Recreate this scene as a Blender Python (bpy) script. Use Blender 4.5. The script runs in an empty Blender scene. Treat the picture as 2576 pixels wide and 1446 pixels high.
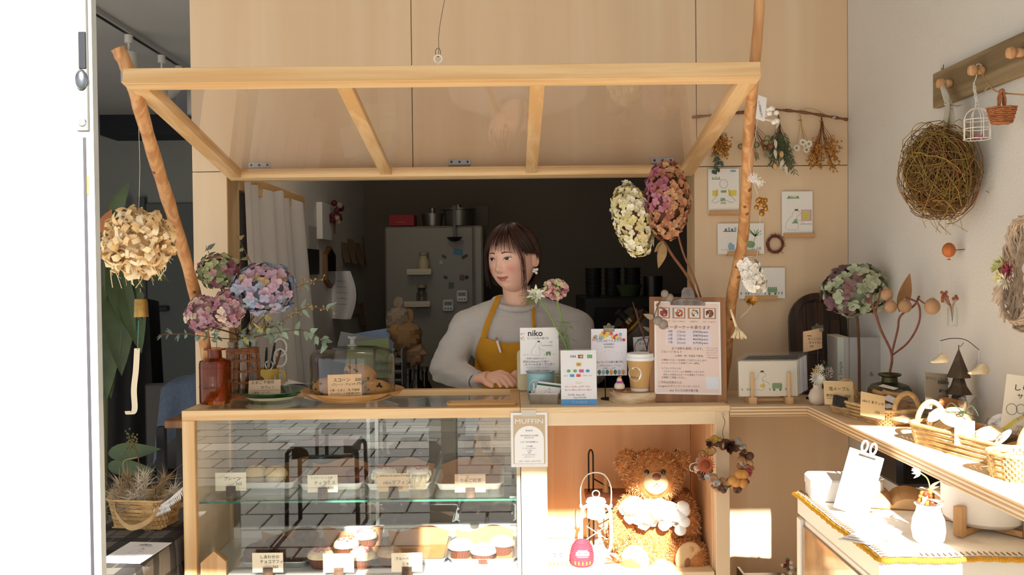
import bpy, math, random
import numpy as np
from mathutils import Matrix, Vector, Euler
from mathutils.bvhtree import BVHTree
random.seed(7)
C = bpy.context.scene.collection
SC = bpy.context.scene
PI = math.pi
# -- camera
F, CX, CY, W, H = 2225.0, 1288.0, 723.0, 2576, 1446
CAMZ = 1.385
cam_d = bpy.data.cameras.new('camera')
cam = bpy.data.objects.new('camera', cam_d); C.objects.link(cam)
cam_d.sensor_width = 36.0; cam_d.lens = 36.0 * F / W; cam_d.clip_start = 0.02
PITCH, ROLL = math.radians(1.03), math.radians(0.6)
CR = Matrix.Rotation(PI / 2 - PITCH, 3, 'X') @ Matrix.Rotation(-ROLL, 3, 'Z')
cam.rotation_euler = CR.to_euler(); cam.location = (0, 0, CAMZ)
SC.camera = cam
# -- light
wd = bpy.data.worlds.new('sky'); SC.world = wd; wd.use_nodes = True
bg = wd.node_tree.nodes['Background']
bg.inputs[0].default_value = (0.9, 0.95, 1.0, 1); bg.inputs[1].default_value = 1.2
sd = bpy.data.lights.new('sun', 'SUN'); sun = bpy.data.objects.new('sun', sd); C.objects.link(sun)
sd.energy = 25; sd.angle = math.radians(0.6); sd.color = (1.0, 0.94, 0.85)
SUN = Vector((-0.006, 1.0, -0.6)).normalized()
sun.rotation_euler = SUN.to_track_quat('-Z', 'Y').to_euler(); sun.location = (0, -3, 4)
SC.view_settings.view_transform = 'Standard'; SC.view_settings.look = 'None'
SC.view_settings.exposure = 0.0; SC.view_settings.gamma = 1.0; SC.view_settings.use_curve_mapping = False

# -- helpers
def P(px, py, Y):
    """photo pixel -> world point at depth Y"""
    d = CR @ Vector(((px - CX) / F, -(py - CY) / F, -1.0))
    t = Y / d.y
    return Vector((d.x * t, Y, CAMZ + d.z * t))
def PZ(px, py, z):
    """photo pixel -> world point on the level z"""
    d = CR @ Vector(((px - CX) / F, -(py - CY) / F, -1.0))
    t = (z - CAMZ) / d.z
    return Vector((d.x * t, d.y * t, z))
def PX(px, py, x):
    d = CR @ Vector(((px - CX) / F, -(py - CY) / F, -1.0))
    t = x / d.x
    return Vector((x, d.y * t, CAMZ + d.z * t))
def lin(h):
    if not isinstance(h, str): return tuple(h) + (1,) if len(h) == 3 else tuple(h)
    h = h.lstrip('#'); o = []
    for i in (0, 2, 4):
        c = int(h[i:i + 2], 16) / 255
        o.append(c / 12.92 if c < 0.04045 else ((c + 0.055) / 1.055) ** 2.4)
    return tuple(o) + (1,)
MC = {}
def mt(name, col, rough=0.6, metal=0.0, var=0.0, scale=12.0, bump=0.0, bscale=None, trans=0.0, ior=1.45, sss=0.0, emit=0.0,
       coat=0.0, sheen=0.0, alpha=1.0, col2=None, detail=4.0, stretch=None):
    if name in MC: return MC[name]
    m = bpy.data.materials.new(name); m.use_nodes = True; MC[name] = m
    nt = m.node_tree; b = nt.nodes['Principled BSDF']; N = nt.nodes.new; L = nt.links.new
    c = lin(col)
    b.inputs['Base Color'].default_value = c; b.inputs['Roughness'].default_value = rough
    b.inputs['Metallic'].default_value = metal; b.inputs['IOR'].default_value = ior
    b.inputs['Transmission Weight'].default_value = trans; b.inputs['Coat Weight'].default_value = coat
    b.inputs['Sheen Weight'].default_value = sheen; b.inputs['Alpha'].default_value = alpha
    if sss: b.inputs['Subsurface Weight'].default_value = sss; b.inputs['Subsurface Radius'].default_value = (0.012, 0.005, 0.003)
    if emit: b.inputs['Emission Color'].default_value = c; b.inputs['Emission Strength'].default_value = emit
    if var or bump or col2:
        tc = N('ShaderNodeTexCoord'); mp = N('ShaderNodeMapping'); L(tc.outputs['Object'], mp.inputs[0])
        if stretch: mp.inputs['Scale'].default_value = stretch
    if var or col2:
        n = N('ShaderNodeTexNoise'); n.inputs['Scale'].default_value = scale; n.inputs['Detail'].default_value = detail
        L(mp.outputs[0], n.inputs[0])
        r = N('ShaderNodeValToRGB'); L(n.outputs['Fac'], r.inputs[0])
        if col2: a, d = c, lin(col2)
        else:
            a = tuple(min(1, x * (1 - var)) for x in c[:3]) + (1,); d = tuple(min(1, x * (1 + var)) for x in c[:3]) + (1,)
        r.color_ramp.elements[0].color = a; r.color_ramp.elements[1].color = d
        r.color_ramp.elements[0].position = 0.32; r.color_ramp.elements[1].position = 0.68
        L(r.outputs[0], b.inputs['Base Color'])
    if bump:
        n2 = N('ShaderNodeTexNoise'); n2.inputs['Scale'].default_value = bscale or scale * 4; n2.inputs['Detail'].default_value = 5
        L(mp.outputs[0], n2.inputs[0])
        bp = N('ShaderNodeBump'); bp.inputs['Strength'].default_value = min(1, bump); bp.inputs['Distance'].default_value = 0.004
        L(n2.outputs['Fac'], bp.inputs['Height']); L(bp.outputs[0], b.inputs['Normal'])
    return m
def wood(name, c1, c2, axis='X', scale=1.0, rough=0.5, rings=1.0, bump=0.05, knots=False):
    """grain running along an axis of the object"""
    if name in MC: return MC[name]
    m = bpy.data.materials.new(name); m.use_nodes = True; MC[name] = m
    nt = m.node_tree; b = nt.nodes['Principled BSDF']; N = nt.nodes.new; L = nt.links.new
    b.inputs['Roughness'].default_value = rough
    tc = N('ShaderNodeTexCoord'); mp = N('ShaderNodeMapping'); L(tc.outputs['Object'], mp.inputs[0])
    s = {'X': (0.7, 14, 14), 'Y': (14, 0.7, 14), 'Z': (14, 14, 0.7)}[axis]
    mp.inputs['Scale'].default_value = tuple(q * scale for q in s)
    n = N('ShaderNodeTexNoise'); n.inputs['Scale'].default_value = 1.3; n.inputs['Detail'].default_value = 6; n.inputs['Distortion'].default_value = 0.5
    L(mp.outputs[0], n.inputs[0])
    mul = N('ShaderNodeMath'); mul.operation = 'MULTIPLY'; mul.inputs[1].default_value = 5.0 * rings; L(n.outputs['Fac'], mul.inputs[0])
    fr = N('ShaderNodeMath'); fr.operation = 'PINGPONG'; fr.inputs[1].default_value = 1.0; L(mul.outputs[0], fr.inputs[0])
    n2 = N('ShaderNodeTexNoise'); n2.inputs['Scale'].default_value = 9; n2.inputs['Detail'].default_value = 3; L(mp.outputs[0], n2.inputs[0])
    ad = N('ShaderNodeMath'); ad.operation = 'MULTIPLY_ADD'; ad.inputs[1].default_value = 0.35; L(n2.outputs['Fac'], ad.inputs[0]); L(fr.outputs[0], ad.inputs[2])
    r = N('ShaderNodeValToRGB'); L(ad.outputs[0], r.inputs[0])
    r.color_ramp.elements[0].color = lin(c1); r.color_ramp.elements[1].color = lin(c2); r.color_ramp.elements[0].position = 0.15; r.color_ramp.elements[1].position = 1.0
    L(r.outputs[0], b.inputs['Base Color'])
    if bump:
        bp = N('ShaderNodeBump'); bp.inputs['Strength'].default_value = bump; bp.inputs['Distance'].default_value = 0.002
        L(n2.outputs['Fac'], bp.inputs['Height']); L(bp.outputs[0], b.inputs['Normal'])
    return m
def pane(name, tint=(1, 1, 1), ior=1.5, rough=0.0, gain=1.0):
    """thin clear sheet: fresnel reflection over plain transparency"""
    if name in MC: return MC[name]
    m = bpy.data.materials.new(name); m.use_nodes = True; MC[name] = m
    nt = m.node_tree; nt.nodes.remove(nt.nodes['Principled BSDF']); N = nt.nodes.new; L = nt.links.new
    out = nt.nodes['Material Output']; t = N('ShaderNodeBsdfTransparent'); g = N('ShaderNodeBsdfGlossy')
    t.inputs[0].default_value = tuple(tint) + (1,); g.inputs['Roughness'].default_value = rough
    f = N('ShaderNodeLayerWeight'); f.inputs[0].default_value = 0.5; x = N('ShaderNodeMixShader')
    pw = N('ShaderNodeMath'); pw.operation = 'POWER'; pw.inputs[1].default_value = 4.5; L(f.outputs['Facing'], pw.inputs[0])
    mu = N('ShaderNodeMath'); mu.operation = 'MULTIPLY_ADD'; mu.inputs[1].default_value = 0.9 * gain; mu.use_clamp = True
    mu.inputs[2].default_value = gain * ((ior - 1) / (ior + 1)) ** 2
    L(pw.outputs[0], mu.inputs[0]); L(mu.outputs[0], x.inputs[0]); L(t.outputs[0], x.inputs[1]); L(g.outputs[0], x.inputs[2]); L(x.outputs[0], out.inputs[0])
    return m
def rotm(a=(0, 0, 0)): return Euler(a).to_matrix().to_4x4()
def frame_to(d, up=None):
    """matrix whose Z axis points along d"""
    d = Vector(d).normalized(); u = Vector(up) if up else (Vector((0, 0, 1)) if abs(d.z) < 0.95 else Vector((1, 0, 0)))
    x = u.cross(d).normalized(); y = d.cross(x)
    return Matrix((x, y, d)).transposed()
class G:
    """collects shapes that become ONE mesh object"""
    def __init__(s): s.v = []; s.f = []; s.m = []; s.T = None
    def add(s, vs, fs, m=0):
        o = len(s.v)
        s.v.extend([tuple(s.T @ Vector(p)) for p in vs] if s.T is not None else [tuple(p) for p in vs])
        for f in fs: s.f.append(tuple(i + o for i in f)); s.m.append(m)
        return s
    def box(s, x0, x1, y0, y1, z0, z1, m=0, b=0.0, R=None, c=None):
        hx, hy, hz = abs(x1 - x0) / 2, abs(y1 - y0) / 2, abs(z1 - z0) / 2
        cc = Vector(((x0 + x1) / 2, (y0 + y1) / 2, (z0 + z1) / 2)) if c is None else Vector(c)
        b = min(b, hx * .9, hy * .9, hz * .9)
        vs = []; id = {}
        for sx in (-1, 1):
            for sy in (-1, 1):
                for sz in (-1, 1):
                    if b > 0:
                        for k in range(3):
                            q = [sx * (hx - b), sy * (hy - b), sz * (hz - b)]; q[k] += (sx, sy, sz)[k] * b
                            id[(sx, sy, sz, k)] = len(vs); vs.append(Vector(q))
                    else:
                        for k in range(3): id[(sx, sy, sz, k)] = len(vs)
                        vs.append(Vector((sx * hx, sy * hy, sz * hz)))
        if R is not None: vs = [R @ q for q in vs]
        vs = [q + cc for q in vs]
        fs = []
        def face(q): fs.append(q)
        for k in range(3):
            i, j = (k + 1) % 3, (k + 2) % 3
            for sg in (-1, 1):
                l = []
                for a, e in ((-1, -1), (1, -1), (1, 1), (-1, 1)):
                    t = [0, 0, 0]; t[k] = sg; t[i] = a; t[j] = e; l.append(id[tuple(t) + (k,)])
                face(tuple(l if sg > 0 else l[::-1]))
        if b > 0:
            for k in range(3):
                i, j = (k + 1) % 3, (k + 2) % 3
                for a in (-1, 1):
                    for e in (-1, 1):
                        t0 = [0, 0, 0]; t0[i] = a; t0[j] = e; t1 = t0[:]; t0[k] = -1; t1[k] = 1
                        q = (id[tuple(t0) + (i,)], id[tuple(t1) + (i,)], id[tuple(t1) + (j,)], id[tuple(t0) + (j,)])
                        face(q if a * e > 0 else q[::-1])
            for sx in (-1, 1):
                for sy in (-1, 1):
                    for sz in (-1, 1):
                        q = tuple(id[(sx, sy, sz, k)] for k in range(3)); face(q if sx * sy * sz > 0 else q[::-1])
        return s.add(vs, fs, m)
    def bar(s, p, q, w, h, m=0, b=0.0, up=None):
        """box from p to q; w across, h along up"""
        p, q = Vector(p), Vector(q); R = frame_to(q - p, up); L = (q - p).length
        # frame_to: x = up x d, y = d x x  (y along up)
        return s.box(-w / 2, w / 2, -h / 2, h / 2, -L / 2, L / 2, m, b, R=R, c=(p + q) / 2)
    def tube(s, path, r, seg=6, m=0, closed=False, cap=True, flat=None):
        P_ = [Vector(p) for p in path]; n = len(P_)
        rs = r if isinstance(r, (list, tuple)) else [r] * n
        vs = []; fs = []; prev = None
        for i in range(n):
            if closed: d = P_[(i + 1) % n] - P_[i - 1]
            else: d = P_[min(i + 1, n - 1)] - P_[max(i - 1, 0)]
            if d.length < 1e-9: d = Vector((0, 0, 1))
            d.normalize()
            if prev is None: R = frame_to(d); x = R.col[0].copy()
            else:
                x = prev - d * prev.dot(d)
                if x.length < 1e-6: x = frame_to(d).col[0].copy()
                x.normalize()
            prev = x; y = d.cross(x)
            for k in range(seg):
                a = 2 * PI * k / seg
                vs.append(P_[i] + (x * math.cos(a) + y * math.sin(a) * (flat or 1)) * rs[i])
        for i in range(n if closed else n - 1):
            j = (i + 1) % n
            for k in range(seg):
                k2 = (k + 1) % seg
                fs.append((i * seg + k, i * seg + k2, j * seg + k2, j * seg + k))
        if cap and not closed:
            fs.append(tuple(range(seg - 1, -1, -1))); fs.append(tuple((n - 1) * seg + k for k in range(seg)))
        return s.add(vs, fs, m)
    def lathe(s, prof, seg=32, m=0, c=(0, 0, 0), R=None, a0=0.0, sx=1.0, sy=1.0):
        c = Vector(c); vs = []; fs = []; n = len(prof)
        for i, (r, z) in enumerate(prof):
            for k in range(seg):
                a = a0 + 2 * PI * k / seg
                q = Vector((max(r, 1e-5) * math.cos(a) * sx, max(r, 1e-5) * math.sin(a) * sy, z))
                vs.append((R @ q if R is not None else q) + c)
        for i in range(n - 1):
            for k in range(seg):
                k2 = (k + 1) % seg
                fs.append((i * seg + k, i * seg + k2, (i + 1) * seg + k2, (i + 1) * seg + k))
        return s.add(vs, fs, m)
    def ell(s, c, rx, ry=None, rz=None, seg=16, rings=10, m=0, R=None, fn=None):
        ry = rx if ry is None else ry; rz = rx if rz is None else rz
        prof = [(math.sin(PI * i / rings), -math.cos(PI * i / rings)) for i in range(rings + 1)]
        vs = []; fs = []; c = Vector(c)
        for (r, z) in prof:
            for k in range(seg):
                a = 2 * PI * k / seg; q = Vector((max(r, 1e-4) * math.cos(a), max(r, 1e-4) * math.sin(a), z))
                if fn: q = q * fn(q)
                q = Vector((q.x * rx, q.y * ry, q.z * rz)); vs.append((R @ q if R is not None else q) + c)
        for i in range(rings):
            for k in range(seg):
                k2 = (k + 1) % seg; fs.append((i * seg + k, i * seg + k2, (i + 1) * seg + k2, (i + 1) * seg + k))
        return s.add(vs, fs, m)
    def prism(s, poly, y0, y1, m=0, R=None, c=(0, 0, 0)):
        """outline in XZ (counter-clockwise seen from -Y), thick along Y"""
        n = len(poly); c = Vector(c)
        vs = [Vector((x, y0, z)) for x, z in poly] + [Vector((x, y1, z)) for x, z in poly]
        vs = [(R @ q if R is not None else q) + c for q in vs]
        fs = [tuple(range(n)), tuple(range(2 * n - 1, n - 1, -1))]
        for i in range(n): j = (i + 1) % n; fs.append((i, n + i, n + j, j))
        return s.add(vs, fs, m)
    def sheet(s, fn, nu, nv, m=0, closed_u=False):
        vs = [fn(i / nu, j / nv) for j in range(nv + 1) for i in range(nu + 1)]
        fs = [(j * (nu + 1) + i, j * (nu + 1) + i + 1, (j + 1) * (nu + 1) + i + 1, (j + 1) * (nu + 1) + i) for j in range(nv) for i in range(nu)]
        return s.add(vs, fs, m)
    def leaf(s, base, d, nrm, L, w, m=0, curl=0.2, n=4, tip=1.0, rnd=False):
        """pointed leaf with a folded midrib, thin but two-sided"""
        d = Vector(d).normalized(); nrm = Vector(nrm); nrm = (nrm - d * nrm.dot(d))
        if nrm.length < 1e-6: nrm = frame_to(d).col[0].copy()
        nrm.normalize(); sd_ = d.cross(nrm); base = Vector(base); vs = []; fs = []
        for i in range(n + 1):
            t = i / n; ww = w / 2 * math.sin(PI * (t ** (0.75 * tip)) * 0.97 + 0.03) if i < n else 0.0005
            if rnd: ww = w / 2 * math.sqrt(max(0.03, 1 - ((t - .56) / .52) ** 2))
            cpt = base + d * (L * t) + nrm * (-curl * L * t * t)
            vs += [cpt - sd_ * ww + nrm * ww * 0.35, cpt, cpt + sd_ * ww + nrm * ww * 0.35]
        for i in range(n):
            o = i * 3; fs += [(o, o + 1, o + 4, o + 3), (o + 1, o + 2, o + 5, o + 4)]
        return s.add(vs, fs, m)
    def join(s, g2, M=None, m=0):
        o = len(s.v); s.v.extend([tuple(M @ Vector(p)) for p in g2.v] if M is not None else g2.v)
        for f, mi in zip(g2.f, g2.m): s.f.append(tuple(i + o for i in f)); s.m.append(mi + m)
        return s
    def mesh(s, name, mats, smooth=0.6):
        me = bpy.data.meshes.new(name); me.from_pydata(s.v, [], s.f)
        for q in (mats if isinstance(mats, (list, tuple)) else [mats]): me.materials.append(q)
        if len(me.materials) > 1: me.polygons.foreach_set('material_index', np.array(s.m, dtype=np.int32))
        me.update()
        if smooth:
            me.shade_smooth()
            if smooth < 3: me.set_sharp_from_angle(angle=smooth)
        return me
    def build(s, name, mats, parent=None, smooth=0.6, loc=None, rot=None, w=False):
        if w and parent is not None:
            I = WM[parent.name].inverted(); s.v = [tuple(I @ Vector(p)) for p in s.v]
        return link(name, s.mesh(name, mats, smooth), parent, loc, rot)
WM = {}
def link(name, me, parent=None, loc=None, rot=None):
    o = bpy.data.objects.new(name, me); C.objects.link(o)
    if loc is not None: o.location = loc
    if rot is not None: o.rotation_euler = rot
    M = Matrix.Translation(loc or (0, 0, 0)) @ rotm(rot or (0, 0, 0))
    if parent is not None: o.parent = parent; M = WM[parent.name] @ M
    WM[o.name] = M
    return o
def tag(o, label, cat, group=None, kind=None):
    if label: o['label'] = label
    if cat: o['category'] = cat
    if group: o['group'] = group
    if kind: o['kind'] = kind
    return o
def thing(name, label, cat, loc=(0, 0, 0), rot=(0, 0, 0), group=None, kind=None):
    o = bpy.data.objects.new(name, None); C.objects.link(o); o.empty_display_size = 0.05
    o.location = loc; o.rotation_euler = rot; WM[o.name] = Matrix.Translation(Vector(loc)) @ rotm(rot)
    return tag(o, label, cat, group, kind)
def struct(o): o['kind'] = 'structure'; return o
def copy_tree(o, loc=None, rot=None, parent=None, label=None):
    c = o.copy(); C.objects.link(c); c.parent = parent
    if loc is not None: c.location = loc
    if rot is not None: c.rotation_euler = rot
    if label: c['label'] = label
    for ch in [x for x in bpy.data.objects if x.parent == o]: copy_tree(ch, parent=c)
    return c
def rj(a): return random.uniform(-a, a)
def lerp(a, b, t): return a + (b - a) * t
def spline(pts, n=8):
    """catmull-rom through points"""
    p = [Vector(q) for q in pts]; p = [p[0] * 2 - p[1]] + p + [p[-1] * 2 - p[-2]]; o = []
    for i in range(1, len(p) - 2):
        for k in range(n):
            t = k / n; a, b, c, d = p[i - 1], p[i], p[i + 1], p[i + 2]
            o.append(0.5 * ((2 * b) + (c - a) * t + (2 * a - 5 * b + 4 * c - d) * t * t + (3 * b - a - 3 * c + d) * t ** 3))
    o.append(p[-2].copy()); return o
TXC = bpy.data.curves.new('lettering', 'FONT'); TXO = bpy.data.objects.new('lettering_source', TXC); TXC.resolution_u = 2
def txt(g, body, x, z, size, m=0, align='LEFT', w=None, bold=0.0, y=-0.0006, rot=0.0, shear=0.0):
    """flat print laid on the XZ plane of a card that faces -Y"""
    TXC.body = body; TXC.size = size; TXC.align_x = align; TXC.offset = bold * size; TXC.shear = shear
    me = bpy.data.meshes.new_from_object(TXO); k = 1.0
    vs = [v.co.copy() for v in me.vertices]; fs = [tuple(p.vertices) for p in me.polygons]; bpy.data.meshes.remove(me)
    if not vs: return
    if w:
        cur = max(v.x for v in vs) - min(v.x for v in vs); k = w / max(cur, 1e-6)
    cr, sr = math.cos(rot), math.sin(rot)
    g.add([(x + v.x * k * cr - v.y * sr, y, z + v.x * k * sr + v.y * cr) for v in vs], fs, m)
def ln(g, pts, wd, m=0, y=-0.0006, closed=False):
    """flat drawn line on the XZ plane"""
    pts = [Vector((a, 0, b)) for a, b in pts]; n = len(pts); vs = []; fs = []
    for i in range(n):
        d = (pts[(i + 1) % n] - pts[i - 1]) if closed else (pts[min(i + 1, n - 1)] - pts[max(i - 1, 0)])
        d.normalize(); q = Vector((-d.z, 0, d.x)) * wd / 2
        vs += [pts[i] + q + Vector((0, y, 0)), pts[i] - q + Vector((0, y, 0))]
    for i in range(n if closed else n - 1):
        j = (i + 1) % n; fs.append((2 * i, 2 * i + 1, 2 * j + 1, 2 * j))
    g.add(vs, fs, m)
def disc(g, x, z, rx, rz=None, m=0, y=-0.0006, n=20, ring=None):
    rz = rx if rz is None else rz; pts = [(x + rx * math.cos(2 * PI * k / n), z + rz * math.sin(2 * PI * k / n)) for k in range(n)]
    if ring: ln(g, pts, ring, m, y, True)
    else: g.add([(a, y, b) for a, b in pts], [tuple(range(n))], m)
def rect(g, x0, x1, z0, z1, m=0, y=-0.0006): g.add([(x0, y, z0), (x1, y, z0), (x1, y, z1), (x0, y, z1)], [(0, 1, 2, 3)], m)
# -- materials of the place
PLY = wood('birch plywood', 'ead2b0', 'e2c5a0', 'Z', 0.4, 0.55, 0.6, 0.02)
PLYX = wood('birch plywood across', 'edd5b2', 'e2c298', 'X', 0.55, 0.55, 0.8, 0.03)
PLYEDGE = wood('plywood edge', 'e2c79a', 'b98f5c', 'X', 1.2, 0.6, 1.5)
PINE = wood('pine', 'efcd9b', 'dfb27a', 'X', 1.0, 0.45, 1.4)
PINEZ = wood('pine upright', 'efcd9b', 'dfb27a', 'Z', 1.0, 0.45, 1.4)
PINEY = wood('pine deep', 'efcd9b', 'dfb27a', 'Y', 1.0, 0.45, 1.4)
LAUAN = wood('lauan panel', 'e6bd90', 'd8a878', 'Z', 0.6, 0.5, 1.0)
DARKWOOD = wood('dark wood', '4a2f1f', '2a1910', 'Z', 1.0, 0.45, 1.5)
MIDWOOD = wood('brown board', 'a9774a', '8a5c36', 'Z', 0.9, 0.5, 1.2)
LTWOOD = wood('light wood block', 'dcb383', 'c99b67', 'X', 1.5, 0.55, 1.2)
LTWOODZ = wood('light wood block upright', 'dcb383', 'c99b67', 'Z', 1.5, 0.55, 1.2)
POLE = wood('peeled branch', 'd9a670', 'bb814e', 'Z', 1.2, 0.45, 1.6, 0.2)
PLASTER = mt('white plaster', 'ddd9d1', 0.8, var=0.03, scale=3, bump=0.35, bscale=130)
GREYWALL = mt('grey hall paint', '8a8b86', 0.8, var=0.04, scale=2)
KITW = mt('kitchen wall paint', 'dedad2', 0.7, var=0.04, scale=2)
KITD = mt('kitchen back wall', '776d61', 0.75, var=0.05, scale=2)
CEIL = mt('grey ceiling', 'aeaba6', 0.85, var=0.03, scale=3)
BLACK = mt('black', '141414', 0.5)
MATBLK = mt('matt black', '181817', 0.8)
NAVY = mt('dark navy panel', '12161f', 0.6)
WHITE = mt('white paint', 'f2f0ec', 0.5)
PAPER = mt('white paper', 'f3f1f1', 0.7)
KRAFT = mt('kraft paper', 'd8b58c', 0.75, var=0.04, scale=30)
CREAMP = mt('cream paper', 'ecdfc4', 0.75)
ALU = mt('aluminium', 'a5a5a2', 0.35, 0.85, var=0.08, scale=25)
STEEL = mt('steel', 'b8b9ba', 0.25, 1.0)
DKSTEEL = mt('dark steel', '4a4744', 0.35, 0.9)
CHROME = mt('chrome', 'e0e0e0', 0.12, 1.0)
BRASS = mt('aged brass', 'b08a4a', 0.4, 0.9, var=0.25, scale=40)
GOLD = mt('gold paint', 'b5823c', 0.35, 0.8)
GLASS = pane('clear glass', (0.97, 0.99, 0.98))
CASEG = pane('case glass', (0.97, 0.985, 0.98), 1.58)
AWNG = pane('awning sheet', (0.99, 0.965, 0.955), gain=0.9)
PLASTIC = pane('clear plastic bag', (0.96, 0.96, 0.96), 1.45, 0.18)
GREENEDGE = mt('glass edge', '4f9c86', 0.15, trans=0.6)
INK = mt('black ink', '262320', 0.7)
GREYINK = mt('grey ink', '6d6a6c', 0.7)
PENCIL = mt('pencil line', '8d8d92', 0.8)
STRING = mt('jute string', 'b08c5c', 0.9)
THREAD = mt('clear thread', 'd8d2c4', 0.6)
WIRE = mt('wire', '6a5c4c', 0.5, 0.5)
CONC = mt('concrete', '807d78', 0.85, var=0.08, scale=4, bump=0.2)
PAVE = mt('paver', '8f8c86', 0.85, var=0.1, scale=9, bump=0.2)
PAVEW = mt('pale paver', 'c9c0b4', 0.85, var=0.06, scale=9, bump=0.2)
# -- shell
XW, YW = 1.085, 2.85            # right wall, plywood face
XL = P(484, 500, YW).x
CT = 1.0                        # counter top
g = G().box(-3.6, 3, 0.9, 7.2, -0.05, 0.0); struct(g.build('floor', mt('shop floor', '8d8880', 0.6, var=0.05), smooth=0))
# street outside, behind the camera
pv = struct(G().box(-9, 9, -14, 0.9, -0.07, -0.021).build('pavement', CONC, smooth=0))
pm = G().box(-.149, .149, -.149, .149, -0.02, 0.0, 0, 0.006).mesh('paver', PAVE, 0)
pm2 = G().box(-.149, .149, -.149, .149, -0.02, 0.0, 0, 0.006).mesh('paver', PAVEW, 0)
for i in range(-9, 3):
    for j in range(0, 14):
        y = 0.72 - j * 0.31
        link('paver', pm2 if j in (9,) else pm, pv, (i * 0.31 + (0.15 if j % 2 else 0), y, 0))
g = G().box(-3.6, 3, -0.5, 7.2, 2.6, 2.75); struct(g.build('ceiling', CEIL, smooth=0))
struct(G().box(-3.6, -0.52, -0.5, -0.42, 2.33, 2.6).build('added_shade_board', WHITE, smooth=0))  # unseen board added to shade the left part of the case
struct(G().box(0.48, 0.695, -0.46, -0.24, 0, 2.6, 0, .006).build('added_shade_column', mt('added shade column', '9a9890', .5), smooth=0))  # unseen column added to throw shade on the cubby post and bear
struct(G().box(0.985, XW + .12, 1.0, 1.3995, 0, 2.6).build('added_shade_pier', PLASTER, smooth=0))  # unseen pier added to keep sun off the wall side of the shelf
wf = struct(thing('wall_front', None, None, (0, YW, 0)))
xs1, xs2 = P(1036, 200, YW).x, P(1752, 250, YW).x
xo0, xo1 = P(575, 700, YW).x, P(1748, 700, YW).x
zs = P(520, 432, YW).z; zt = zs - 0.02; g3 = 0.0012
def panel(x0, x1, z0, z1):
    G().box(x0 + g3, x1 - g3, 0, 0.02, z0 + g3, z1 - g3, 0, 0.0008).build('panel', PLY, wf, 0)
panel(XL, xs1, zs, 2.6); panel(xs1, xs2, zs, 2.6); panel(xs2, XW, zs, 2.6)
panel(XL, xo0, 0, zs); panel(xo1, XW, 0, zs); panel(xo0, xo1, 0.0, 0.5)
G().box(XL + .002, xo0 - .02, .021, .12, 0, 2.6).box(xo1 + .02, XW, .021, .12, 0, 2.6).box(xo0 - .02, xo1 + .02, .021, .12, zs + .02, 2.6).build('core', PLY, wf, 0)
for (a, b) in ((xo0 - .02, xo0), (xo1, xo1 + .02)):
    G().box(a, b, .002, .125, CT - .02, zt, 0, .001).build('jamb', wood('jamb ply', 'd9bd94', 'c9a878', 'Z', .6), wf, 0)
G().box(xo0, xo1, .002, .125, zt, zt + .02, 0, .001).build('head', PLYX, wf, 0)
struct(G().box(XW, XW + .12, 1.4, 2.97, 0, 2.6).build('wall_right', PLASTER, smooth=0))
struct(G().box(XW, 2.3, 2.87, 2.97, 0, 2.6).build('wall_kitchen_front', KITW, smooth=0))
XP = -0.95
struct(G().box(XP - .08, XP, 2.97, 5.7, 0, 2.6).build('wall_partition', KITW, smooth=0))
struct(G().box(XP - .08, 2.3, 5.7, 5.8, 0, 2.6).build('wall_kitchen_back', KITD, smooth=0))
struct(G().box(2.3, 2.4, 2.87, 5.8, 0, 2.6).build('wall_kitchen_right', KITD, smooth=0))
struct(G().box(-3.6, XP - .08, 7.0, 7.1, 0, 2.6).build('wall_back', GREYWALL, smooth=0))
struct(G().box(-3.7, -3.6, 3.4, 7.1, 0, 2.6).build('wall_left', GREYWALL, smooth=0))
# far hall: steel-clad soffit, pipe, door leaf outline
q0, q1 = P(288, 297, 6.95), P(500, 350, 6.95)
struct(G().box(q0.x, q1.x + .6, 6.7, 7.0, q1.z, q0.z).build('trim_1', NAVY, smooth=0))
dr = struct(thing('door_2', None, None, (0, 6.96, 0)))
a, b = P(366, 600, 6.95).x, P(700, 600, 6.95).x
G().box(a, b, 0, .03, 0, 1.95, 0, .004).build('leaf', mt('hall door', '5c5f5c', .6), dr, 0)
G().box(a - .05, a, -.02, .03, 0, 2.0).build('frame', mt('hall door frame', '4c4e4c', .6), dr, 0)
hp = P(412, 776, 6.95); G().box(hp.x - .04, hp.x + .04, -.05, 0, hp.z - .02, hp.z + .02, 0, .005).build('handle', BLACK, dr)
p = P(311, 300, 6.9); tag(G().tube([(p.x, 6.9, 2.0), (p.x, 6.9, .2)], .018, 8).build('wall_pipe', mt('grey pipe', '6f6e6a', .4)), 'grey vertical pipe on the far hall wall', 'pipe')
# -- street door on the left
YD = 0.6
x0 = P(203, 723, YD).x; x1 = P(246, 723, YD).x
dd = struct(thing('door_1', None, None, (0, YD, 0)))
G().box(x0 - .13, x0 - .0005, -.002, .03, 0, 2.45, 0, .004).build('leaf', WHITE, dd, 0)
dm = mt('door metal', 'b9bab5', .55, .3, var=.1, scale=14)
G().box(x0 + .0005, x1, -.004, .007, 0, 2.45, 0, .002).build('stile', dm, dd, 0)
zpl = P(215, 333, YD).z
G().box(x0 + .0015, x1 - .0015, -.0055, -.004, zpl, zpl + .3, 0, .001).build('lock_plate', mt('lock plate metal', '77766f', .5, .7, var=.1, scale=30), dd, 0)
pl = [P(207, y, YD) for y in (0, 75)]; zc = P(215, 205, YD)
G().box(zc.x - .0015, zc.x + .0035, -.0062, -.0054, P(0, 180, YD).z, P(0, 88, YD).z, 0, .0004).build('lock_slot', mt('lock slot', '24262c', .4, .6), dd, 0)
G().ell((zc.x, -.006, zc.z), .0045, .003, .007, 14, 8).build('lock_cylinder', mt('lock cylinder', '6f757c', .3, .9, var=.3, scale=120), dd)
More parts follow.
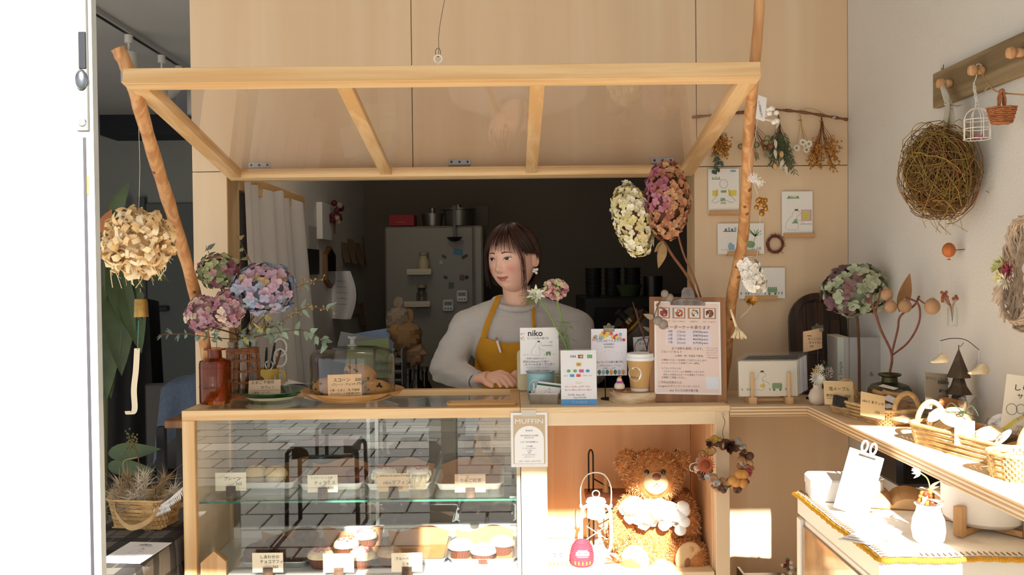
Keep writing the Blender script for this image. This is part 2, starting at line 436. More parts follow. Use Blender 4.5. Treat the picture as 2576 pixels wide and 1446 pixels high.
zz = P(217, 311, YD); G().lathe([(0, 0), (.003, 0), (.0025, .001), (0, .001)], 14, 0, (zz.x, -.0055, zz.z), Matrix.Rotation(PI / 2, 3, 'X')).build('screw', STEEL, dd)
G().box(zz.x - .0003, zz.x + .0016, -.0048, -.004, 0, zpl - .004).build('seal', mt('dark seal', '2a2930', .6), dd, 0)
G().box(zz.x + .0018, zz.x + .0028, -.0048, -.004, P(225, 490, YD).z, zpl - .03).build('brass_strip', BRASS, dd, 0)
# -- awning window hinged above the hatch
YH, YFr = 2.815, 2.07
wnd = struct(thing('window_1', None, None, (0, YH, zs)))
hl, hr = P(592, 440, YH), P(1742, 427, YH)
zh = (hl.z + hr.z) / 2
xl, xr = P(318, 205, YFr).x, P(1908, 175, YFr).x
zf = (P(318, 205, YFr).z + P(1908, 178, YFr).z) / 2
fl, fr_ = Vector((xl + .02, YFr, zf)), Vector((xr - .02, YFr, zf))
hl, hr = Vector((xl + .02, YH, zh)), Vector((xr - .02, YH, zh))
slope = (hl - fl).normalized(); nrm = slope.cross(Vector((1, 0, 0))).normalized()
if nrm.z < 0: nrm = -nrm
TH = .03
G().bar((xl, YFr, zf), (xr, YFr, zf), TH + .008, .04, 0, .001, up=slope).build('front_rail', PINE, wnd, 0, w=True)
G().bar((xl, YH, zh), (xr, YH, zh), TH, .03, 0, .001, up=slope).build('hinge_rail', PINE, wnd, 0, w=True)
for u in (0.0, 0.335, 0.655, 1.0):
    a = fl.lerp(fr_, u); b = hl.lerp(hr, u); ww = .042 if u in (0.0, 1.0) else .036
    G().bar(a + slope * .021, b - slope * .016, ww, TH if u in (0., 1.) else .02, 0, .001, up=nrm).build('side_rail' if u in (0., 1.) else 'glazing_bar', PINEY, wnd, 0, w=True)
G().bar(((xl + xr) / 2, YFr + .02, zf + .02 * slope.z / max(slope.y, .1)) , ((xl + xr) / 2, YH - .015, zh), xr - xl - .05, .004, up=nrm).build('glass_pane', AWNG, wnd, 0, w=True)
for px, py in ((652, 415), (1156, 407), (1667, 403)):
    c = P(px, py, YW - .004); h = G().box(c.x - .035, c.x + .035, YW - .003, YW - .0002, c.z - .012, c.z + .008, 0, .0005)
    for k in (-1, 0, 1): h.lathe([(0, 0), (.004, 0), (.003, .0012), (0, .0012)], 10, 1, (c.x + k * .026, YW - .003, c.z), Matrix.Rotation(PI / 2, 3, 'X'))
    h.tube([(c.x - .035, YW - .006, c.z - .012), (c.x + .035, YW - .006, c.z - .012)], .004, 8)
    h.build('hinge', [STEEL, DKSTEEL], wnd, .6, w=True)
# wire and eye hook that hold the awning up
e = P(1102, 147, YFr)
hk = thing('awning_hook', 'white screw eye hook hanging the awning from a thin wire', 'hook', (e.x, YFr, zf + .02))
G().tube([(.009 * math.cos(t * PI / 8), 0, .02 + .009 * math.sin(t * PI / 8)) for t in range(-4, 12)], .0018, 6).tube([(0, 0, .011), (0, 0, 0)], .0018, 6).build('screw_eye', WHITE, hk)
top = P(1126, -40, YFr + .05)
wr = spline([(0, 0, .024), (.002, 0, .04), (.004, .0, .09), Vector(top) - Vector((e.x, YFr, zf + .02))], 6)
G().tube([(0.006 * math.cos(t * PI / 6), 0, .035 + .010 * math.sin(t * PI / 6)) for t in range(12)], .0008, 5, closed=True).tube(wr, .0007, 5).build('wire', WIRE, hk)
# -- branch poles holding the awning
def pole(label, pts, r0, r1, knots):
    pth = spline([Vector(p) for p in pts], 14); n = len(pth)
    rs = [lerp(r0, r1, i / (n - 1)) * (1 + .05 * math.sin(i * .7) + rj(.03)) for i in range(n)]
    t = thing('branch_pole', label, 'pole', pth[0])
    gg = G().tube(pth, rs, 14)
    gg.build('trunk', POLE, t, 1.0, w=True)
    for k, a in knots:
        i = int(k * (n - 1)); d = Vector((math.sin(a), -math.cos(a), 0)); c = pth[i] + d * rs[i] * .93
        G().ell(c, .006, .006, .008, 10, 6, R=frame_to(d)).build('knot', mt('branch knot', '8a4f26', .6, var=.2, scale=80), t, w=True)
pole('peeled orange branch pole leaning at the left end of the awning',
     [P(533, 990, 2.7), P(518, 880, 2.66), P(492, 745, 2.58), P(440, 560, 2.42), P(390, 400, 2.28), P(340, 230, 2.13), P(318, 165, 2.11), P(296, 122, 2.1)], .0175, .0165, [(.3, .3), (.55, -.3)])
pole('peeled orange branch pole rising at the right end of the awning',
     [P(1815, 985, 2.78), P(1828, 880, 2.74), P(1842, 740, 2.64), P(1866, 620, 2.52), P(1876, 500, 2.4), P(1884, 330, 2.26), P(1897, 180, 2.125), P(1908, 50, 2.11), P(1914, -60, 2.1)], .0185, .0115,
     [(.30, .2), (.33, -.4), (.47, .1), (.49, -.3), (.52, .3), (.2, 0.1)])
# -- counter, glass case, cubby, shelves
YF = 2.5
X0 = P(457, 1045, YF).x; X1 = P(1311, 1250, YF).x; X2 = P(1377, 1250, YF).x; X3 = P(1801, 1200, YF).x; X4 = P(1835, 1100, YF).x
DECK = 0.525
dc = thing('display_case', 'pine framed glass display case of muffins under the hatch', 'display case', (X0, YF, 0))
def wb(name, m, par, *a, b=.001): return G().box(*a, 0, b).build(name, m, par, 0, w=True)
wb('front_rail', PINE, dc, X0, X1, YF, YF + .03, .972, CT)
wb('post', PINEZ, dc, X0, X0 + .035, YF, YF + .03, 0, .9715)
wb('side_rail', PINEY, dc, X0, X0 + .035, YF + .0305, 2.87, .972, CT)
wb('side_rail', PINEY, dc, X1 - .03, X1, YF + .0305, 2.87, .972, CT)
wb('back_rail', PINE, dc, X0, X1, 2.8705, 2.905, .985, CT + .004)
wb('side_panel', PLY, dc, X0 + .002, X0 + .02, YF + .031, 2.88, 0, .971)
wb('side_panel', PLY, dc, X1 - .012, X1 - .001, YF + .031, 2.88, 0, .971)
wb('deck', mt('white deck board', 'f1efeb', .4), dc, X0 + .021, X1 - .013, YF + .004, 2.9, DECK - .02, DECK)
wb('kick_panel', PLY, dc, X0 + .036, X1, YF + .003, YF + .02, 0, DECK - .021)
wb('back_sill', WHITE, dc, X0 + .021, X1 - .013, 2.865, 2.885, DECK + .0005, DECK + .035)
wb('top_glass', GLASS, dc, X0 + .034, X1 - .031, YF + .0305, 2.87, .99, .994, b=0)
wb('front_glass', CASEG, dc, X0 + .0355, X1 - .0005, YF + .010, YF + .0145, DECK + .001, .9715, b=0)
SHZ = .727
wb('glass_shelf', pane('shelf glass', (.93, .98, .96)), dc, X0 + .0225, X1 - .0135, 2.555, 2.845, SHZ - .006, SHZ, b=0)
wb('shelf_edge', GREENEDGE, dc, X0 + .0225, X1 - .0135, 2.5535, 2.5548, SHZ - .006, SHZ, b=0)
for xx in (X0 + .021, X1 - .033):
    G().tube([(xx, 2.6, SHZ - .008), (xx + .018, 2.6, SHZ - .008), (xx + .02, 2.6, SHZ - .012)], .003, 6).build('shelf_pin', STEEL, dc, w=True)
xm = (X0 + X1) / 2
for i, (a, b) in enumerate(((X0 + .022, xm + .02), (xm - .02, X1 - .014))):
    yy = 2.872 + .006 * i
    wb('sliding_glass', GLASS, dc, a, b, yy, yy + .003, DECK + .036, .984, b=0)
    wb('sliding_frame', ALU, dc, (b - .012) if i == 0 else a, b if i == 0 else a + .012, yy - .001, yy + .004, DECK + .036, .984, b=.0005)
cb = thing('counter_cabinet', 'open plywood counter cubby holding the teddy bear', 'cabinet', (X1, YF, 0))
PLB = mt('plywood edge layers', 'e6c99c', .6, var=.12, scale=6, stretch=(3, 3, 60))
wb('top_board', PLYX, cb, X1 + .001, X4, YF - .004, 2.9, .985, CT)
wb('board_edge', PLB, cb, X1 + .001, X4, YF - .0055, YF - .0042, .985, CT - .001, b=0)
wb('face_rail', PLYX, cb, X2, X3, YF, YF + .02, .947, .9845)
wb('front_panel', PLY, cb, X1 + .001, X2, YF, YF + .02, 0, .9845)
wb('post', PLY, cb, X3, X4, YF, YF + .035, 0, .9845)
wb('side_panel', LAUAN, cb, X2 - .02, X2, YF + .021, 2.85, 0, .984)
wb('side_panel', LAUAN, cb, X3 - .004, X4 - .008, YF + .036, 2.85, 0, .984)
wb('back_panel', LAUAN, cb, X2, X3 - .005, 2.835, 2.848, DECK, .984)
wb('deck', PLYX, cb, X2, X3 - .005, YF + .003, 2.834, DECK - .02, DECK)
wb('kick_panel', PLY, cb, X2, X3, YF + .022, YF + .04, 0, DECK - .021)
SZ, XS = .995, .834
sh = thing('corner_shelf', 'plywood shelf turning the corner along the white wall', 'shelf', (XS, YF, SZ))
wb('board', PLYX, sh, X4 + .002, XS + .03, YF, YW - .001, SZ - .028, SZ)
wb('board', wood('birch ply deep', 'edd5b2', 'e2c298', 'Y', .55, .55, .8, .03), sh, XS, XW - .001, .98, YF - .0005, SZ - .028, SZ)
wb('board', PLYX, sh, XS + .0305, XW - .001, YF, YW - .001, SZ - .028, SZ)
for k in range(3):
    zz = SZ - .026 + k * .009
    wb('ply_layer', wood('ply layer', 'cfa873', 'b48a56', 'X', 1), sh, X4 + .003, XS, YF - .0008, YF - .0001, zz, zz + .0035, b=0)
    wb('ply_layer', wood('ply layer deep', 'cfa873', 'b48a56', 'Y', 1), sh, XS - .0008, XS - .0001, .985, YF - .001, zz, zz + .0035, b=0)
# white glass-fronted cabinet under the shelf at the right
TZ, XT0, YT0, YT1 = .85, .683, 1.64, 2.12
wc = thing('small_cabinet', 'cream cabinet with glass side panel below the wall shelf', 'cabinet', (XT0, YT0, 0))
CW = mt('cream enamel', 'e6dfd2', .35)
wb('body', CW, wc, XT0 + .006, XW - .01, YT0, YT1, .05, TZ - .06, b=.004)
wb('top', CW, wc, XT0 - .002, XW - .008, YT0 - .004, YT1 + .004, TZ - .0595, TZ - .003, b=.008)
wb('side_frame', CW, wc, XT0 - .004, XT0 + .0055, YT0 + .002, YT0 + .03, .05, TZ - .061, b=.002)
wb('side_frame', CW, wc, XT0 - .004, XT0 + .0055, YT1 - .03, YT1 - .002, .05, TZ - .061, b=.002)
wb('glass_panel', mt('amber glass door', '7a5a3a', .12, var=.5, scale=9, col2='c9a276', coat=.6), wc, XT0 + .001, XT0 + .005, YT0 + .031, YT1 - .031, .08, TZ - .075)
for xx in (XT0 + .03, XW - .04):
    for yy in (YT0 + .03, YT1 - .03): G().lathe([(.0, 0), (.014, 0), (.018, .05), (0, .05)], 12, 0, (xx, yy, 0)).build('foot', BLACK, wc, w=True)
# tablecloth with mustard crochet edge
cl = thing('tablecloth', 'white cloth with mustard crocheted edge on the cream cabinet', 'tablecloth', (XT0, YT0, TZ))
CLOTH = mt('white linen', 'efe9de', .85, var=.03, scale=40, bump=.2, bscale=300)
def clf(u, v):
    x = lerp(XT0 - .004, XW - .012, u); y = lerp(YT0 - .01, YT1 + .0, v)
    return (x, y, TZ - .0015 + .0012 * math.sin(u * 17 + v * 9) + .0008 * math.sin(v * 23))
G().sheet(clf, 24, 24).build('cloth', CLOTH, cl, 3, w=True)
tr = G(); MUST = mt('mustard yarn', 'd39a2b', .9)
for i in range(90):
    v = i / 89; q = Vector(clf(0, v)); tr.ell(q + Vector((-.004 + .001 * math.sin(i * 2.1), 0, -.004 - .002 * abs(math.sin(i * .5)))), .006, .0045, .005, 7, 5)
for i in range(70):
    u = i / 69; q = Vector(clf(u, 0)); tr.ell(q + Vector((0, -.004, -.004 - .002 * abs(math.sin(i * .6)))), .0045, .006, .005, 7, 5)
tr.build('crochet_edge', MUST, cl, 3, w=True)['kind'] = 'stuff'
st = G()
for i in range(30):
    u = .2 + i / 29 * .8; q = Vector(clf(u, 0)) + Vector((0, .002, .0018)); st.tube([q, q + Vector((.001, .016, 0))], .0011, 4)
for i in range(40):
    v = i / 39; q = Vector(clf(0, v)) + Vector((.002, 0, .0018)); st.tube([q, q + Vector((.012, .001, 0))], .001, 4)
st.build('blanket_stitch', mt('brown yarn', '7a5530', .9), cl, w=True)['kind'] = 'stuff'

# -- small builders
def rr(w, d, r, n=5):
    o = []
    for cx, cy, a in ((w / 2 - r, d / 2 - r, 0), (-w / 2 + r, d / 2 - r, 1), (-w / 2 + r, -d / 2 + r, 2), (w / 2 - r, -d / 2 + r, 3)):
        for k in range(n + 1): t = (a + k / n) * PI / 2; o.append((cx + r * math.cos(t), cy + r * math.sin(t)))
    return o
def rloft(g, w, d, r, rings, m=0, close_bot=True, close_top=True):
    n = None; vs = []; fs = []
    for off, z in rings:
        o = rr(w + 2 * off, d + 2 * off, max(.001, r + off)); n = len(o); vs += [(x, y, z) for x, y in o]
    for i in range(len(rings) - 1):
        for k in range(n): k2 = (k + 1) % n; fs.append((i * n + k, i * n + k2, (i + 1) * n + k2, (i + 1) * n + k))
    if close_bot: fs.append(tuple(range(n - 1, -1, -1)))
    if close_top: fs.append(tuple((len(rings) - 1) * n + k for k in range(n)))
    g.add(vs, fs, m); return g
def tray_mesh(w, d, h=.022, r=.02, t=.0015):
    g = G(); rloft(g, w, d, r, [(-.008, 0), (0, h - .002), (.006, h), (.006, h + .0015), (-.001, h + .0012), (-.009, t)]); return g
def card(name, label, loc, w, h, tilt=.1, rz=0.0, roll=0.0, mat=None, draw=None, mats=None, cat='card', group=None, th=.0006, curl=0.0):
    t = thing(name, label, cat, loc, (-tilt, roll, rz), group)
    g = G()
    if curl: g.sheet(lambda u, v: ((u - .5) * w, curl * (4 * (u - .5) ** 2), v * h), 10, 2).sheet(lambda u, v: ((.5 - u) * w, th + curl * (4 * (u - .5) ** 2), v * h), 10, 2)
    else: g.box(-w / 2, w / 2, 0, th, 0, h)
    g.build('paper', mat or KRAFT, t, 0)
    if draw:
        l = G(); draw(l); l.T = None
        if curl: l.v = [(x, y + curl * (4 * (x / w) ** 2), z) for x, y, z in l.v]
        if l.v: l.build('lettering', mats or [INK], t, 0)
    return t
def log_stand(par, w=.022, h=.026, y=0.0, x=0.0, mat=None):
    g = G().lathe([(0, 0), (w / 2, 0), (w / 2 * 1.03, h * .5), (w / 2, h), (0, h)], 14, 0, (x, y, 0)); g.build('log_holder', mat or mt('bark', '5a4638', .9, var=.4, scale=60, bump=.6, bscale=90), par)
def muffin_mesh(r, h, top, cupm, topm, bump, seed, extra=None):
    rd = random.Random(seed); cup = G(); n = 48; vs = []; fs = []
    for i, (rr_, z) in enumerate(((r * .72, 0), (r * .86, h * .3), (r * .98, h * .62))):
        for k in range(n): a = 2 * PI * k / n; q = rr_ * (1 + (.035 if k % 2 else -.02)); vs.append((q * math.cos(a), q * math.sin(a), z))
    for i in range(2):
        for k in range(n): k2 = (k + 1) % n; fs.append((i * n + k, i * n + k2, (i + 1) * n + k2, (i + 1) * n + k))
    fs.append(tuple(range(n - 1, -1, -1))); cup.add(vs, fs)
    tp = G(); ph = [rd.uniform(0, 6) for _ in range(6)]
    def fn(q):
        s_ = math.sin(q.x * 5 + ph[0]) * math.sin(q.y * 6 + ph[1]) + .6 * math.sin(q.x * 13 + q.z * 9 + ph[2]) * math.sin(q.y * 12 + ph[3])
        return 1 + bump * s_ + bump * .5 * rd.uniform(-1, 1)
    tp.ell((0, 0, h * .62), r * 1.12, r * 1.1, top, 28, 14, fn=fn)
    tp.v = [(x, y, max(z, h * .56)) for x, y, z in tp.v]
    return cup.mesh('cup', cupm, .3), tp.mesh('crumb_top', topm, 3)
def muffin(meshes, label, loc, rz=0.0, group=None, cat='muffin', toppings=None, sc=1.0):
    t = thing('muffin', label, cat, loc, (rj(.05), rj(.05), rz), group)
    link('paper_cup', meshes[0], t); link('muffin_top', meshes[1], t)
    for me in toppings or []: link('topping', me, t)
    if sc != 1: t.scale = (sc, sc, sc)
    return t
# -- inside the case
TRAY = mt('white enamel tray', 'e9e9e6', .3, coat=.3); TRAYM = mt('steel tray', 'c2c4c4', .3, .8)
BAKEP = mt('brown baking paper', 'b07c4c', .8, var=.08, scale=20)
tm = tray_mesh(.185, .2, .02).mesh('tray', TRAY, .5); tms = tray_mesh(.19, .2, .02).mesh('tray', TRAYM, .5)
def case_tray(px0, px1, py, z, label, me, paper=True, back=True, d=.2):
    a, b = PZ(px0, py, z), PZ(px1, py, z); t = thing('baking_tray', label, 'tray', ((a.x + b.x) / 2, a.y + d / 2, z), (0, 0, 0), 'baking trays in the glass case')
    sx = (b.x - a.x) / .197; o = link('tray', me, t); o.scale = (sx, d / .2, 1)
    if paper:
        w = (b.x - a.x) - .03; hb = .045
        def pf(u, v):
            if v < .75: return ((u - .5) * w, -d / 2 + .02 + v / .75 * (d - .04), .0035 + .001 * math.sin(u * 9))
            k = (v - .75) / .25; return ((u - .5) * w * (1 + .1 * k), d / 2 - .02 + .016 * k, .0035 + k * hb * (1 + .25 * math.sin(u * 7 + px0)))
        G().sheet(pf, 14, 16).build('baking_paper', BAKEP, t, 3)
    return t
case_tray(560, 742, 1232, SHZ, 'white enamel tray with two plain muffins on the glass shelf', tm)
case_tray(745, 912, 1234, SHZ, 'white enamel tray behind the second price card on the glass shelf', tm)
case_tray(915, 1085, 1234, SHZ, 'white enamel tray with iced muffins on the glass shelf', tm)
case_tray(1092, 1268, 1234, SHZ, 'rightmost white enamel tray on the glass shelf lined with raised brown paper', tm)
case_tray(600, 772, 1432, DECK, 'steel tray of dark chocolate muffins on the case floor', tms, d=.22)
case_tray(768, 944, 1428, DECK, 'steel tray of pink topped muffins on the case floor', tms, d=.22)
case_tray(946, 1124, 1424, DECK, 'steel tray with one dark blueberry muffin on the case floor', tms, d=.22)
case_tray(1128, 1300, 1424, DECK, 'rightmost steel tray on the sunlit case floor', tms, d=.22)
CUPW = mt('pale muffin cup', 'e5d2b0', .7); CUPD = mt('brown muffin cup', '6b3a24', .7)
YEL = mt('golden muffin', 'e8c98a', .8, var=.12, scale=40, bump=.2, bscale=150); CHOC = mt('dark chocolate crumb', '54301f', .9, var=.35, scale=60, bump=.8, bscale=120)
PALE = mt('pale muffin top', 'eed9ae', .8, var=.15, scale=50, bump=.3); BLUEB = mt('blueberry muffin top', 'a77866', .8, var=.4, scale=45, col2='d9b58a', bump=.4)
ICE = mt('white icing', 'f2ead8', .4); REDB = mt('red crumbs', 'a3232f', .7); PINKC = mt('pink crumbs', 'c9707a', .7, var=.3, scale=70); BROWNT = mt('spiced muffin top', '6b3620', .8, var=.3, scale=50, bump=.4)
mp1 = muffin_mesh(.033, .055, .026, CUPW, YEL, .015, 1); mp2 = muffin_mesh(.036, .05, .028, CUPD, CHOC, .05, 2); mp3 = muffin_mesh(.035, .05, .024, CUPD, PALE, .03, 3)
mp4 = muffin_mesh(.034, .05, .022, CUPD, BLUEB, .04, 4); mp5 = muffin_mesh(.033, .055, .024, CUPW, PALE, .02, 5); mp6 = muffin_mesh(.031, .055, .02, CUPD, BROWNT, .03, 6)
def drips():
    g = G(); rd = random.Random(4)
    g.ell((0, 0, .05), .0325, .0325, .013, 20, 8)
    for k in range(11): a = k * 2 * PI / 11; g.ell((.034 * math.cos(a), .034 * math.sin(a), .046 - rd.uniform(0, .012)), .0055, .0055, .011, 8, 6)
    return g.mesh('icing', ICE, 3)
def crumbs(mat, n, z, r, sz=.003, seed=1):
    g = G(); rd = random.Random(seed)
    for k in range(n):
        a = rd.uniform(0, 6.28); q = r * math.sqrt(rd.random()); g.ell((q * math.cos(a), q * math.sin(a), z - q * q * 9), sz * rd.uniform(.6, 1.4), sz, sz * .7, 6, 4)
    return g.mesh('crumbs', mat, 3)
ic = drips(); cr = crumbs(REDB, 26, .064, .02); cp = crumbs(PINKC, 34, .056, .028, .004, 2); nut = crumbs(mt('nut pieces', '7a4a2a', .8), 16, .056, .028, .004, 3)
for px, py, lab in ((645, 1226, 'plain golden muffin half hidden behind the first price card'), (693, 1228, 'plain golden muffin in the open beside the first price card')): muffin(mp1, lab, PZ(px, py - 8, SHZ + .004), rj(3))
muffin(mp6, 'dark spiced muffin at the right end of the second shelf tray', PZ(897, 1220, SHZ + .004))
muffin(mp5, 'white iced muffin with red crumbs half behind the strawberry card', PZ(965, 1226, SHZ + .004), 0, 'iced muffins on the glass shelf', toppings=[ic, cr])
muffin(mp5, 'white iced muffin with red crumbs right of the strawberry card', PZ(1052, 1226, SHZ + .004), 1.2, 'iced muffins on the glass shelf', toppings=[ic, cr])
for px, py, lab in ((648, 1416, 'lumpy chocolate muffin at the front left of the steel tray'), (700, 1396, 'lumpy chocolate muffin in the middle of the steel tray'), (738, 1412, 'lumpy chocolate muffin at the front right of the steel tray'), (768, 1372, 'lumpy chocolate muffin at the back of the steel tray')):
    muffin(mp2, lab, PZ(px, py, DECK + .004), rj(3), 'chocolate muffins')
for i, (px, py, lab) in enumerate(((806, 1424, 'pink sprinkled muffin at the front left of its tray'), (872, 1396, 'nut topped muffin in the middle of the pink muffin tray'), (920, 1374, 'pink sprinkled muffin at the back of its tray'), (911, 1424, 'pink sprinkled muffin at the front right of its tray'))):
    muffin(mp3, lab, PZ(px, py, DECK + .004), rj(3), 'pink topped muffins', toppings=[nut if i == 1 else cp])
muffin(mp4, 'dark blueberry muffin alone in its steel tray', PZ(978, 1418, DECK + .004))
for px, py, lab in ((1160, 1400, 'sunlit pale muffin at the left of the rightmost floor tray'), (1215, 1412, 'sunlit pale muffin in the middle of the rightmost floor tray'), (1262, 1392, 'sunlit pale muffin at the right of the rightmost floor tray')):
    muffin(mp3, lab, PZ(px, py, DECK + .004), rj(3), 'sunlit muffins')
def case_card(px, py, z, wpx, hpx, lines, label, mat=None):
    b = PZ(px, py, z); k = b.y / F
    def dr(l):
        for (s, x, zz, sz, al) in lines: txt(l, s, x * k, zz * k, sz * k, align=al)
    t = thing('price_card', label, 'price card', b, (0, 0, rj(.04)), 'price cards in the glass case')
    G().box(-wpx * k / 2, wpx * k / 2, 0, .0006, .014, .014 + hpx * k).build('paper', mat or CREAMP, t, 0)
    l = G(); dr(l); l.v = [(x, y, zz + .014) for x, y, zz in l.v]; l.build('lettering', INK, t, 0)
    log_stand(t, .03, .028, .004); return t
case_card(581, 1246, SHZ, 78, 46, [('プレーン', -18, 27, 11, 'LEFT'), ('360', 12, 14, 11, 'LEFT')], 'cream price card for plain muffins at the left of the glass shelf')
case_card(812, 1250, SHZ, 76, 44, [('ティラミス', -22, 20, 11, 'LEFT'), ('400', 12, 7, 11, 'LEFT'), ('シュトーレンふう', -30, 34, 7, 'LEFT')], 'cream price card second from the left on the glass shelf')
case_card(990, 1248, SHZ, 78, 46, [('大きなイチゴが入ってる♪', -34, 38, 6.5, 'LEFT'), ('nikoマフィン', -26, 19, 12, 'LEFT'), ('450', 8, 6, 10, 'LEFT')], 'brown price card reading niko muffin on the glass shelf', KRAFT)
case_card(1183, 1250, SHZ, 78, 46, [('りんご紅茶', -26, 26, 11, 'LEFT')], 'pinkish price card for apple tea muffins at the right of the glass shelf', mt('pink card', 'dcb897', .75))
case_card(674, 1452, DECK, 78, 50, [('しあわせの', -20, 36, 10, 'LEFT'), ('チョコマフィン', -20, 24, 10, 'LEFT'), ('360', 12, 11, 10, 'LEFT')], 'cream price card for chocolate muffins on the case floor')
case_card(852, 1452, DECK, 78, 48, [('チョコイチゴ', -28, 26, 10, 'LEFT')], 'sunlit price card in front of the pink muffins')
case_card(1024, 1450, DECK, 78, 48, [('ブルーベリー', -30, 30, 9, 'LEFT'), ('ショコラ', -12, 18, 9, 'LEFT'), ('400', 14, 8, 9, 'LEFT')], 'cream price card in front of the blueberry muffin')
b = PZ(537, 1452, DECK); k = b.y / F
tag(G().prism([(-31 * k, 0), (31 * k, 0), (31 * k, 38 * k), (2 * k, 66 * k), (-31 * k, 38 * k)], 0, .03).build('house_block', LTWOODZ, None, 0, b, (0, 0, .15)), 'small pale wooden house block in the case corner', 'ornament')
# -- flower helpers
def floret_mesh(name, L, mats, k=4, cup=.35, seed=0, wf=.95):
    rd = random.Random(seed); g = G()
    for i in range(k):
        a = i * 2 * PI / k + rd.uniform(-.15, .15); d = Vector((math.cos(a), math.sin(a), cup + rd.uniform(-.15, .15)))
        g.leaf((0, 0, 0), d, (-d.x * .3, -d.y * .3, 1), L * rd.uniform(.9, 1.12), L * wf, 0, rd.uniform(-.1, .3), 4, .62, True)
    return g.mesh(name, mats, 3)
def hydrangea(label, base, stem, c, R, n, mats, L=.016, name='dried_hydrangea', group=None, seed=1, stem_mat=None, sr=.0025, rot=None, cupv=.35, density=None, split=None, wf=.95):
    """flower head of florets (each an object) on a stem; R = radii"""
    rd = random.Random(seed); c = Vector(c)
    t = thing(name, label, 'flower', base, group=group)
    G().tube(spline(stem, 6), sr, 7).build('stem', stem_mat or mt('brown stem', '6b4a33', .8, var=.2, scale=30), t, w=True)
    core = G().ell(c, R[0] * .72, R[1] * .72, R[2] * .72, 16, 10, R=rot); core.build('core', stem_mat or mats[0], t, 3, w=True)
    ms = [[floret_mesh('floret', L * s_, m, 4, cupv, seed * 31 + i * 3 + j, wf) for j, s_ in enumerate((.9, 1.1))] for i, m in enumerate(mats)]
    I = WM[t.name].inverted(); ga = PI * (3 - math.sqrt(5))
    for i in range(n):
        z = 1 - 2 * (i + .5) / n; r = math.sqrt(1 - z * z); a = i * ga + rd.uniform(-.2, .2)
        q = Vector((r * math.cos(a), r * math.sin(a), z)); pq = Vector((q.x * R[0], q.y * R[1], q.z * R[2])) * rd.uniform(.88, 1.06)
        nr = Vector((q.x / R[0], q.y / R[1], q.z / R[2])).normalized() + Vector((rd.uniform(-.35, .35), rd.uniform(-.35, .35), rd.uniform(-.35, .35)))
        if rot is not None: pq = rot @ pq; nr = rot @ nr
        if split: mi = split(q, rd)
        else: mi = rd.randrange(len(mats))
        me = ms[mi][rd.randrange(2)]
        M = I @ Matrix.Translation(c + pq) @ (frame_to(nr) @ Matrix.Rotation(rd.uniform(0, 6.28), 3, 'Z')).to_4x4()
        o = bpy.data.objects.new('floret', me); C.objects.link(o); o.parent = t; o.matrix_local = M
    return t
def branch(label, pts, mat_l, mat_s, n, L, w, name='eucalyptus_branch', group=None, seed=1, r=.0018, start=.25, opp=True, cat='branch', droop=.3, spread=.9, clust=None, pieces=True):
    rd = random.Random(seed); pth = spline(pts, 8); t = thing(name, label, cat, pth[0], group=group)
    N_ = len(pth); G().tube(pth, [r * (1.1 - .7 * i / N_) for i in range(N_)], 6).build('stem', mat_s, t, w=True)
    lg = G()
    for i in range(n):
        u = lerp(start, 1.0, (i + .5) / n); j = min(N_ - 2, int(u * (N_ - 1))); d = (pth[j + 1] - pth[j]).normalized()
        for sg in ((-1, 1) if opp else ((1 if i % 2 else -1),)):
            a = rd.uniform(0, 6.28); sd_ = frame_to(d).col[0] * math.cos(a) + frame_to(d).col[1] * math.sin(a)
            dd_ = (d * .5 + sd_ * spread * sg + Vector((0, 0, -droop * rd.random()))).normalized()
            if pieces:
                lg = G(); lg.leaf((0, 0, 0), dd_, Vector((rd.uniform(-1, 1), -1, rd.uniform(-.3, 1))), L * rd.uniform(.7, 1.15), w * rd.uniform(.8, 1.1), 0, rd.uniform(0, .35), 4, .85)
                lg.build('leaf', mat_l, t, 3, loc=WM[t.name].inverted() @ pth[j])
    if clust:
        bm_, cnt = clust; bg_ = G()
        for i in range(cnt):
            j = rd.randrange(int(N_ * .45), N_); q = pth[j] + Vector((rd.gauss(0, .007), rd.gauss(0, .007), rd.gauss(0, .007)))
            bg_.tube([pth[j], q], .0006, 4); bg_.ell(q, .0024, .0024, .003, 7, 5)
        o = bg_.build('seed_clusters', bm_, t, 3, w=True); o['kind'] = 'stuff'
    return t
STEMB = mt('brown stem', '6b4a33', .8, var=.2, scale=30); STEMG = mt('green stem', '8a9a5a', .7)
EUC = mt('eucalyptus leaf', '8a9a86', .65, var=.15, scale=25); EUCD = mt('dark eucalyptus leaf', '66786a', .65, var=.2, scale=25); OLIVE = mt('dried olive leaf', '9a8a62', .75, var=.2, scale=30)
SEEDB = mt('dried seed', 'a58a52', .7)
# -- counter, left end
b = PZ(543, 1013, CT); k = b.y / F
AMB = mt('amber glass', 'c0600f', .06, trans=.88, ior=1.45, var=.2, scale=20)
am = thing('amber_bottle', 'amber glass apothecary bottle at the left end of the counter', 'bottle', b)
r = 39 * k
G().lathe([(0, 0), (r * .96, 0), (r, 3 * k), (r, 100 * k), (r * .95, 107 * k), (17 * k, 114 * k), (16 * k, 131 * k), (27 * k, 134 * k), (27 * k, 138 * k), (14 * k, 139 * k), (13 * k, 112 * k), (r * .88, 100 * k), (r * .88, 8 * k), (0, 6 * k)], 40).build('bottle', AMB, am, .5)
for zz in (90, 42): G().lathe([(r * 1.0, (zz - 2) * k), (r * 1.025, zz * k), (r * 1.0, (zz + 2) * k)], 40).build('ridge', AMB, am, 3)
branch('small grey green eucalyptus sprig in the amber bottle', [b + Vector((0, 0, .06)), P(545, 860, b.y), P(540, 800, b.y - .02)], mt('silver eucalyptus', 'a3b3a6', .7), STEMG, 11, .018, .011, 'eucalyptus_sprig', None, 3, .0013, .5)
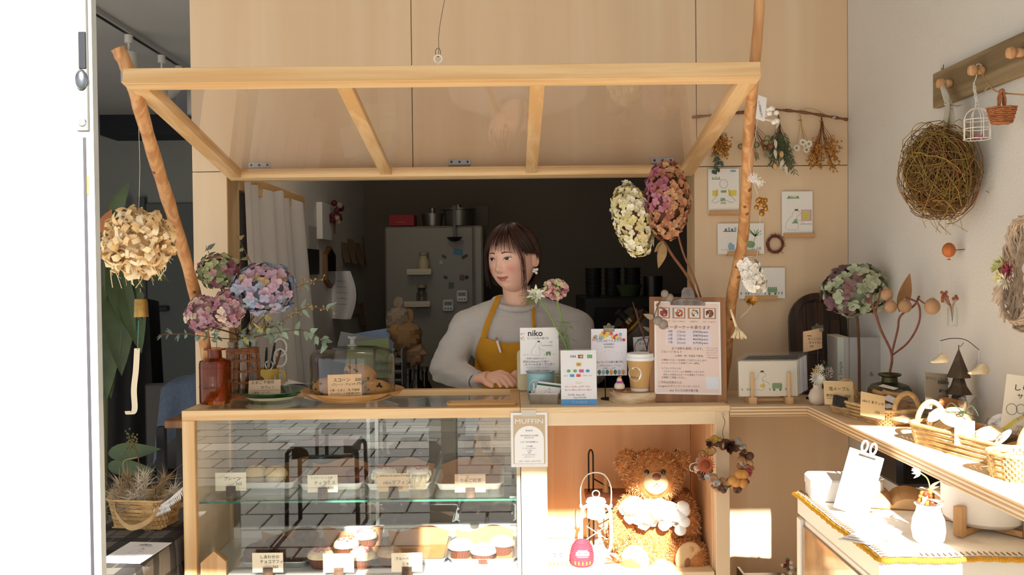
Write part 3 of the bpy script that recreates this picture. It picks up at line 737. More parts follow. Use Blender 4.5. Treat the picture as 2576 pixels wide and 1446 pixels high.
# wicker wrapped vase
b = PZ(612, 998, CT); k = b.y / F
wv = thing('wicker_vase', 'clear glass vase wrapped in open brown wicker holding hydrangeas', 'vase', b)
WIC = mt('brown wicker', 'ab6b42', .7, var=.25, scale=60); WICL = mt('pale wicker', 'd9b37c', .7, var=.22, scale=60, bump=.1)
def wr_(t): return lerp(42, 36, t) * k
G().lathe([(0, 0), (40 * k, 0), (41 * k, 4 * k), (wr_(1) * .96, 118 * k), (37 * k, 140 * k), (36 * k, 140 * k), (wr_(1) * .92, 118 * k), (38 * k, 8 * k), (0, 6 * k)], 36).build('glass', pane('vase glass', (.95, .97, .97), 1.5), wv, .6)
wk = G()
for i in range(15):
    a = i * 2 * PI / 15
    for dx in (-.06, .06): wk.tube([(wr_(t) * 1.06 * math.cos(a + dx), wr_(t) * 1.06 * math.sin(a + dx), t * 118 * k) for t in (0, .25, .5, .75, 1)], 1.1 * k, 5)
wk.build('stakes', WIC, wv, 3)
wk = G()
for z0, n_ in ((2, 5), (38, 2), (66, 2), (92, 2), (112, 5)):
    for j in range(n_):
        zz = (z0 + j * 2.8) * k; t = zz / (118 * k)
        wk.tube([(wr_(t) * (1.09 + .03 * math.sin(a * 9 + j * PI)) * math.cos(a), wr_(t) * (1.09 + .03 * math.sin(a * 9 + j * PI)) * math.sin(a), zz) for a in [q * 2 * PI / 54 for q in range(54)]], 1.25 * k, 5, closed=True)
wk.build('weave', WIC, wv, 3)
vb = b.copy(); vt = b + Vector((0, 0, 138 * k))
PG = [mt('petal dusty pink', 'c09a98', .75, var=.15, scale=60), mt('petal rose', 'a8737e', .75, var=.2, scale=60), mt('petal beige pink', 'd3bda6', .75, var=.15, scale=60), mt('petal mauve', 'b08c98', .75, var=.15, scale=60)]
PGR = [mt('petal green', '96a074', .75, var=.15, scale=60), mt('petal green red', 'ab8280', .75, var=.25, scale=60), mt('petal crimson', '96566a', .75, var=.2, scale=60), mt('petal pale green', 'adb184', .75, var=.15, scale=60)]
PB = [mt('petal slate blue', '8b96ab', .75, var=.15, scale=60), mt('petal lavender', 'a09bb0', .75, var=.15, scale=60), mt('petal pink violet', 'b595a4', .75, var=.15, scale=60), mt('petal grey blue', '98a2b0', .75, var=.15, scale=60), mt('petal ochre', 'b59670', .75, var=.15, scale=60)]
def stem_to(c): return [vb + Vector((rj(.02), rj(.02), .01)), vt + Vector((rj(.02), rj(.02), 0)), Vector(c) + Vector((0, 0, -.03))]
c = P(550, 682, 2.6); hydrangea('green and crimson hydrangea head at the back of the wicker vase', vb, stem_to(c), c, (.058, .05, .046), 105, PGR, .012, seed=2)
c = P(512, 790, 2.53); hydrangea('dusty pink hydrangea head at the left of the wicker vase', vb, stem_to(c), c, (.046, .044, .048), 90, PG, .0122, seed=3)
c = P(574, 776, 2.52); hydrangea('beige pink hydrangea head in the middle of the wicker vase', vb, stem_to(c), c, (.044, .044, .05), 90, PG[::-1], .0122, seed=4)
c = P(664, 726, 2.54); hydrangea('blue and lavender hydrangea head above the wicker vase', vb, stem_to(c), c, (.085, .065, .068), 135, PB, .0172, seed=5, split=lambda q, rd: (rd.choice([2, 2, 2, 1, 1, 2, 2, 4]) if q.x * .3 - q.y + q.z * .5 > .75 and rd.random() < .8 else rd.choice([0, 0, 1, 3, 3, 2])))
def br(label, p2, n=9, L=.03, w=.018, m=EUC, s=1, y=2.55, **kw):
    pts = [vt + Vector((rj(.02), rj(.015), -.03)), vt + Vector((rj(.02), rj(.01), .005))] + [P(px, py, y) for px, py in p2]
    return branch(label, pts, m, STEMB, n, L, w, 'eucalyptus_branch', 'eucalyptus in the wicker vase', s, **kw)
br('eucalyptus branch arching right past the curtain with trailing leaves', [(680, 840), (760, 830), (805, 850), (822, 870)], 11, .03, .017, EUC, 5)
br('seeded eucalyptus reaching far right to the curtain edge', [(660, 800), (720, 735), (812, 700)], 3, .03, .012, EUC, 6, clust=(SEEDB, 46))
br('seeded eucalyptus with ochre seeds below the first reaching right', [(690, 820), (770, 775), (850, 782)], 4, .036, .014, EUC, 7, clust=(SEEDB, 40))
br('eucalyptus branch with broad leaves low at the right', [(650, 835), (690, 820), (712, 845)], 5, .042, .024, EUC, 8)
br('tall eucalyptus twig rising above the pink heads', [(560, 720), (535, 660), (518, 618)], 8, .026, .015, EUCD, 9, y=2.63)
br('dried olive twig rising highest beside the curtain', [(640, 700), (620, 640), (596, 592)], 6, .026, .014, OLIVE, 10, y=2.64)
br('thin eucalyptus twig trailing out to the left', [(540, 850), (470, 840), (398, 842)], 11, .022, .008, EUCD, 11, y=2.5, start=.45)
br('dried yellow green leaves hanging in the middle of the vase', [(655, 830), (665, 800), (668, 835)], 4, .03, .02, mt('dried yellow leaf', 'b5ac6a', .75, var=.2, scale=30), 12)
# green plate with card
b = PZ(683, 1002, CT); k = b.y / F
gp = thing('green_plate', 'dark green glazed oval plate on the counter', 'plate', b)
GRN = mt('green glaze', '1f4a26', .12, coat=.5, var=.25, scale=15)
G().lathe([(0, .0), (52 * k, 0), (54 * k, 4 * k), (92 * k, 20 * k), (93 * k, 22 * k), (90 * k, 22 * k), (56 * k, 8 * k), (0, 7 * k)], 48, sy=.9).build('plate', GRN, gp, .7)
G().lathe([(50 * k, -.0), (54 * k, 0), (66 * k, 8 * k), (54 * k, 4 * k)], 48, sy=.9).build('foot', mt('pale clay', 'cfc8a8', .6), gp, .7)
card('price_card', 'kraft card reading egg free muffin on the green plate', b + Vector((-8 * k, -.045, .014)), 80 * k, 40 * k, .3, 0, -.03, mt('pinkish kraft', 'd9bd9c', .75), lambda l: (txt(l, 'たまご 不使用', -33 * k, 31 * k, 9 * k), txt(l, 'マフィン', -10 * k, 18 * k, 9 * k), ln(l, [(-32 * k, 14 * k), (38 * k, 14 * k)], .5 * k), txt(l, '小麦粉・ケーキ', -32 * k, 6 * k, 6.5 * k), txt(l, 'マフィン・乳製品　300', -34 * k, -1 * k + 1 * k, 5 * k)), cat='price card')
# enamel mug with pens, scissors and hook
b = PZ(672, 978, CT); k = b.y / F
mg = thing('yellow_mug', 'yellow mug holding pens behind the wicker vase', 'mug', b)
YM = mt('yellow enamel', 'dcbe62', .35)
G().lathe([(0, 0), (26 * k, 0), (28 * k, 3 * k), (29 * k, 52 * k), (27 * k, 52 * k), (26 * k, 6 * k), (0, 5 * k)], 30).build('cup', YM, mg, .6)
G().tube(spline([(27 * k, 0, 44 * k), (42 * k, 0, 42 * k), (44 * k, 0, 26 * k), (28 * k, 0, 12 * k)], 6), 3.2 * k, 8).build('handle', YM, mg, 3)
G().lathe([(0, 0), (9 * k, 0), (9 * k, 1.5 * k), (0, 1.5 * k)], 16, 0, (-8 * k, -28 * k, 26 * k), Matrix.Rotation(PI / 2, 3, 'X')).build('emblem', mt('brown emblem', '6a5540', .6), mg)
for i, (dx, col, dz) in enumerate(((-10, '17191c', 96), (4, '1c1a20', 108), (12, '7a4a28', 92))):
    a = b + Vector((dx * k * .6, 0, 8 * k)); e = b + Vector((dx * k * 1.0 + (10 + 6 * i) * k, .0, dz * k))
    t = thing('pen', ['black pen leaning left in the yellow mug', 'tallest black pen in the yellow mug', 'brown pencil in the yellow mug'][i], 'pen', a)
    G().tube([a, e], 3.2 * k, 8).build('barrel', mt('pen ' + col, col, .4), t, w=True); G().tube([e, e + (e - a).normalized() * 9 * k], [2.6 * k, 2 * k], 8).build('cap', mt('pen cap', '2a2222', .4), t, w=True)
t = thing('scissors', 'scissors with white handles standing in the yellow mug', 'scissors', b + Vector((.008, 0, 0)))
for s_ in (0, 1):
    G().tube([(28 * k + 16 * k * math.cos(a), s_ * .004, (78 + 26 * s_) * k + 22 * k * math.sin(a)) for a in [q * 2 * PI / 18 for q in range(18)]], 2.4 * k, 7, closed=True).build('handle', mt('white plastic', 'e4e1dc', .4), t)
    G().tube([(0, 0, 12 * k), (22 * k, s_ * .004, (60 + 20 * s_) * k)], 3 * k, 6).build('blade', STEEL, t)
hk = P(678, 935, b.y - .03); tag(G().tube(spline([hk + Vector(q) * k for q in ((-8, 0, 8), (-10, 0, 22), (2, 0, 27), (8, 0, 16), (-2, 0, -4), (-4, 0, -24), (6, 0, -30), (13, 0, -22), (12, 0, -12))], 6), 2.0 * k, 7).build('s_hook', STEEL), 'steel S hook hanging on the yellow mug', 'hook')
# -- cake dome with scones
b = PZ(888, 1004, CT); k = b.y / F
pl = thing('wooden_plate', 'round pale wooden plate under the scone dome', 'plate', b)
G().lathe([(0, 0), (80 * k, 0), (118 * k, 15 * k), (129 * k, 25 * k), (126 * k, 26 * k), (112 * k, 18 * k), (80 * k, 7 * k), (0, 7 * k)], 56).build('plate', wood('plate wood', 'e0b077', 'c28d52', 'X', 2, .45), pl, .7)
G().sheet(lambda u, v: ((u - .5) * 210 * k, (v - .5) * 170 * k, 8.5 * k + 30 * k * max(0, abs(u - .5) * 2 - .75) + 2 * k * math.sin(u * 8 + v * 5)), 16, 10).build('paper_liner', PAPER, pl, 3)
dm_ = thing('cake_dome', 'clear glass cake dome with knob over the scones', 'dome', b + Vector((0, 0, 9 * k)))
CG = pane('dome glass', (.93, .94, .94), 1.5, 0, 1.3)
R_ = 106 * k
G().lathe([(R_, 0), (R_, 100 * k), (R_ * .985, 108 * k), (R_ * .93, 114 * k), (R_ * .6, 122 * k), (.001, 126 * k)], 56).build('dome', CG, dm_, .9)
G().lathe([(R_ * .985, 0), (R_ * .985, 100 * k), (R_ * .965, 106 * k), (R_ * .91, 111 * k)], 56).build('inner_wall', CG, dm_, .9)
G().lathe([(0, 125 * k), (12 * k, 126 * k), (12 * k, 129 * k), (6 * k, 131 * k), (5 * k, 141 * k), (10 * k, 145 * k), (12 * k, 148 * k), (11 * k, 150 * k), (0, 151 * k)], 24).build('knob', mt('knob glass', 'e4e6e6', .08, trans=.7), dm_, .6)
SCO = mt('scone crust', 'd29a58', .75, var=.18, scale=22, bump=.3, bscale=60); CHIP = mt('chocolate chip', '2a1a14', .6)
def scone(px, py, dz, rx, ry, rz, lab, dy=0, seed=1, a=0):
    q = P(px, py, b.y + dy); q.z = b.z + dz; rd = random.Random(seed); t = thing('scone', lab, 'scone', q, (0, a, rd.uniform(-.5, .5)), 'scones under the dome')
    ph = rd.uniform(0, 6); G().ell((0, 0, rz), rx, ry, rz, 26, 14, fn=lambda v: 1 + .06 * math.sin(v.x * 4 + ph) * math.sin(v.y * 5 + v.z * 3 + ph)).build('crust', SCO, t, 3)
    for i in range(10):
        v = Vector((rd.uniform(-.9, .9), -rd.uniform(.3, 1), rd.uniform(-.6, .7))).normalized()
        G().ell((v.x * rx * .99, v.y * ry * .99, rz + v.z * rz * .99), .004, .004, .0035, 7, 5).build('chip', CHIP, t, 3)
z0 = 8.5 * k
scone(830, 985, z0, 44 * k, 40 * k, 24 * k, 'chocolate chip scone at the left under the dome', -.0, 1)
scone(868, 990, z0, 42 * k, 26 * k, 15 * k, 'flat chocolate chip scone in front under the card', -.065, 2)
scone(945, 985, z0, 38 * k, 36 * k, 22 * k, 'round chocolate chip scone at the right under the dome', -.03, 3)
scone(905, 960, z0 + 28 * k, 36 * k, 36 * k, 25 * k, 'scone leaning on top of the others', .035, 4, .4)
scone(888, 960, z0 + 44 * k, 26 * k, 26 * k, 16 * k, 'topmost plain scone behind the kraft card', .05, 5, .2)
G0 = PZ(866, 1020, CT)
card('price_card', 'kraft card for scones 300 yen leaning on the glass dome', P(868, 995, b.y - R_ - .006), 81 * k, 51 * k, .02, 0, -.02, KRAFT, lambda l: (txt(l, 'スコーン　300', -28 * k, 34 * k, 10.5 * k), txt(l, '(プレーン・チョコチップ)', -31 * k, 25 * k, 6.2 * k), txt(l, 'yen', 30 * k, 29 * k, 5 * k), txt(l, '小麦・たまご・乳 不使用', -37 * k, 11 * k, 6.4 * k), txt(l, '(チョコレートは乳成分含む)', -36 * k, 3 * k, 6 * k)), cat='price card')
# pale tray inside the case top, right of the dome
b = PZ(1212, 1018, CT); k = b.y / F
wt = thing('wooden_tray', 'narrow pale wooden tray on the glass counter top', 'tray', b + Vector((0, .0, -.004)))
g = G(); rloft(g, 172 * k, .055, .012, [(-.004, 0), (0, .004), (.003, .012), (.003, .013), (-.003, .013), (-.006, .006)]); g.build('tray', wood('tray wood', 'e0b77c', 'cf9f60', 'X', 1.5, .4), wt, .6)
# loose papers behind the dome
b2 = P(742, 975, 2.93)
for i in range(3):
    tag(G().sheet(lambda u, v: ((u - .5) * .11, (v - .5) * .07, .002 + .004 * i + .008 * math.sin(u * 5 + i) * v), 8, 6).build('paper_sheet', PAPER, None, 3, (b2.x + .012 * i, 2.965, CT + .003 + .004 * i), (0, 0, .15 * i - .1)), ['lowest loose white sheet on the sill behind the dome', 'middle loose white sheet on the sill behind the dome', 'top loose white sheet on the sill behind the dome'][i], 'paper')
# -- counter, middle and right: signs, cup, flowers
def clip(par, w, loc, rot=(0, 0, 0), mat=None, name='bulldog_clip'):
    """spring clip with a rounded thumb plate and loop, gripping a sheet edge at loc"""
    m = mat or mt('old metal clip', '8a8272', .4, .85, var=.25, scale=60); M = Matrix.Translation(Vector(loc)) @ rotm(rot)
    g = G(); g.T = M; g.box(-w / 2, w / 2, -.006, .006, -.004, .010, 0, .002); g.tube([(-w / 2, 0, .011), (w / 2, 0, .011)], .0042, 10)
    g.prism([(-w * .22, .012), (w * .22, .012), (w * .16, w * .55), (w * .08, w * .66), (-w * .08, w * .66), (-w * .16, w * .55)], -.0015, .0015)
    g.tube([(w * .09 * math.cos(a), -.003, w * .5 + w * .09 * math.sin(a)) for a in [q * PI / 6 for q in range(12)]], .0012, 5, closed=True)
    return g.build(name, m, par, .6)
def bear(g, x, z, s, m=0, flip=1, w=.0006):
    """plain line drawing of a stooping bear-like animal in a small cap"""
    body = [(-.05, .62), (-.2, .5), (-.3, .3), (-.32, .14), (-.2, .06), (-.05, .08), (.1, .04), (.2, .1), (.2, .25), (.16, .45), (.14, .6), (.26, .66), (.3, .74), (.2, .82), (.08, .84), (-.02, .76)]
    ln(g, [(x + a * s * flip, z + b * s) for a, b in body], w, m, closed=True)
    rect(g, x + min(.06 * flip, .2 * flip) * s, x + max(.06 * flip, .2 * flip) * s, z + .83 * s, z + .9 * s, 0)
    ln(g, [(x + .1 * s * flip, z + .5 * s), (x + .3 * s * flip, z + .42 * s), (x + .46 * s * flip, z + .3 * s)], w, m)
def cart(g, x, z, s, green, dark):
    rect(g, x, x + .42 * s, z + .1 * s, z + .28 * s, green); disc(g, x + .08 * s, z + .05 * s, .05 * s, m=dark, n=10); disc(g, x + .34 * s, z + .05 * s, .05 * s, m=dark, n=10)
    for i in range(5): disc(g, x + (.05 + .08 * i) * s, z + .31 * s, .03 * s, m=dark, n=6)
def tufts(g, xs, z, s, m):
    for x in xs:
        for d in (-.5, 0, .5): ln(g, [(x, z), (x + d * s * .6, z + s)], s * .18, m)
GREENINK = mt('green ink', '7fa77a', .7); YELINK = mt('yellow ink', 'e2cf5a', .7); BLUEINK = mt('blue ink', '8fb6cc', .7); PINKINK = mt('pink ink', 'd9a7b0', .7); ORINK = mt('orange ink', 'e2a168', .7); REDINK = mt('red ink', 'd2483f', .7); WHITEINK = mt('white ink', 'f6f6f6', .6)
# champagne tablet on a stand
a = P(1301, 980, 2.82); e = P(1497, 882, 2.82)
tb = thing('tablet', 'champagne coloured register tablet seen from behind', 'tablet', (a.x, 2.82, CT + .004), (-.12, 0, 0))
g = G(); rloft(g, e.x - a.x, e.z - CT, .012, [(-.002, 0), (0, .002), (0, .008), (-.002, .010)]); g.v = [((e.x - a.x) / 2 + x, z, (e.z - CT) / 2 + y) for x, y, z in g.v]
g.build('shell', mt('champagne metal', 'cdbd98', .35, .5), tb, .6)
# flyer standing in a blue enamel mug
b = PZ(1360, 1003, CT); k = b.y / F
bm = thing('blue_mug', 'pale blue enamel mug with a white swan emblem', 'mug', b)
BE = mt('pale blue enamel', '93bfc6', .3, coat=.3)
G().lathe([(0, 0), (33 * k, 0), (34 * k, 3 * k), (34.5 * k, 66 * k), (36.5 * k, 68 * k), (36 * k, 70 * k), (33.5 * k, 69 * k), (33 * k, 5 * k), (0, 4 * k)], 40).build('cup', BE, bm, .6)
G().lathe([(35.5 * k, 67.5 * k), (37.2 * k, 69 * k), (35.5 * k, 70.6 * k)], 40).build('rim', mt('grey rim', '7d8a90', .4), bm, 3)
G().tube(spline([(33 * k, 0, 58 * k), (50 * k, 0, 57 * k), (58 * k, 0, 46 * k), (52 * k, 0, 28 * k), (33 * k, 0, 16 * k)], 6), 4 * k, 8, flat=.5).build('handle', BE, bm, 3)
l = G(); disc(l, -14 * k, 32 * k, 15 * k, 20 * k, ring=1.2 * k, n=28); sw = [(-20, 24), (-12, 22), (-4, 27), (-8, 33), (-15, 31), (-15, 40), (-18, 44), (-21, 42), (-19, 38), (-21, 30)]
l.add([(x * k, -.0006, z * k) for x, z in sw], [tuple(range(len(sw)))])
l.v = [(x, -math.sqrt(max(1e-9, (35.2 * k) ** 2 - x * x)), z) for x, y, z in l.v]; l.build('swan_emblem', WHITEINK, bm, 0)
def niko(l):
    txt(l, 'niko', -30 * k, 96 * k, 22 * k, bold=.012); txt(l, 'ちいさな焼き菓子店', -32 * k, 88 * k, 6.2 * k, 1)
    bear(l, -8 * k, 44 * k, 44 * k, 1); cart(l, 16 * k, 46 * k, 30 * k, 2, 0); tufts(l, [-38 * k, -30 * k, 12 * k, 36 * k], 47 * k, 3 * k, 2)
    txt(l, '1th', 24 * k, 78 * k, 7 * k, 3); txt(l, 'anniversary', 6 * k, 70 * k, 6 * k, 3)
    txt(l, '1年間の感謝を込めて…', -36 * k, 37 * k, 5.6 * k, 1); txt(l, '2024.2.5(mon) 11:00〜', -43 * k, 29 * k, 7.2 * k); txt(l, 'スペシャルオープンデー', -38 * k, 21.5 * k, 7 * k, bold=.01)
    txt(l, 'マフィンとお花とコーヒー', -34 * k, 15 * k, 5 * k, 1); txt(l, 'マフィンご購入のお客様に', -32 * k, 6 * k, 5 * k, 1); txt(l, '1周年記念ノベルティプレゼント', -32 * k, 0, 4.2 * k, 1)
    for i in range(14): disc(l, (-42 + rj(5)) * k, (94 + rj(9)) * k, 1.2 * k, m=4 if i % 3 == 0 else 1, n=6)
    rect(l, -40 * k, 30 * k, 20 * k, 24 * k, 5, y=-.0003)
card('shop_flyer', 'white flyer headed niko standing in the blue mug', b + Vector((-1 * k, .01, 62 * k)), 98 * k, 117 * k, .02, .05, 0, PAPER, niko, [INK, PENCIL, GREENINK, GREENINK, PINKINK, mt('peach band', 'ecd3bd', .7)], 'flyer', curl=.006)
# small steel tin with cards
b = PZ(1370, 1018, CT); k = b.y / F
tn = thing('steel_tin', 'small rectangular steel tin of shop cards on the counter', 'tin', b + Vector((0, .03, 0)), (0, 0, -.06))
g = G(); rloft(g, 80 * k, .06, .008, [(-.006, 0), (.0, 24 * k), (.002, 28 * k), (.002, 29 * k), (-.001, 29 * k), (-.007, 2 * k)]); g.build('tin', mt('dull steel', 'a9a8a2', .35, .9, var=.12, scale=40), tn, .6)
for i in range(3):
    card('shop_card', ['shop card with bear sketch on top in the steel tin', 'green edged shop card in the middle of the steel tin', 'shop card at the back of the steel tin'][i], b + Vector((4 * k + i * 2 * k, .014 + i * .006, 16 * k + 3 * i * k)), 62 * k, 36 * k, .75 - .05 * i, -.25, .1, PAPER if i != 1 else mt('green card', '33604c', .6), (lambda l: bear(l, 0, 6 * k, 26 * k, 0)) if i == 0 else None, [PENCIL])
# glass bottle with two garden flowers
b = PZ(1428, 1000, CT); k = b.y / F
gb = thing('flower_bottle', 'clear glass bottle with two flowers behind the payment sign', 'bottle', b)
G().lathe([(0, 0), (30 * k, 0), (32 * k, 4 * k), (30 * k, 60 * k), (16 * k, 96 * k), (14 * k, 112 * k), (18 * k, 116 * k), (17 * k, 120 * k), (13 * k, 119 * k), (12 * k, 96 * k), (28 * k, 58 * k), (29 * k, 6 * k), (0, 5 * k)], 32).build('glass', pane('bottle glass', (.95, .97, .96), 1.5), gb, .6)
G().lathe([(0, 6 * k), (28 * k, 6 * k), (27.5 * k, 40 * k), (0, 40 * k)], 24).build('water', pane('water', (.97, .98, .98), 1.33), gb, .6)
GST = mt('fresh green stem', '7d9a55', .6)
c = P(1397, 728, b.y - .02); t = thing('scabiosa_flower', 'round pink and green flower on a tall stem above the signs', 'flower', b)
G().tube(spline([b + Vector((0, 0, .01)), b + Vector((6 * k, 0, 110 * k)), P(1412, 800, b.y), c + Vector((0, 0, -.012))], 6), 2.6 * k, 8).build('stem', GST, t, w=True)
rd = random.Random(8); G().ell(c + Vector((0, 0, .004)), 14 * k, 14 * k, 16 * k, 16, 10).build('flower_centre', mt('green flower centre', '7d7a4c', .8, var=.3, scale=90), t, w=True)
sm = [mt('pale pink petal', 'e3aeb0', .7), mt('lime cream petal', 'cfd2a0', .7), mt('rose petal', 'd58f98', .7)]
for i in range(120):
    z_ = 1 - 2 * (i + .5) / 120; a = i * 2.4; nn = Vector((math.sqrt(1 - z_ * z_) * math.cos(a), math.sqrt(1 - z_ * z_) * math.sin(a), z_)); q = c + Vector((nn.x * 23 * k, nn.y * 23 * k, nn.z * 17 * k)); g = G()
    d = nn * .9 + Vector((rd.uniform(-1, 1), rd.uniform(-1, 1), rd.uniform(-.6, .6))) * .8
    g.leaf((0, 0, 0), d, Vector((rd.uniform(-1, 1), -1, rd.uniform(-1, 1))), 12 * k, 11 * k, 0, rd.uniform(-.3, .5), 3, .6, True); g.build('petal', sm[1 if (z_ > .1 and rd.random() < .6) or rd.random() < .15 else rd.choice([0, 0, 2])], t, 3, loc=q - b)
c = P(1348, 740, b.y - .03); t = thing('nigella_flower', 'white spiky flower with feathery leaves beside the pink one', 'flower', b)
G().tube(spline([b + Vector((0, 0, .01)), b + Vector((2 * k, 0, 112 * k)), P(1395, 815, b.y - .02), P(1368, 768, b.y - .025), c], 6), 2.2 * k, 8).build('stem', GST, t, w=True)
for i in range(12):
    a = i * 2 * PI / 12; d = Vector((math.cos(a), -.45, math.sin(a) * .7 + .12)); g = G(); g.leaf((0, 0, 0), d, (0, -1, .5), (26 if i % 2 else 19) * k, 10 * k, 0, .15, 4, 1); g.build('petal', mt('ivory petal', 'ecead6', .6), t, 3, loc=c - b)
g = G()
for i in range(14):
    a = i * 2.4; d = Vector((math.cos(a) * .5, math.sin(a) * .5, 1)); g.tube([c, c + d * 10 * k, c + d * 14 * k + Vector((math.cos(a), math.sin(a), -.2)) * 5 * k], .8 * k, 4)
g.build('stamens', mt('green stamen', '9db05a', .7), t, 3, w=True)['kind'] = 'stuff'
g = G()
for i in range(60):
    p0 = c + Vector((0, 0, -.004)) if i < 40 else P(1425, 830, b.y) + Vector((rd.uniform(-.01, .01), 0, rd.uniform(-.03, .03)))
    d = Vector((rd.uniform(-1, .5 if i < 40 else 1), rd.uniform(-.6, .3), rd.uniform(-.7, .3))); q = p0 + d.normalized() * rd.uniform(20, 45) * k
    g.tube([p0, p0.lerp(q, .5) + Vector((0, 0, .003)), q], .45 * k, 3); g.tube([p0.lerp(q, .6), p0.lerp(q, .6) + Vector((rd.uniform(-1, 1), 0, rd.uniform(-1, 1))) * 10 * k], .4 * k, 3)
g.build('feathery_leaves', mt('feathery green', '6f8450', .7), t, w=True)['kind'] = 'stuff'
# payment sign
b = PZ(1457, 1019, CT); k = b.y / F
ps = thing('payment_sign', 'white acrylic payment sign with blue AirPAY footer', 'sign', b, (-.13, 0, -.02))
G().box(-45 * k, 45 * k, .001, .0016, 0, 138 * k).build('paper', PAPER, ps, 0)
G().box(-46 * k, 46 * k, -.002, -.0006, 0, 141 * k).build('acrylic_front', pane('acrylic', (.99, .99, .99), 1.45), ps, 0)
G().box(-46 * k, 46 * k, .0022, .004, 0, 141 * k).box(-46 * k, 46 * k, -.002, .045, -.0, .0015, R=Matrix.Rotation(.13, 3, 'X')).build('acrylic_back', pane('acrylic', (.99, .99, .99), 1.45), ps, 0)
l = G(); y_ = .0006
def T(*a, **q): txt(l, *a, y=y_, **q)
rect(l, -45 * k, 45 * k, 0, 15 * k, 2, y_); T('△ AirPAY', -19 * k, 4 * k, 9 * k, 3, bold=.012); l.v = [(x, yy - .0001 * (1 if False else 0), z) for x, yy, z in l.v]
T('VISA', -22 * k, 120 * k, 8 * k, 4, bold=.02, shear=.2); rect(l, -1 * k, 12 * k, 118 * k, 127 * k, 0, y_); disc(l, 3.6 * k, 122.5 * k, 3.2 * k, m=5, y=y_ - .0002); disc(l, 7.6 * k, 122.5 * k, 3.2 * k, m=6, y=y_ - .00025)
rect(l, 22 * k, 35 * k, 118 * k, 127 * k, 7, y_); T('Union', 23 * k, 120.5 * k, 3.6 * k, 3)
rect(l, -6 * k, 7 * k, 98 * k, 107 * k, 6, y_); T('iD', -3 * k, 100 * k, 7 * k, 0, bold=.02)
for i, c_ in enumerate((7, 7, 8, 2)): (disc(l, (-25 + i * 16) * k, 86 * k, 5 * k, 4 * k, m=c_, y=y_) if i != 2 else rect(l, 1 * k, 13 * k, 82 * k, 90 * k, c_, y_))
for i, c_ in enumerate((0, 2, 5, 2, 2)):
    if i in (1, 2): rect(l, (-38 + i * 16) * k, (-27 + i * 16) * k, 71 * k, 78 * k, c_, y_)
    else: T(['nanaco', '', '', 'WAON', 'Suica'][i], (-38 + i * 16) * k, 73 * k, 3.6 * k, c_)
T('Coin+', -8 * k, 54 * k, 7 * k, 6); T('d払い  PayPay  au PAY  R Pay', -35 * k, 45 * k, 5.2 * k, 5); T('● J-Coin  ■ Bank  ● WeChat  ■ JCB', -35 * k, 37 * k, 4.2 * k, 5)
T('支付宝  Alipay HK', -28 * k, 24 * k, 5.6 * k, 4); T('Alipay PARTNER', -14 * k, 17.5 * k, 4.6 * k, 0)
l.build('lettering', [INK, GREYINK, mt('sign blue', '2f8fd0', .5), WHITEINK, mt('navy print', '2a3f86', .6), mt('red print', 'd8392e', .6), mt('amber print', 'e8b53a', .6), mt('teal print', '5fae5a', .6), mt('magenta print', 'd4478a', .6)], ps, 0)
# sign on a clip stand, no code square
b = PZ(1533, 1004, CT); k = b.y / F
ls = thing('clip_stand_sign', 'white notice with paper balloons held by a clip on a wire stand', 'sign', b)
G().lathe([(0, 0), (22 * k, 0), (22 * k, 3 * k), (0, 4 * k)], 24).build('base', MATBLK, ls)
G().tube([(-10 * k, 0, 2 * k), (-10 * k, 0, 180 * k)], 1.5 * k, 7).build('rod', MATBLK, ls)
clip(ls, 27 * k, (0, 0, 174 * k))
G().box(-45 * k, 45 * k, -.003, -.0024, 60 * k, 178 * k).build('paper', mt('lilac white paper', 'eeebf4', .7), ls, 0)
l = G(); rd = random.Random(3); y_ = -.0034
for i in range(46):
    u = rd.uniform(-1, 1); disc(l, u * 40 * k, (164 - 12 * abs(u) ** 1.5 + rd.uniform(-7, 7)) * k, rd.uniform(3, 5) * k, m=1 + rd.randrange(5), y=y_ - .00002 * i, n=12)
def T(*a, **q): txt(l, *a, y=y_, **q)
T('公式LINEできました', 0, 145 * k, 7.4 * k, 0, align='CENTER'); T('友達募集中', 0, 137 * k, 5.6 * k, 0, align='CENTER'); T('@784hhhkc', 0, 130.5 * k, 5 * k, 0, align='CENTER')
T('「niko ちいさな焼き菓子屋」', 0, 92 * k, 6.2 * k, 0, align='CENTER', bold=.008); T('ご予約もLINEトークから', 0, 83.5 * k, 5.4 * k, 0, align='CENTER'); T('お願いします', 0, 76.5 * k, 5.4 * k, 0, align='CENTER')
for i in range(8): disc(l, (-35 + i * 10) * k, 69 * k, 4.4 * k, 6 * k, m=[4, 6, 2, 6, 4, 6, 2, 4][i], y=y_, n=12); rect(l, (-35.6 + i * 10) * k, (-34.4 + i * 10) * k, 61 * k, 66 * k, 0, y_ - .0001)
for i in range(9): disc(l, (-42 + i * 10.5) * k, (124 - 8 * math.sin((i + .5) * PI / 9 * 2) ** 2) * k, 1.2 * k, m=3, y=y_, n=6)
l.build('lettering', [GREYINK, PINKINK, BLUEINK, YELINK, ORINK, REDINK, mt('deep green ink', '4f7a62', .7)], ls, 0)
# handwritten lemonade card
b = P(1628, 912, 2.72); k = b.y / F
card('menu_card', 'small white card with handwritten lemonade bubble behind the paper cup', b, 62 * k, 66 * k, .05, -.05, -.06, PAPER, lambda l: (disc(l, -2 * k, 38 * k, 27 * k, 25 * k, ring=1.4 * k, n=14), txt(l, '自家製', -20 * k, 56 * k, 6 * k), txt(l, 'ホット', -18 * k, 46 * k, 8 * k), txt(l, 'レモネード', -10 * k, 34 * k, 8 * k), txt(l, '450', 4 * k, 22 * k, 8 * k), txt(l, 'yen', 20 * k, 19 * k, 5 * k)))
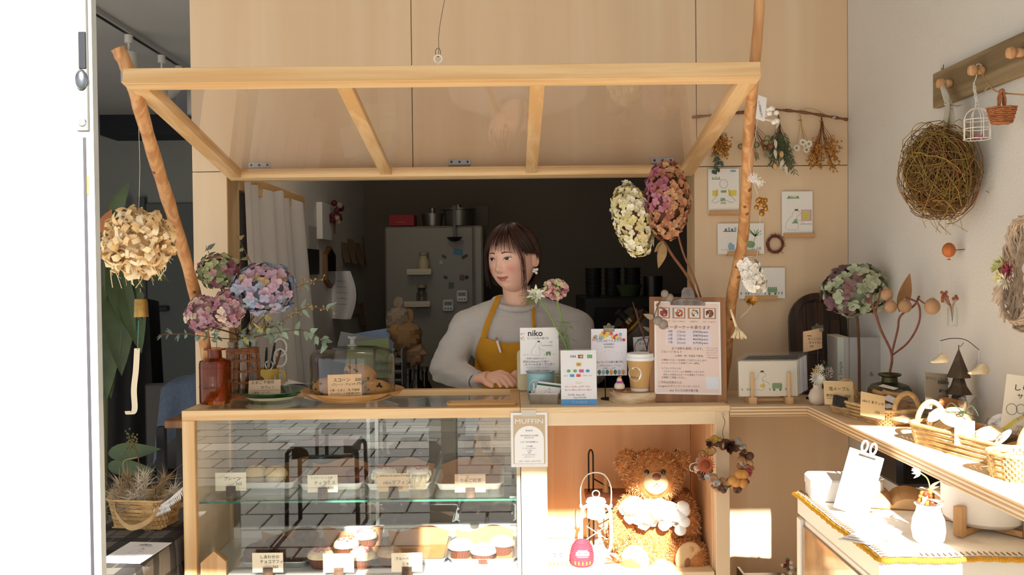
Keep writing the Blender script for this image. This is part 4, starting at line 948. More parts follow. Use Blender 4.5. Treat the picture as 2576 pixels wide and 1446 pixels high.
# birch slice, snow figure on a blue card, paper cup
b = PZ(1595, 1008, CT); k = b.y / F
sl = thing('wood_slice', 'round birch bark slice carrying the paper cup', 'wood slice', b)
BIRCH = mt('birch bark', 'ead9b8', .8, col2='b98e60', scale=14, stretch=(1, 1, 5), bump=.4, bscale=40)
G().lathe([(62 * k, 0), (63 * k, 3 * k), (62.5 * k, 22 * k), (61 * k, 26 * k)], 40, sy=.85).build('bark', BIRCH, sl, .6)
G().lathe([(0, 0), (62 * k, 0)], 40, sy=.85).lathe([(61 * k, 26 * k), (0, 27 * k)], 40, sy=.85).build('cut_face', wood('slice wood', 'c99560', 'a8733f', 'X', 2), sl, 0)
zc_ = b + Vector((0, 0, 26.6 * k))
cp = thing('paper_cup', 'kraft paper coffee cup with white lid and round niko sticker', 'cup', zc_ + Vector((16 * k, -.005, 0)))
G().lathe([(0, 0), (24 * k, 0), (25 * k, 8 * k)], 36).build('cup_base', WHITE, cp, .6)
G().lathe([(25.2 * k, 7 * k), (33 * k, 80 * k), (32 * k, 80 * k)], 36).build('sleeve', mt('kraft cup', 'c99f66', .7, var=.04, scale=20), cp, .6)
G().lathe([(33 * k, 76 * k), (35.5 * k, 77 * k), (36 * k, 84 * k), (34 * k, 86 * k), (34 * k, 93 * k), (31 * k, 95 * k), (29 * k, 92 * k), (0, 91 * k)], 36).build('lid', mt('white plastic lid', 'f1f1ef', .35), cp, .6)
l = G(); disc(l, -16 * k, 44 * k, 14.5 * k, 18 * k, m=1, n=28, y=-.0001); txt(l, 'niko', -26 * k, 33 * k, 10 * k, 0, y=-.0005); bear(l, -17 * k, 43 * k, 17 * k, 0, w=.0005)
for i in range(len(l.v)):
    x, y, z = l.v[i]; rr_ = lerp(25.2, 33, (z / k - 7) / 73) * k + .0004 - y; l.v[i] = (x, -math.sqrt(max(1e-9, rr_ ** 2 - x * x)), z)
l.build('sticker', [GREYINK, WHITEINK], cp, 0)
card('blue_card', 'small blue gingham card under the round figure', zc_ + Vector((-38 * k, -.03, .0006)), 34 * k, 22 * k, 1.5, .1, 0, mt('blue gingham', '9fb2d6', .7, col2='dfe6f2', scale=90), None)
sf = thing('felt_figure', 'tiny white felt figure with pink bow on the birch slice', 'figurine', zc_ + Vector((-38 * k, -.016, .0015)))
G().ell((0, 0, 11 * k), 13.5 * k, 13.5 * k, 12 * k, 18, 12).ell((0, 0, 26 * k), 7 * k, 7 * k, 7.5 * k, 14, 10).build('body', mt('cream felt', 'ecdcc6', .9, bump=.2, bscale=200), sf, 3)
G().lathe([(0, 0), (12 * k, 0), (13.5 * k, 5 * k), (12 * k, 6 * k)], 18).build('brown_base', mt('brown felt', '8a5a3c', .9), sf)
G().ell((0, 0, 33 * k), 5 * k, 5 * k, 3 * k, 8, 6).ell((3 * k, 0, 35 * k), 3 * k, 3 * k, 2 * k, 8, 6).build('hat', mt('orange felt', 'd98a4c', .9), sf, 3)
g = G().tube([(7.6 * k * math.cos(a), 7.6 * k * math.sin(a), 20.5 * k) for a in [q * PI / 8 for q in range(16)]], 1.6 * k, 6, closed=True)
g.leaf((0, -7.5 * k, 21 * k), (-1, -.3, .3), (0, -1, 0), 9 * k, 6 * k).leaf((0, -7.5 * k, 21 * k), (1, -.3, .3), (0, -1, 0), 9 * k, 6 * k); g.build('bow', mt('magenta ribbon', 'b24a9a', .6), sf, 3)
# big clipboard
b = PZ(1732, 1012, CT); k = b.y / F
cbp = thing('menu_clipboard', 'large brown clipboard with pink cake order menu', 'clipboard', b + Vector((0, 0, 0)), (-.16, .025, -.02))
wd_, hd = 195 * k, 268 * k
G().box(-wd_ / 2, wd_ / 2, 0, .006, 0, hd, 0, .001).build('board', MIDWOOD, cbp, 0)
G().box(-85 * k, 83 * k, -.0012, -.0006, 20 * k, 256 * k).build('paper', PAPER, cbp, 0)
g = G(); g.prism([(-44 * k, 246 * k), (44 * k, 246 * k), (44 * k, 254 * k), (26 * k, 262 * k), (17 * k, 266 * k), (15 * k, 284 * k), (9 * k, 292 * k), (-9 * k, 292 * k), (-15 * k, 284 * k), (-17 * k, 266 * k), (-26 * k, 262 * k), (-44 * k, 254 * k)], -.006, -.0045)
g.tube([(-24 * k, -.0035, 261 * k), (24 * k, -.0035, 261 * k)], .004, 10); g.build('clip', mt('rusty clip', '8a7f78', .4, .85, var=.4, scale=35), cbp, .6)
l = G(); y_ = -.0018
def T(*a, **q): txt(l, *a, y=y_ - .0004, **q)
rect(l, -80 * k, 78 * k, 25 * k, 251 * k, 1, y_)
dish = ['b33a3f', 'd0562e', 'd8c7a8', '8a3d36']
for i in range(4):
    x = (-78 + i * 39) * k; rect(l, x, x + 33 * k, 212 * k, 240 * k, 2 + (i % 2), y_ - .0002); rect(l, x + 5 * k, x + 29 * k, 215 * k, 238 * k, 4, y_ - .0003); disc(l, x + 17 * k, 226 * k, 10 * k, m=5 + i, y=y_ - .0004)
    rd = random.Random(i)
    for j in range(16): disc(l, x + 17 * k + rd.uniform(-8, 8) * k, 226 * k + rd.uniform(-8, 8) * k, rd.uniform(1.2, 2.8) * k, m=rd.choice([5, 6, 9, 4, 10]), y=y_ - .00045 - .00001 * j, n=7)
    T(['ベイクドチーズ', 'フルーツタルト', '白生デコ', 'ガトーショコラ'][i], x + 16 * k, 203 * k, 4.8 * k, 0, align='CENTER')
T('オーダーケーキ承ります', 0, 186 * k, 10.4 * k, 0, align='CENTER', bold=.004)
rect(l, -58 * k, 60 * k, 144 * k, 184 * k, 11, y_ - .0002)
for i, (a_, b_, c_) in enumerate((('4号', '(12cm)', '2900yen'), ('5号', '(15cm)', '3800yen'), ('6号', '(18cm)', '4600yen'), ('7号', '(21cm)', '5700yen'))):
    z = (176 - i * 9.4) * k; T(a_, -50 * k, z, 7.6 * k, 0, bold=.008); T(b_, -28 * k, z, 7.6 * k, 0, bold=.008); T(c_, 12 * k, z, 7.6 * k, 0, bold=.008, w=38 * k)
T('全て米粉を使用してます。', -42 * k, 133 * k, 7 * k, 0); T('フルーツタルト', -70 * k, 124 * k, 8 * k, 0); T('(小麦粉・卵・乳製品 不使用)', -34 * k, 115 * k, 5.6 * k, 0)
T('☆季節のフルーツを使用してお作りいたします。', -68 * k, 104 * k, 5.4 * k, 0); T('メッセージプレート(米粉クッキー)無料。', -68 * k, 96.5 * k, 5.4 * k, 0)
T('☆フルーツタルトは', -68 * k, 83 * k, 5.4 * k, 0); T('カスタードクリームに卵使用しております。', -63 * k, 75 * k, 5.4 * k, 0); T('卵なしの豆乳カスタードに変更もできます。', -63 * k, 67 * k, 5.4 * k, 0); T('お気軽にご相談ください。', -68 * k, 60 * k, 5.4 * k, 0)
T('ご予約は店頭または', -76 * k, 47 * k, 6.6 * k, 0); T('Instagramのダイレクトメッセージにて', -76 * k, 38 * k, 6.2 * k, 0); T('niko ちいさな焼き菓子屋', -48 * k, 27.5 * k, 6.6 * k, 0)
for i, s_ in enumerate(('ガトーショコラ', 'ベイクドチーズ)', 'モデコレーションフルーツ', 'デコレーション', '+550yen')): T(s_, 46 * k, (136 - i * 6) * k, 4 * k, 0, w=28 * k)
rect(l, 44 * k, 76 * k, 34 * k, 66 * k, 4, y_ - .0002)
l.build('lettering', [mt('brown grey ink', '5a5052', .7), mt('pink menu paper', 'efd9d0', .7), mt('photo table', 'b58a6a', .6), mt('photo table 2', 'a9927a', .6), mt('photo dish', 'e4e8f0', .5)] + [mt('photo ' + c_, c_, .6) for c_ in dish] + [mt('photo berry', '6a2030', .6), mt('photo leaf', '6a8a3c', .6), mt('menu box', 'e9dee6', .7)], cbp, 0)
# big dried hydrangeas behind the clipboard
jb = PZ(1790, 985, CT) + Vector((0, .1, 0)); k = 2.6 / F
jar = thing('flower_jar', 'brown glass jar mostly hidden behind the menu clipboard', 'jar', (jb.x, 2.72, CT))
G().lathe([(0, 0), (.03, 0), (.032, .01), (.03, .11), (.018, .14), (.02, .15), (.016, .15), (.027, .1), (.028, .01), (0, .008)], 28).build('jar', AMB, jar, .6); jb = Vector((jb.x, 2.72, CT))
CRM = [mt('petal cream', 'e6dcb6', .75, var=.06, scale=60), mt('petal straw', 'd8c894', .75, var=.08, scale=60), mt('petal ivory', 'ece6cc', .75), mt('petal pale yellow', 'e2d694', .75)]
COP = [mt('petal copper', 'b9805c', .75, var=.12, scale=60), mt('petal rust', 'a3644e', .75, var=.15, scale=60), mt('petal tan', 'c99a70', .75, var=.1, scale=60), mt('petal dusky rose', 'a8626c', .75, var=.15, scale=60), mt('petal mauve rose', 'b87a8c', .75, var=.1, scale=60)]
STB = mt('thick brown stem', '8a5a40', .7, var=.15, scale=40)
c = P(1592, 552, 2.52); hydrangea('cream dried hydrangea panicle leaning left above the clipboard', jb, [jb + Vector((0, 0, .02)), P(1752, 745, 2.66), P(1690, 640, 2.58), P(1660, 600, 2.55), c], c, (.052, .05, .10), 250, CRM, .0118, seed=21, stem_mat=STB, sr=.004, rot=Matrix.Rotation(-.22, 3, 'Y'))
c = P(1678, 505, 2.5); hydrangea('copper and rose dried hydrangea panicle above the clipboard', jb, [jb + Vector((.01, 0, .02)), P(1762, 745, 2.64), P(1720, 640, 2.56), P(1700, 570, 2.53), c], c, (.062, .055, .105), 290, COP, .0118, seed=22, stem_mat=STB, sr=.0028, rot=Matrix.Rotation(.0, 3, 'Y'), split=lambda q, rd: (rd.choice([3, 4, 3, 1]) if q.x < -.15 and q.z > -.3 else rd.choice([0, 0, 1, 2, 2])))
g = thing('dried_leaf', 'crumpled tan leaf hanging below the copper panicle', 'leaf', P(1668, 610, 2.55))
G().leaf((0, 0, 0), (-.15, 0, -1), (.3, -1, 0), .075, .03, 0, .1, 8).leaf((0, 0, .005), (-.5, 0, -.8), (.3, -1, 0), .04, .02, 0, .3, 6).build('blade', mt('tan dead leaf', 'a3865c', .8, var=.2, scale=40), g, 3)
# gumnut branch left of the clipboard
p0 = PZ(1640, 990, CT) + Vector((0, .06, 0)); GUM = mt('grey gumnut', '9a8d80', .8, var=.15, scale=40)
t = branch('dried gumnut twig with curled leaves left of the clipboard', [p0, P(1625, 900, 2.66), P(1645, 800, 2.6), P(1668, 735, 2.56)], mt('curled dry leaf', 'b3a086', .75, var=.15, scale=30), STEMB, 5, .035, .016, 'gumnut_twig', None, 31, .0022, .35)
for px, py, y_, r_ in ((1672, 738, 2.55, .011), (1655, 806, 2.5, .013), (1668, 815, 2.5, .014), (1684, 748, 2.56, .012)):
    G().ell(P(px, py, y_), r_, r_, r_ * 1.1, 14, 10, fn=lambda q: 1 - .12 * max(0, q.z) ** 3).build('gumnut', GUM, t, 3, w=True)
for pa, pb, y_ in (((1622, 850), (1592, 760), 2.62), ((1628, 880), (1600, 775), 2.63)): G().tube([P(*pa, y_), P((pa[0] + pb[0]) / 2 - 2, (pa[1] + pb[1]) / 2, y_), P(*pb, y_)], .0016, 5).build('twig', mt('red brown twig', '5a3830', .7), t, w=True)
# -- postcard stand on the shelf
b = PZ(1938, 1016, SZ); k = b.y / F
pst = thing('postcard_stand', 'small wooden stand of bagged postcards on the corner shelf', 'stand', b)
for sx in (-46, 46):
    G().box((sx - 10) * k, (sx + 10) * k, -.012, .05, 0, 19 * k, 0, .001).build('foot', LTWOODZ, pst, 0)
    G().box((sx - 5) * k, (sx + 3) * k, -.010, -.004, 17 * k, 80 * k, 0, .001).build('peg', LTWOODZ, pst, 0)
    G().box((sx - 5) * k, (sx + 3) * k, .04, .046, 17 * k, 80 * k, 0, .001).build('peg', LTWOODZ, pst, 0)
G().box(-36 * k, 36 * k, .01, .02, 6 * k, 14 * k, 0, .001).build('cross_bar', LTWOOD, pst, 0)
def pcard_draw(k):
    def f(l): bear(l, -22 * k, 12 * k, 58 * k, 1, w=.0007); cart(l, 10 * k, 13 * k, 60 * k, 2, 1); tufts(l, [-66 * k, -52 * k, -46 * k, 4 * k, 44 * k, 54 * k], 14 * k, 6 * k, 2); disc(l, -14 * k, 26 * k, 7 * k, 5 * k, m=3, n=10, y=-.0003)
    return f
CARDP = mt('cream postcard', 'efe7d6', .7)
for i in range(6):
    o = b + Vector(((-5 + i * 7) * k, -.001 + i * .0065, 20 * k + i * 2.2 * k))
    t = card('postcard', ['front postcard with a bear and green cart on the wooden stand', 'second postcard on the wooden stand', 'third postcard on the wooden stand', 'fourth postcard on the wooden stand', 'fifth postcard on the wooden stand', 'rearmost postcard on the wooden stand'][i], o, 148 * k, 88 * k, .08, .02 * (i % 2), 0, CARDP if i < 2 else PAPER, pcard_draw(k) if i == 0 else None, [INK, GREYINK, GREENINK, YELINK], 'postcard', 'postcards on the wooden stand')
    G().box(-78 * k, 78 * k, -.0018, -.0014, -2 * k, 98 * k).build('clear_sleeve', PLASTIC, t, 0)
# -- plywood wall: postcards on ledges
YP = YW - .002
def ledge(px0, px1, py, cw, ch, cx, cy0, label, draw, lab2, big=False):
    a, b = P(px0, py, YP - .01), P(px1, py, YP - .01); k = YP / F
    t = thing('picture_ledge', lab2, 'ledge', ((a.x + b.x) / 2, YW, a.z), group='wooden picture ledges on the plywood wall')
    w = (b.x - a.x) / 2
    G().box(-w, w, -.020, -.014, -.007, .008, 0, .0006).box(-w, w, -.0138, -.0002, -.007, -.002, 0, .0006).box(-w, w, -.004, -.0002, -.0018, .008, 0, .0004).build('rail', LTWOOD, t, 0)
    c = P(cx, cy0, YP - .01)
    return card('postcard', label, (c.x, YW - .0105, a.z - .0015), cw * k, ch * k, -.0, 0, 0, mt('matte white card', 'f0ece4', .75), lambda l: draw(l, k), [GREYINK, GREENINK, YELINK, BLUEINK, PINKINK, INK], 'postcard', 'illustrated postcards on the plywood wall')
def d1(l, k):
    rect(l, -30 * k, -8 * k, 85 * k, 87 * k, 1); [rect(l, (-28 + i * 4) * k, (-26 + i * 4) * k, 87 * k, (91 + i % 3) * k, 1 + i % 4) for i in range(5)]
    rect(l, -28 * k, -14 * k, 44 * k, 58 * k, 2); rect(l, 12 * k, 32 * k, 44 * k, 58 * k, 2)
    ln(l, [(-16 * k, 62 * k), (-18 * k, 44 * k), (-30 * k, 30 * k), (-22 * k, 26 * k), (0, 36 * k), (20 * k, 26 * k), (30 * k, 32 * k), (16 * k, 46 * k), (12 * k, 62 * k)], .7 * k, 0); disc(l, 0, 74 * k, 10 * k, 11 * k, ring=.7 * k, m=0)
    rect(l, -7 * k, 7 * k, 52 * k, 58 * k, 1); [rect(l, -8 * k, (6 - i) * k, (24 + i * 4) * k, (27 + i * 4) * k, (3, 2, 1, 3)[i]) for i in range(4)]; disc(l, 24 * k, 106 * k, 8 * k, 3 * k, m=3)
def d2(l, k):
    rect(l, -26 * k, 6 * k, 94 * k, 96 * k, 1); [disc(l, (-20 + i * 7) * k, 98 * k, 3 * k, m=(1, 4, 2)[i % 3]) for i in range(4)]
    bear(l, -10 * k, 12 * k, 62 * k, 0, w=.0007); l.add([(-14 * k, -.0005, 32 * k), (2 * k, -.0005, 32 * k), (-4 * k, -.0005, 44 * k)], [(0, 1, 2)], 1)
    rect(l, 10 * k, 36 * k, 38 * k, 66 * k, 4); rect(l, 13 * k, 31 * k, 41 * k, 63 * k, 2, -.0008); [disc(l, (17 + 5 * (i % 3)) * k, (46 + 6 * (i // 3)) * k, 1.6 * k, m=3, y=-.001, n=6) for i in range(9)]; ln(l, [(6 * k, 30 * k), (38 * k, 30 * k)], .8 * k, 0)
def d3(l, k):
    rect(l, -44 * k, -12 * k, 56 * k, 58 * k, 0); [rect(l, (-40 + i * 8) * k, (-35 + i * 8) * k, 58 * k, (64 + 3 * (i % 2)) * k, 3 if i % 2 else 0) for i in range(4)]
    [ln(l, [(36 * k, 44 * k), ((36 + 16 * math.cos(i)) * k, (50 + 12 * abs(math.sin(i * 1.7))) * k)], 1.6 * k, 1) for i in range(12)]; disc(l, 24 * k, 24 * k, 12 * k, 9 * k, m=1, y=-.0004)
    ln(l, [(36 * k, 44 * k), (28 * k, 10 * k)], .9 * k, 0); disc(l, 22 * k, 14 * k, 12 * k, 8 * k, ring=.7 * k); rect(l, -30 * k, -16 * k, 12 * k, 24 * k, 3); disc(l, -26 * k, 20 * k, 6 * k, 9 * k, m=3, y=-.0009); [rect(l, (40 + i * 6) * k, (44 + i * 6) * k, 12 * k, 17 * k, 3) for i in range(2)]; ln(l, [(-50 * k, 11 * k), (50 * k, 11 * k)], .6 * k, 0)
def d4(l, k): bear(l, -14 * k, 8 * k, 58 * k, 0, w=.0007); cart(l, 14 * k, 9 * k, 58 * k, 1, 0); tufts(l, [-52 * k, -40 * k, -34 * k, 8 * k, 42 * k, 50 * k], 10 * k, 6 * k, 1); disc(l, -16 * k, 20 * k, 7 * k, 5 * k, m=2, n=10, y=-.0003)
ledge(1784, 1862, 536, 77, 112, 1821, 530, 'portrait postcard of a seated bear reading on a yellow rug', d1, 'wooden ledge under the reading bear postcard')
ledge(1970, 2048, 593, 77, 112, 2006, 588, 'portrait postcard of a bear at a pink oven', d2, 'wooden ledge under the pink oven postcard')
ledge(1830, 1908, 638, 116, 77, 1864, 634, 'landscape postcard of a plant and blue jug behind the pole', d3, 'wooden ledge under the plant and jug postcard')
ledge(1874, 1954, 750, 116, 77, 1917, 746, 'landscape postcard of a bear with green cart on the wall', d4, 'wooden ledge under the green cart postcard')
# -- twig with hanging bunches
YT = YW - .02
pt = [P(1741, 295, YT), P(1830, 286, YT), P(1945, 277, YT), P(2010, 281, YT), P(2080, 292, YT), P(2132, 301, YT)]
tw = thing('hanging_twig', 'brown twig pinned on the plywood wall carrying dried bunches', 'twig', pt[2])
pth = spline(pt, 8); G().tube(pth, [.0045 + .0012 * math.sin(i * 1.3) for i in range(len(pth))], 8).build('twig', mt('twig bark', '7a4f36', .8, var=.3, scale=60), tw, 3, w=True)
G().tube(spline([P(2010, 276, YT - .004), P(2040, 272, YT - .005), P(2075, 286, YT - .004)], 6), .0008, 5).build('jute_tie', STRING, tw, w=True)
for px, py in ((2096, 297), (1788, 294)): G().lathe([(0, 0), (.004, .002), (.002, .006), (.004, .012), (0, .013)], 10, 0, P(px, py, YT - .006), Matrix.Rotation(PI / 2, 3, 'X')).build('push_pin', mt('clear pin', 'dfe3e3', .1, trans=.7), tw, w=True)
def bunch(label, px, py_top, py_bot, spread, kind, seed, stemmat, n=16):
    rd = random.Random(seed); top = P(px, py_top, YT - .008); k = YT / F; L = (py_bot - py_top) * k; t = thing('dried_bunch', label, 'dried flowers', top, group='dried bunches on the wall twig')
    g = G()
    for i in range(n):
        a = rd.uniform(-1, 1); e = top + Vector((a * spread * k, -rd.uniform(.002, .035), -L * rd.uniform(.6, 1)))
        m_ = top.lerp(e, .35); m_.x = top.x + (e.x - top.x) * .12; g.tube([top, m_, e], .0008, 4); kind(t, g, top, m_, e, rd, i)
    g.build('stems', stemmat, t, w=True)['kind'] = 'stuff'
    G().tube([top + Vector((.006 * math.cos(q), .006 * math.sin(q) , -.018)) for q in [j * PI / 5 for j in range(10)]], .0012, 4, closed=True).tube([top + Vector((0, 0, -.018)), top + Vector((0, .006, .012))], .0008, 4).build('tie', STRING, t, w=True)
    return t
YELF = mt('mustard dried flower', 'b5792a', .85, var=.25, scale=70)
def k_yel(t, g, top, m_, e, rd, i):
    f = G()
    for j in range(16): q = m_.lerp(e, .5 + .5 * rd.random()) + Vector((rd.gauss(0, .006), rd.gauss(0, .006), rd.gauss(0, .006))); f.ell(q, .0034, .0034, .003, 6, 4)
    f.build('flower_cluster', YELF, t, 3, w=True)['kind'] = 'stuff'
ROSM = mt('rosemary needle', '59684a', .8, var=.2, scale=50)
def k_ros(t, g, top, m_, e, rd, i):
    f = G()
    for j in range(34):
        u = .25 + .75 * j / 34; q = m_.lerp(e, u); a = rd.uniform(0, 6.28); f.leaf(q, Vector((math.cos(a), math.sin(a) * .6, -.7)), (0, -1, .3), .017, .003, 0, .1, 2)
    f.build('needles', ROSM, t, 3, w=True)['kind'] = 'stuff'
def k_poppy(t, g, top, m_, e, rd, i):
    if i < 9: G().lathe([(.0, 0), (.007, .003), (.010, .010), (.006, .017), (.007, .019), (0, .018)], 12, 0, e, frame_to(Vector((rd.uniform(-1, 1), -1, rd.uniform(-.6, .2))))).build('seed_pod', [mt('green pod', '9a9468', .8), mt('brown pod', '8a5f42', .8)][i % 2], t, 3, w=True)
    else: f = G(); f.leaf(e, (rd.uniform(-1, 1), -.3, -.8), (0, -1, 0), .03, .014, 0, .3); f.build('leaf', OLIVE, t, 3, w=True)
def k_daisy(t, g, top, m_, e, rd, i):
    if i > 4: return
    f = G()
    for j in range(14): a = j * 2 * PI / 14; f.leaf(e, (math.cos(a), -.35, math.sin(a)), (0, -1, 0), .012, .0045, 0, .1, 3)
    f.build('petals', mt('white daisy petal', 'ebe6da', .7), t, 3, w=True); G().ell(e + Vector((0, -.003, 0)), .004, .003, .004, 8, 6).build('flower_eye', mt('daisy eye', 'a8874a', .8), t, 3, w=True)
bunch('mustard yellow bunch with eucalyptus at the left of the twig', 1808, 302, 400, 26, k_yel, 1, STEMB, 14)
branch('small dark eucalyptus tip hanging under the left mustard bunch', [P(1804, 360, YT - .025), P(1808, 400, YT - .025), P(1800, 438, YT - .025)], mt('deep eucalyptus', '56665a', .65), STEMB, 5, .024, .02, 'eucalyptus_tip', None, 4, .0012, .2)
bunch('bunch of seed pods partly behind the right pole', 1895, 300, 385, 34, k_poppy, 2, STEMB, 13)
bunch('green rosemary bunch with pale leaves in the middle of the twig', 1958, 282, 438, 38, k_ros, 3, STEMB, 16)
rd = random.Random(5)
t = thing('pale_leaves', 'pale cream leaves and bud tucked in the rosemary bunch', 'dried leaves', P(1958, 330, YT - .04))
for i, (px, py) in enumerate(((1950, 350), (1948, 375), (1960, 300), (1970, 400), (1975, 415))): G().leaf((0, 0, 0), (rj(.4), -.1, -1), (0, -1, 0), .032, .011, 0, .1, 4).build('leaf', mt('cream leaf', 'd8ccb4', .7), t, 3, loc=P(px, py, YT - .045) - P(1958, 330, YT - .04))
for px, py in ((1966, 388), (1950, 420)): G().ell(P(px, py, YT - .045) - P(1958, 330, YT - .04), .007, .006, .011, 10, 8).build('bud', mt('apricot bud', 'cfa873', .8, var=.2, scale=60), t, 3)
bunch('two white dried daisies hanging on thin stalks', 2013, 288, 385, 22, k_daisy, 6, mt('straw stalk', 'b79a66', .8), 5)
bunch('mustard yellow bunch with brown stalks at the right of the twig', 2066, 290, 430, 44, k_yel, 7, mt('russet stalk', '7a4526', .8), 18)
# -- thread garland hung beside the right pole
YG = 2.2; gl = [P(1902, 195, YG), P(1912, 230, YG), P(1900, 340, YG), P(1885, 400, YG), P(1893, 450, YG), P(1912, 520, YG), P(1905, 640, YG), P(1890, 690, YG), P(1895, 760, YG), P(1862, 800, YG)]
ga = thing('dried_garland', 'thin thread garland of white and gold dried pieces beside the right pole', 'garland', gl[0])
G().tube(spline(gl, 6), .0005, 4).build('thread', THREAD, ga, w=True)
rd = random.Random(9); k = YG / F; IV = mt('ivory dried flower', 'ece5da', .75)
for i in range(11):
    e = P(1935 + rd.uniform(-18, 22), 290 + rd.uniform(-24, 26), YG + rd.uniform(-.01, .01)); G().tube([P(1912, 298, YG), e], .0011, 4).ell(e, 8 * k, 7 * k, 6.5 * k, 9, 6, fn=lambda q: 1 + rd.uniform(-.15, .1)).build('flower_button', IV, ga, 3, w=True)
f = G()
for i in range(22):
    a = P(1878 + i * 1.2, 452 + rd.uniform(-3, 6), YG); e = P(1888 + rd.uniform(0, 36), 436 + i * 1.6, YG - .004); f.tube([a, e], .0006, 4)
    for j in range(5): q = a.lerp(e, .4 + .15 * j); f.tube([q, q + Vector((rd.uniform(-1, 1), rd.uniform(-.5, .5), rd.uniform(-1, 1))) * 7 * k], .0006, 3)
f.build('white_fern', mt('bleached fern', 'f2efe9', .7), ga, w=True)['kind'] = 'stuff'
for i in range(12): q = P(1911 + rd.uniform(-14, 16), 522 + rd.uniform(-22, 20), YG + rd.uniform(-.012, .008)); G().ell(q, 6.2 * k, 6.2 * k, 6.6 * k, 10, 8).tube([q, q + Vector((rd.uniform(-1, 1), -.3, -1)) * 7.6 * k], [.0012, .0005], 4).build('gold_berry', GOLD, ga, 3, w=True)
fm = [floret_mesh('floret', .015, IV, 4, .3, 77 + j) for j in range(2)]
for i in range(52):
    u = i / 52; c = P(1876 + 22 * u + 4, 662 + 56 * u, YG); d = Vector((rd.uniform(-1, 1), rd.uniform(-1, .3), rd.uniform(-1, 1))).normalized()
    o = link('white_floret', fm[i % 2], ga); o.matrix_local = WM[ga.name].inverted() @ Matrix.Translation(c + Vector((d.x * .022, d.y * .02, d.z * .012))) @ frame_to(d).to_4x4()
for i in range(14): a = i * 2.4; G().leaf((0, 0, 0), (math.cos(a), -.3 + .2 * math.sin(a * 2), math.sin(a) * .6), (0, -1, .2), 16 * k, 8 * k, 0, -.2, 4).build('gold_petal', GOLD, ga, 3, loc=P(1890, 757, YG) - gl[0])
ts = P(1849, 790, YG); g = G().tube([P(1838, 778, YG), P(1852, 822, YG)], .003, 8)
for i in range(26): a = rd.uniform(-1, 1); g.tube([P(1852, 820, YG), P(1856 + a * 12, 836, YG - rd.uniform(0, .01)), P(1856 + a * 23, 851 + rd.uniform(-4, 2), YG - rd.uniform(-.01, .012))], [.0012, .0018, .0012], 4)
g.build('seed_tassel', mt('cream dry tassel', 'dcc9a6', .8, var=.15, scale=80), ga, 3, w=True)
card('name_card', 'white card with brush lettering pinned high on the right pole', P(1912, 302, 2.18), 31 * k, 60 * k, .0, .55, .16, PAPER, lambda l: (txt(l, 'Hope Rie', -8 * k, 36 * k, 8 * k, rot=-1.2), txt(l, 'Dried flower', -14 * k, 44 * k, 6 * k, rot=-1.2)), [GREYINK])
# tiny twig wreath on the plywood
c = P(1950, 614, YW - .01); rd = random.Random(3)
g = G()
for j in range(16): g.tube([c + Vector(((.024 + .004 * math.sin(3 * a + j)) * math.cos(a), .004 * math.sin(5 * a + j), (.026 + .004 * math.sin(2 * a + j * 1.7)) * math.sin(a))) for a in [q * 2 * PI / 22 for q in range(22)]], .0012, 4, closed=True)
for j in range(60): a = rd.uniform(0, 6.28); q = c + Vector((.027 * math.cos(a), -.003, .029 * math.sin(a))); g.tube([q, q + Vector((rd.uniform(-1, 1), -.5, rd.uniform(-1, 1))) * .008], .0009, 3)
tag(g.build('twig_wreath', mt('red brown vine', '7a4a38', .8, var=.3, scale=80)), 'tiny red brown twig wreath on the plywood wall', 'wreath', kind='stuff')['kind'] = 'thing'
# -- right wall: peg rack
YR = lambda px, py, x=XW - .01: PX(px, py, x)
a = YR(2356, 186); z1 = a.z; z0 = YR(2362, 262).z; z0 = (z0 + z1 - .085) / 2
rk = thing('peg_rack', 'weathered wooden peg rack on the white wall', 'rack', (XW, a.y, z0))
G().box(XW - .02, XW - .001, 1.42, a.y, z1 - .087, z1, 0, .002).build('board', wood('weathered board', 'a08a66', '7d6848', 'Y', 1, .75, 1.5, .2), rk, 0, w=True)
PEG = wood('peg wood', 'dcae80', 'c99566', 'Z', 3, .5)
pegs = []
for px, py in ((2368, 210), (2448, 177), (2545, 133)):
    q = YR(px, py, XW - .045); pegs.append(q)
    G().lathe([(.006, 0), (.009, -.002 + .004), (.0095, .012), (.007, .016), (.010, .019), (.0125, .026), (.0105, .033), (0, .036)], 20, 0, (XW - .02, q.y, q.z), frame_to((-1, 0, 0))).build('peg', PEG, rk, 1, w=True)
G().tube([(XW - .012, a.y - .03, z1 + .008 + .004 * math.sin(t)) for t in (0,)] + [(XW - .010, a.y - .035, z1 - .004), (XW - .012, a.y - .04, z1 + .014)], .0012, 5).build('hanging_wire', WIRE, rk, w=True)
# nest bundle
q = pegs[0]; c = YR(2362, 432, XW - .085); k = c.y / F
nb = thing('vine_nest', 'round bundle of wiry golden vines hanging on a linen strip', 'dried bundle', c)
rd = random.Random(12); cols = [mt('golden vine', 'b08f45', .8), mt('olive vine', '8f7a3c', .8), mt('brown vine', '7a5530', .8), mt('rust vine', '8a5a32', .8)]
gs = [G() for _ in cols]
for i in range(560):
    n1 = Vector((rd.gauss(0, 1), rd.gauss(0, 1), rd.gauss(0, 1))).normalized(); R = frame_to(n1); s_ = rd.uniform(.7, 1.08); a0 = rd.uniform(0, 6.28); arc = rd.uniform(1.2, 4.2); ofs = Vector((rd.gauss(0, .012), rd.gauss(0, .012), rd.gauss(0, .012)))
    pts = []
    for j in range(9):
        a = a0 + arc * j / 8; v = R @ Vector((math.cos(a), math.sin(a), rd.uniform(-.06, .06))); v = Vector((v.x * .066, v.y * .076, v.z * .1)) * s_
        pts.append(c + v + ofs)
    gs[i % 4].tube(pts, .0009 if i % 4 < 2 else .0011, 3, cap=False)
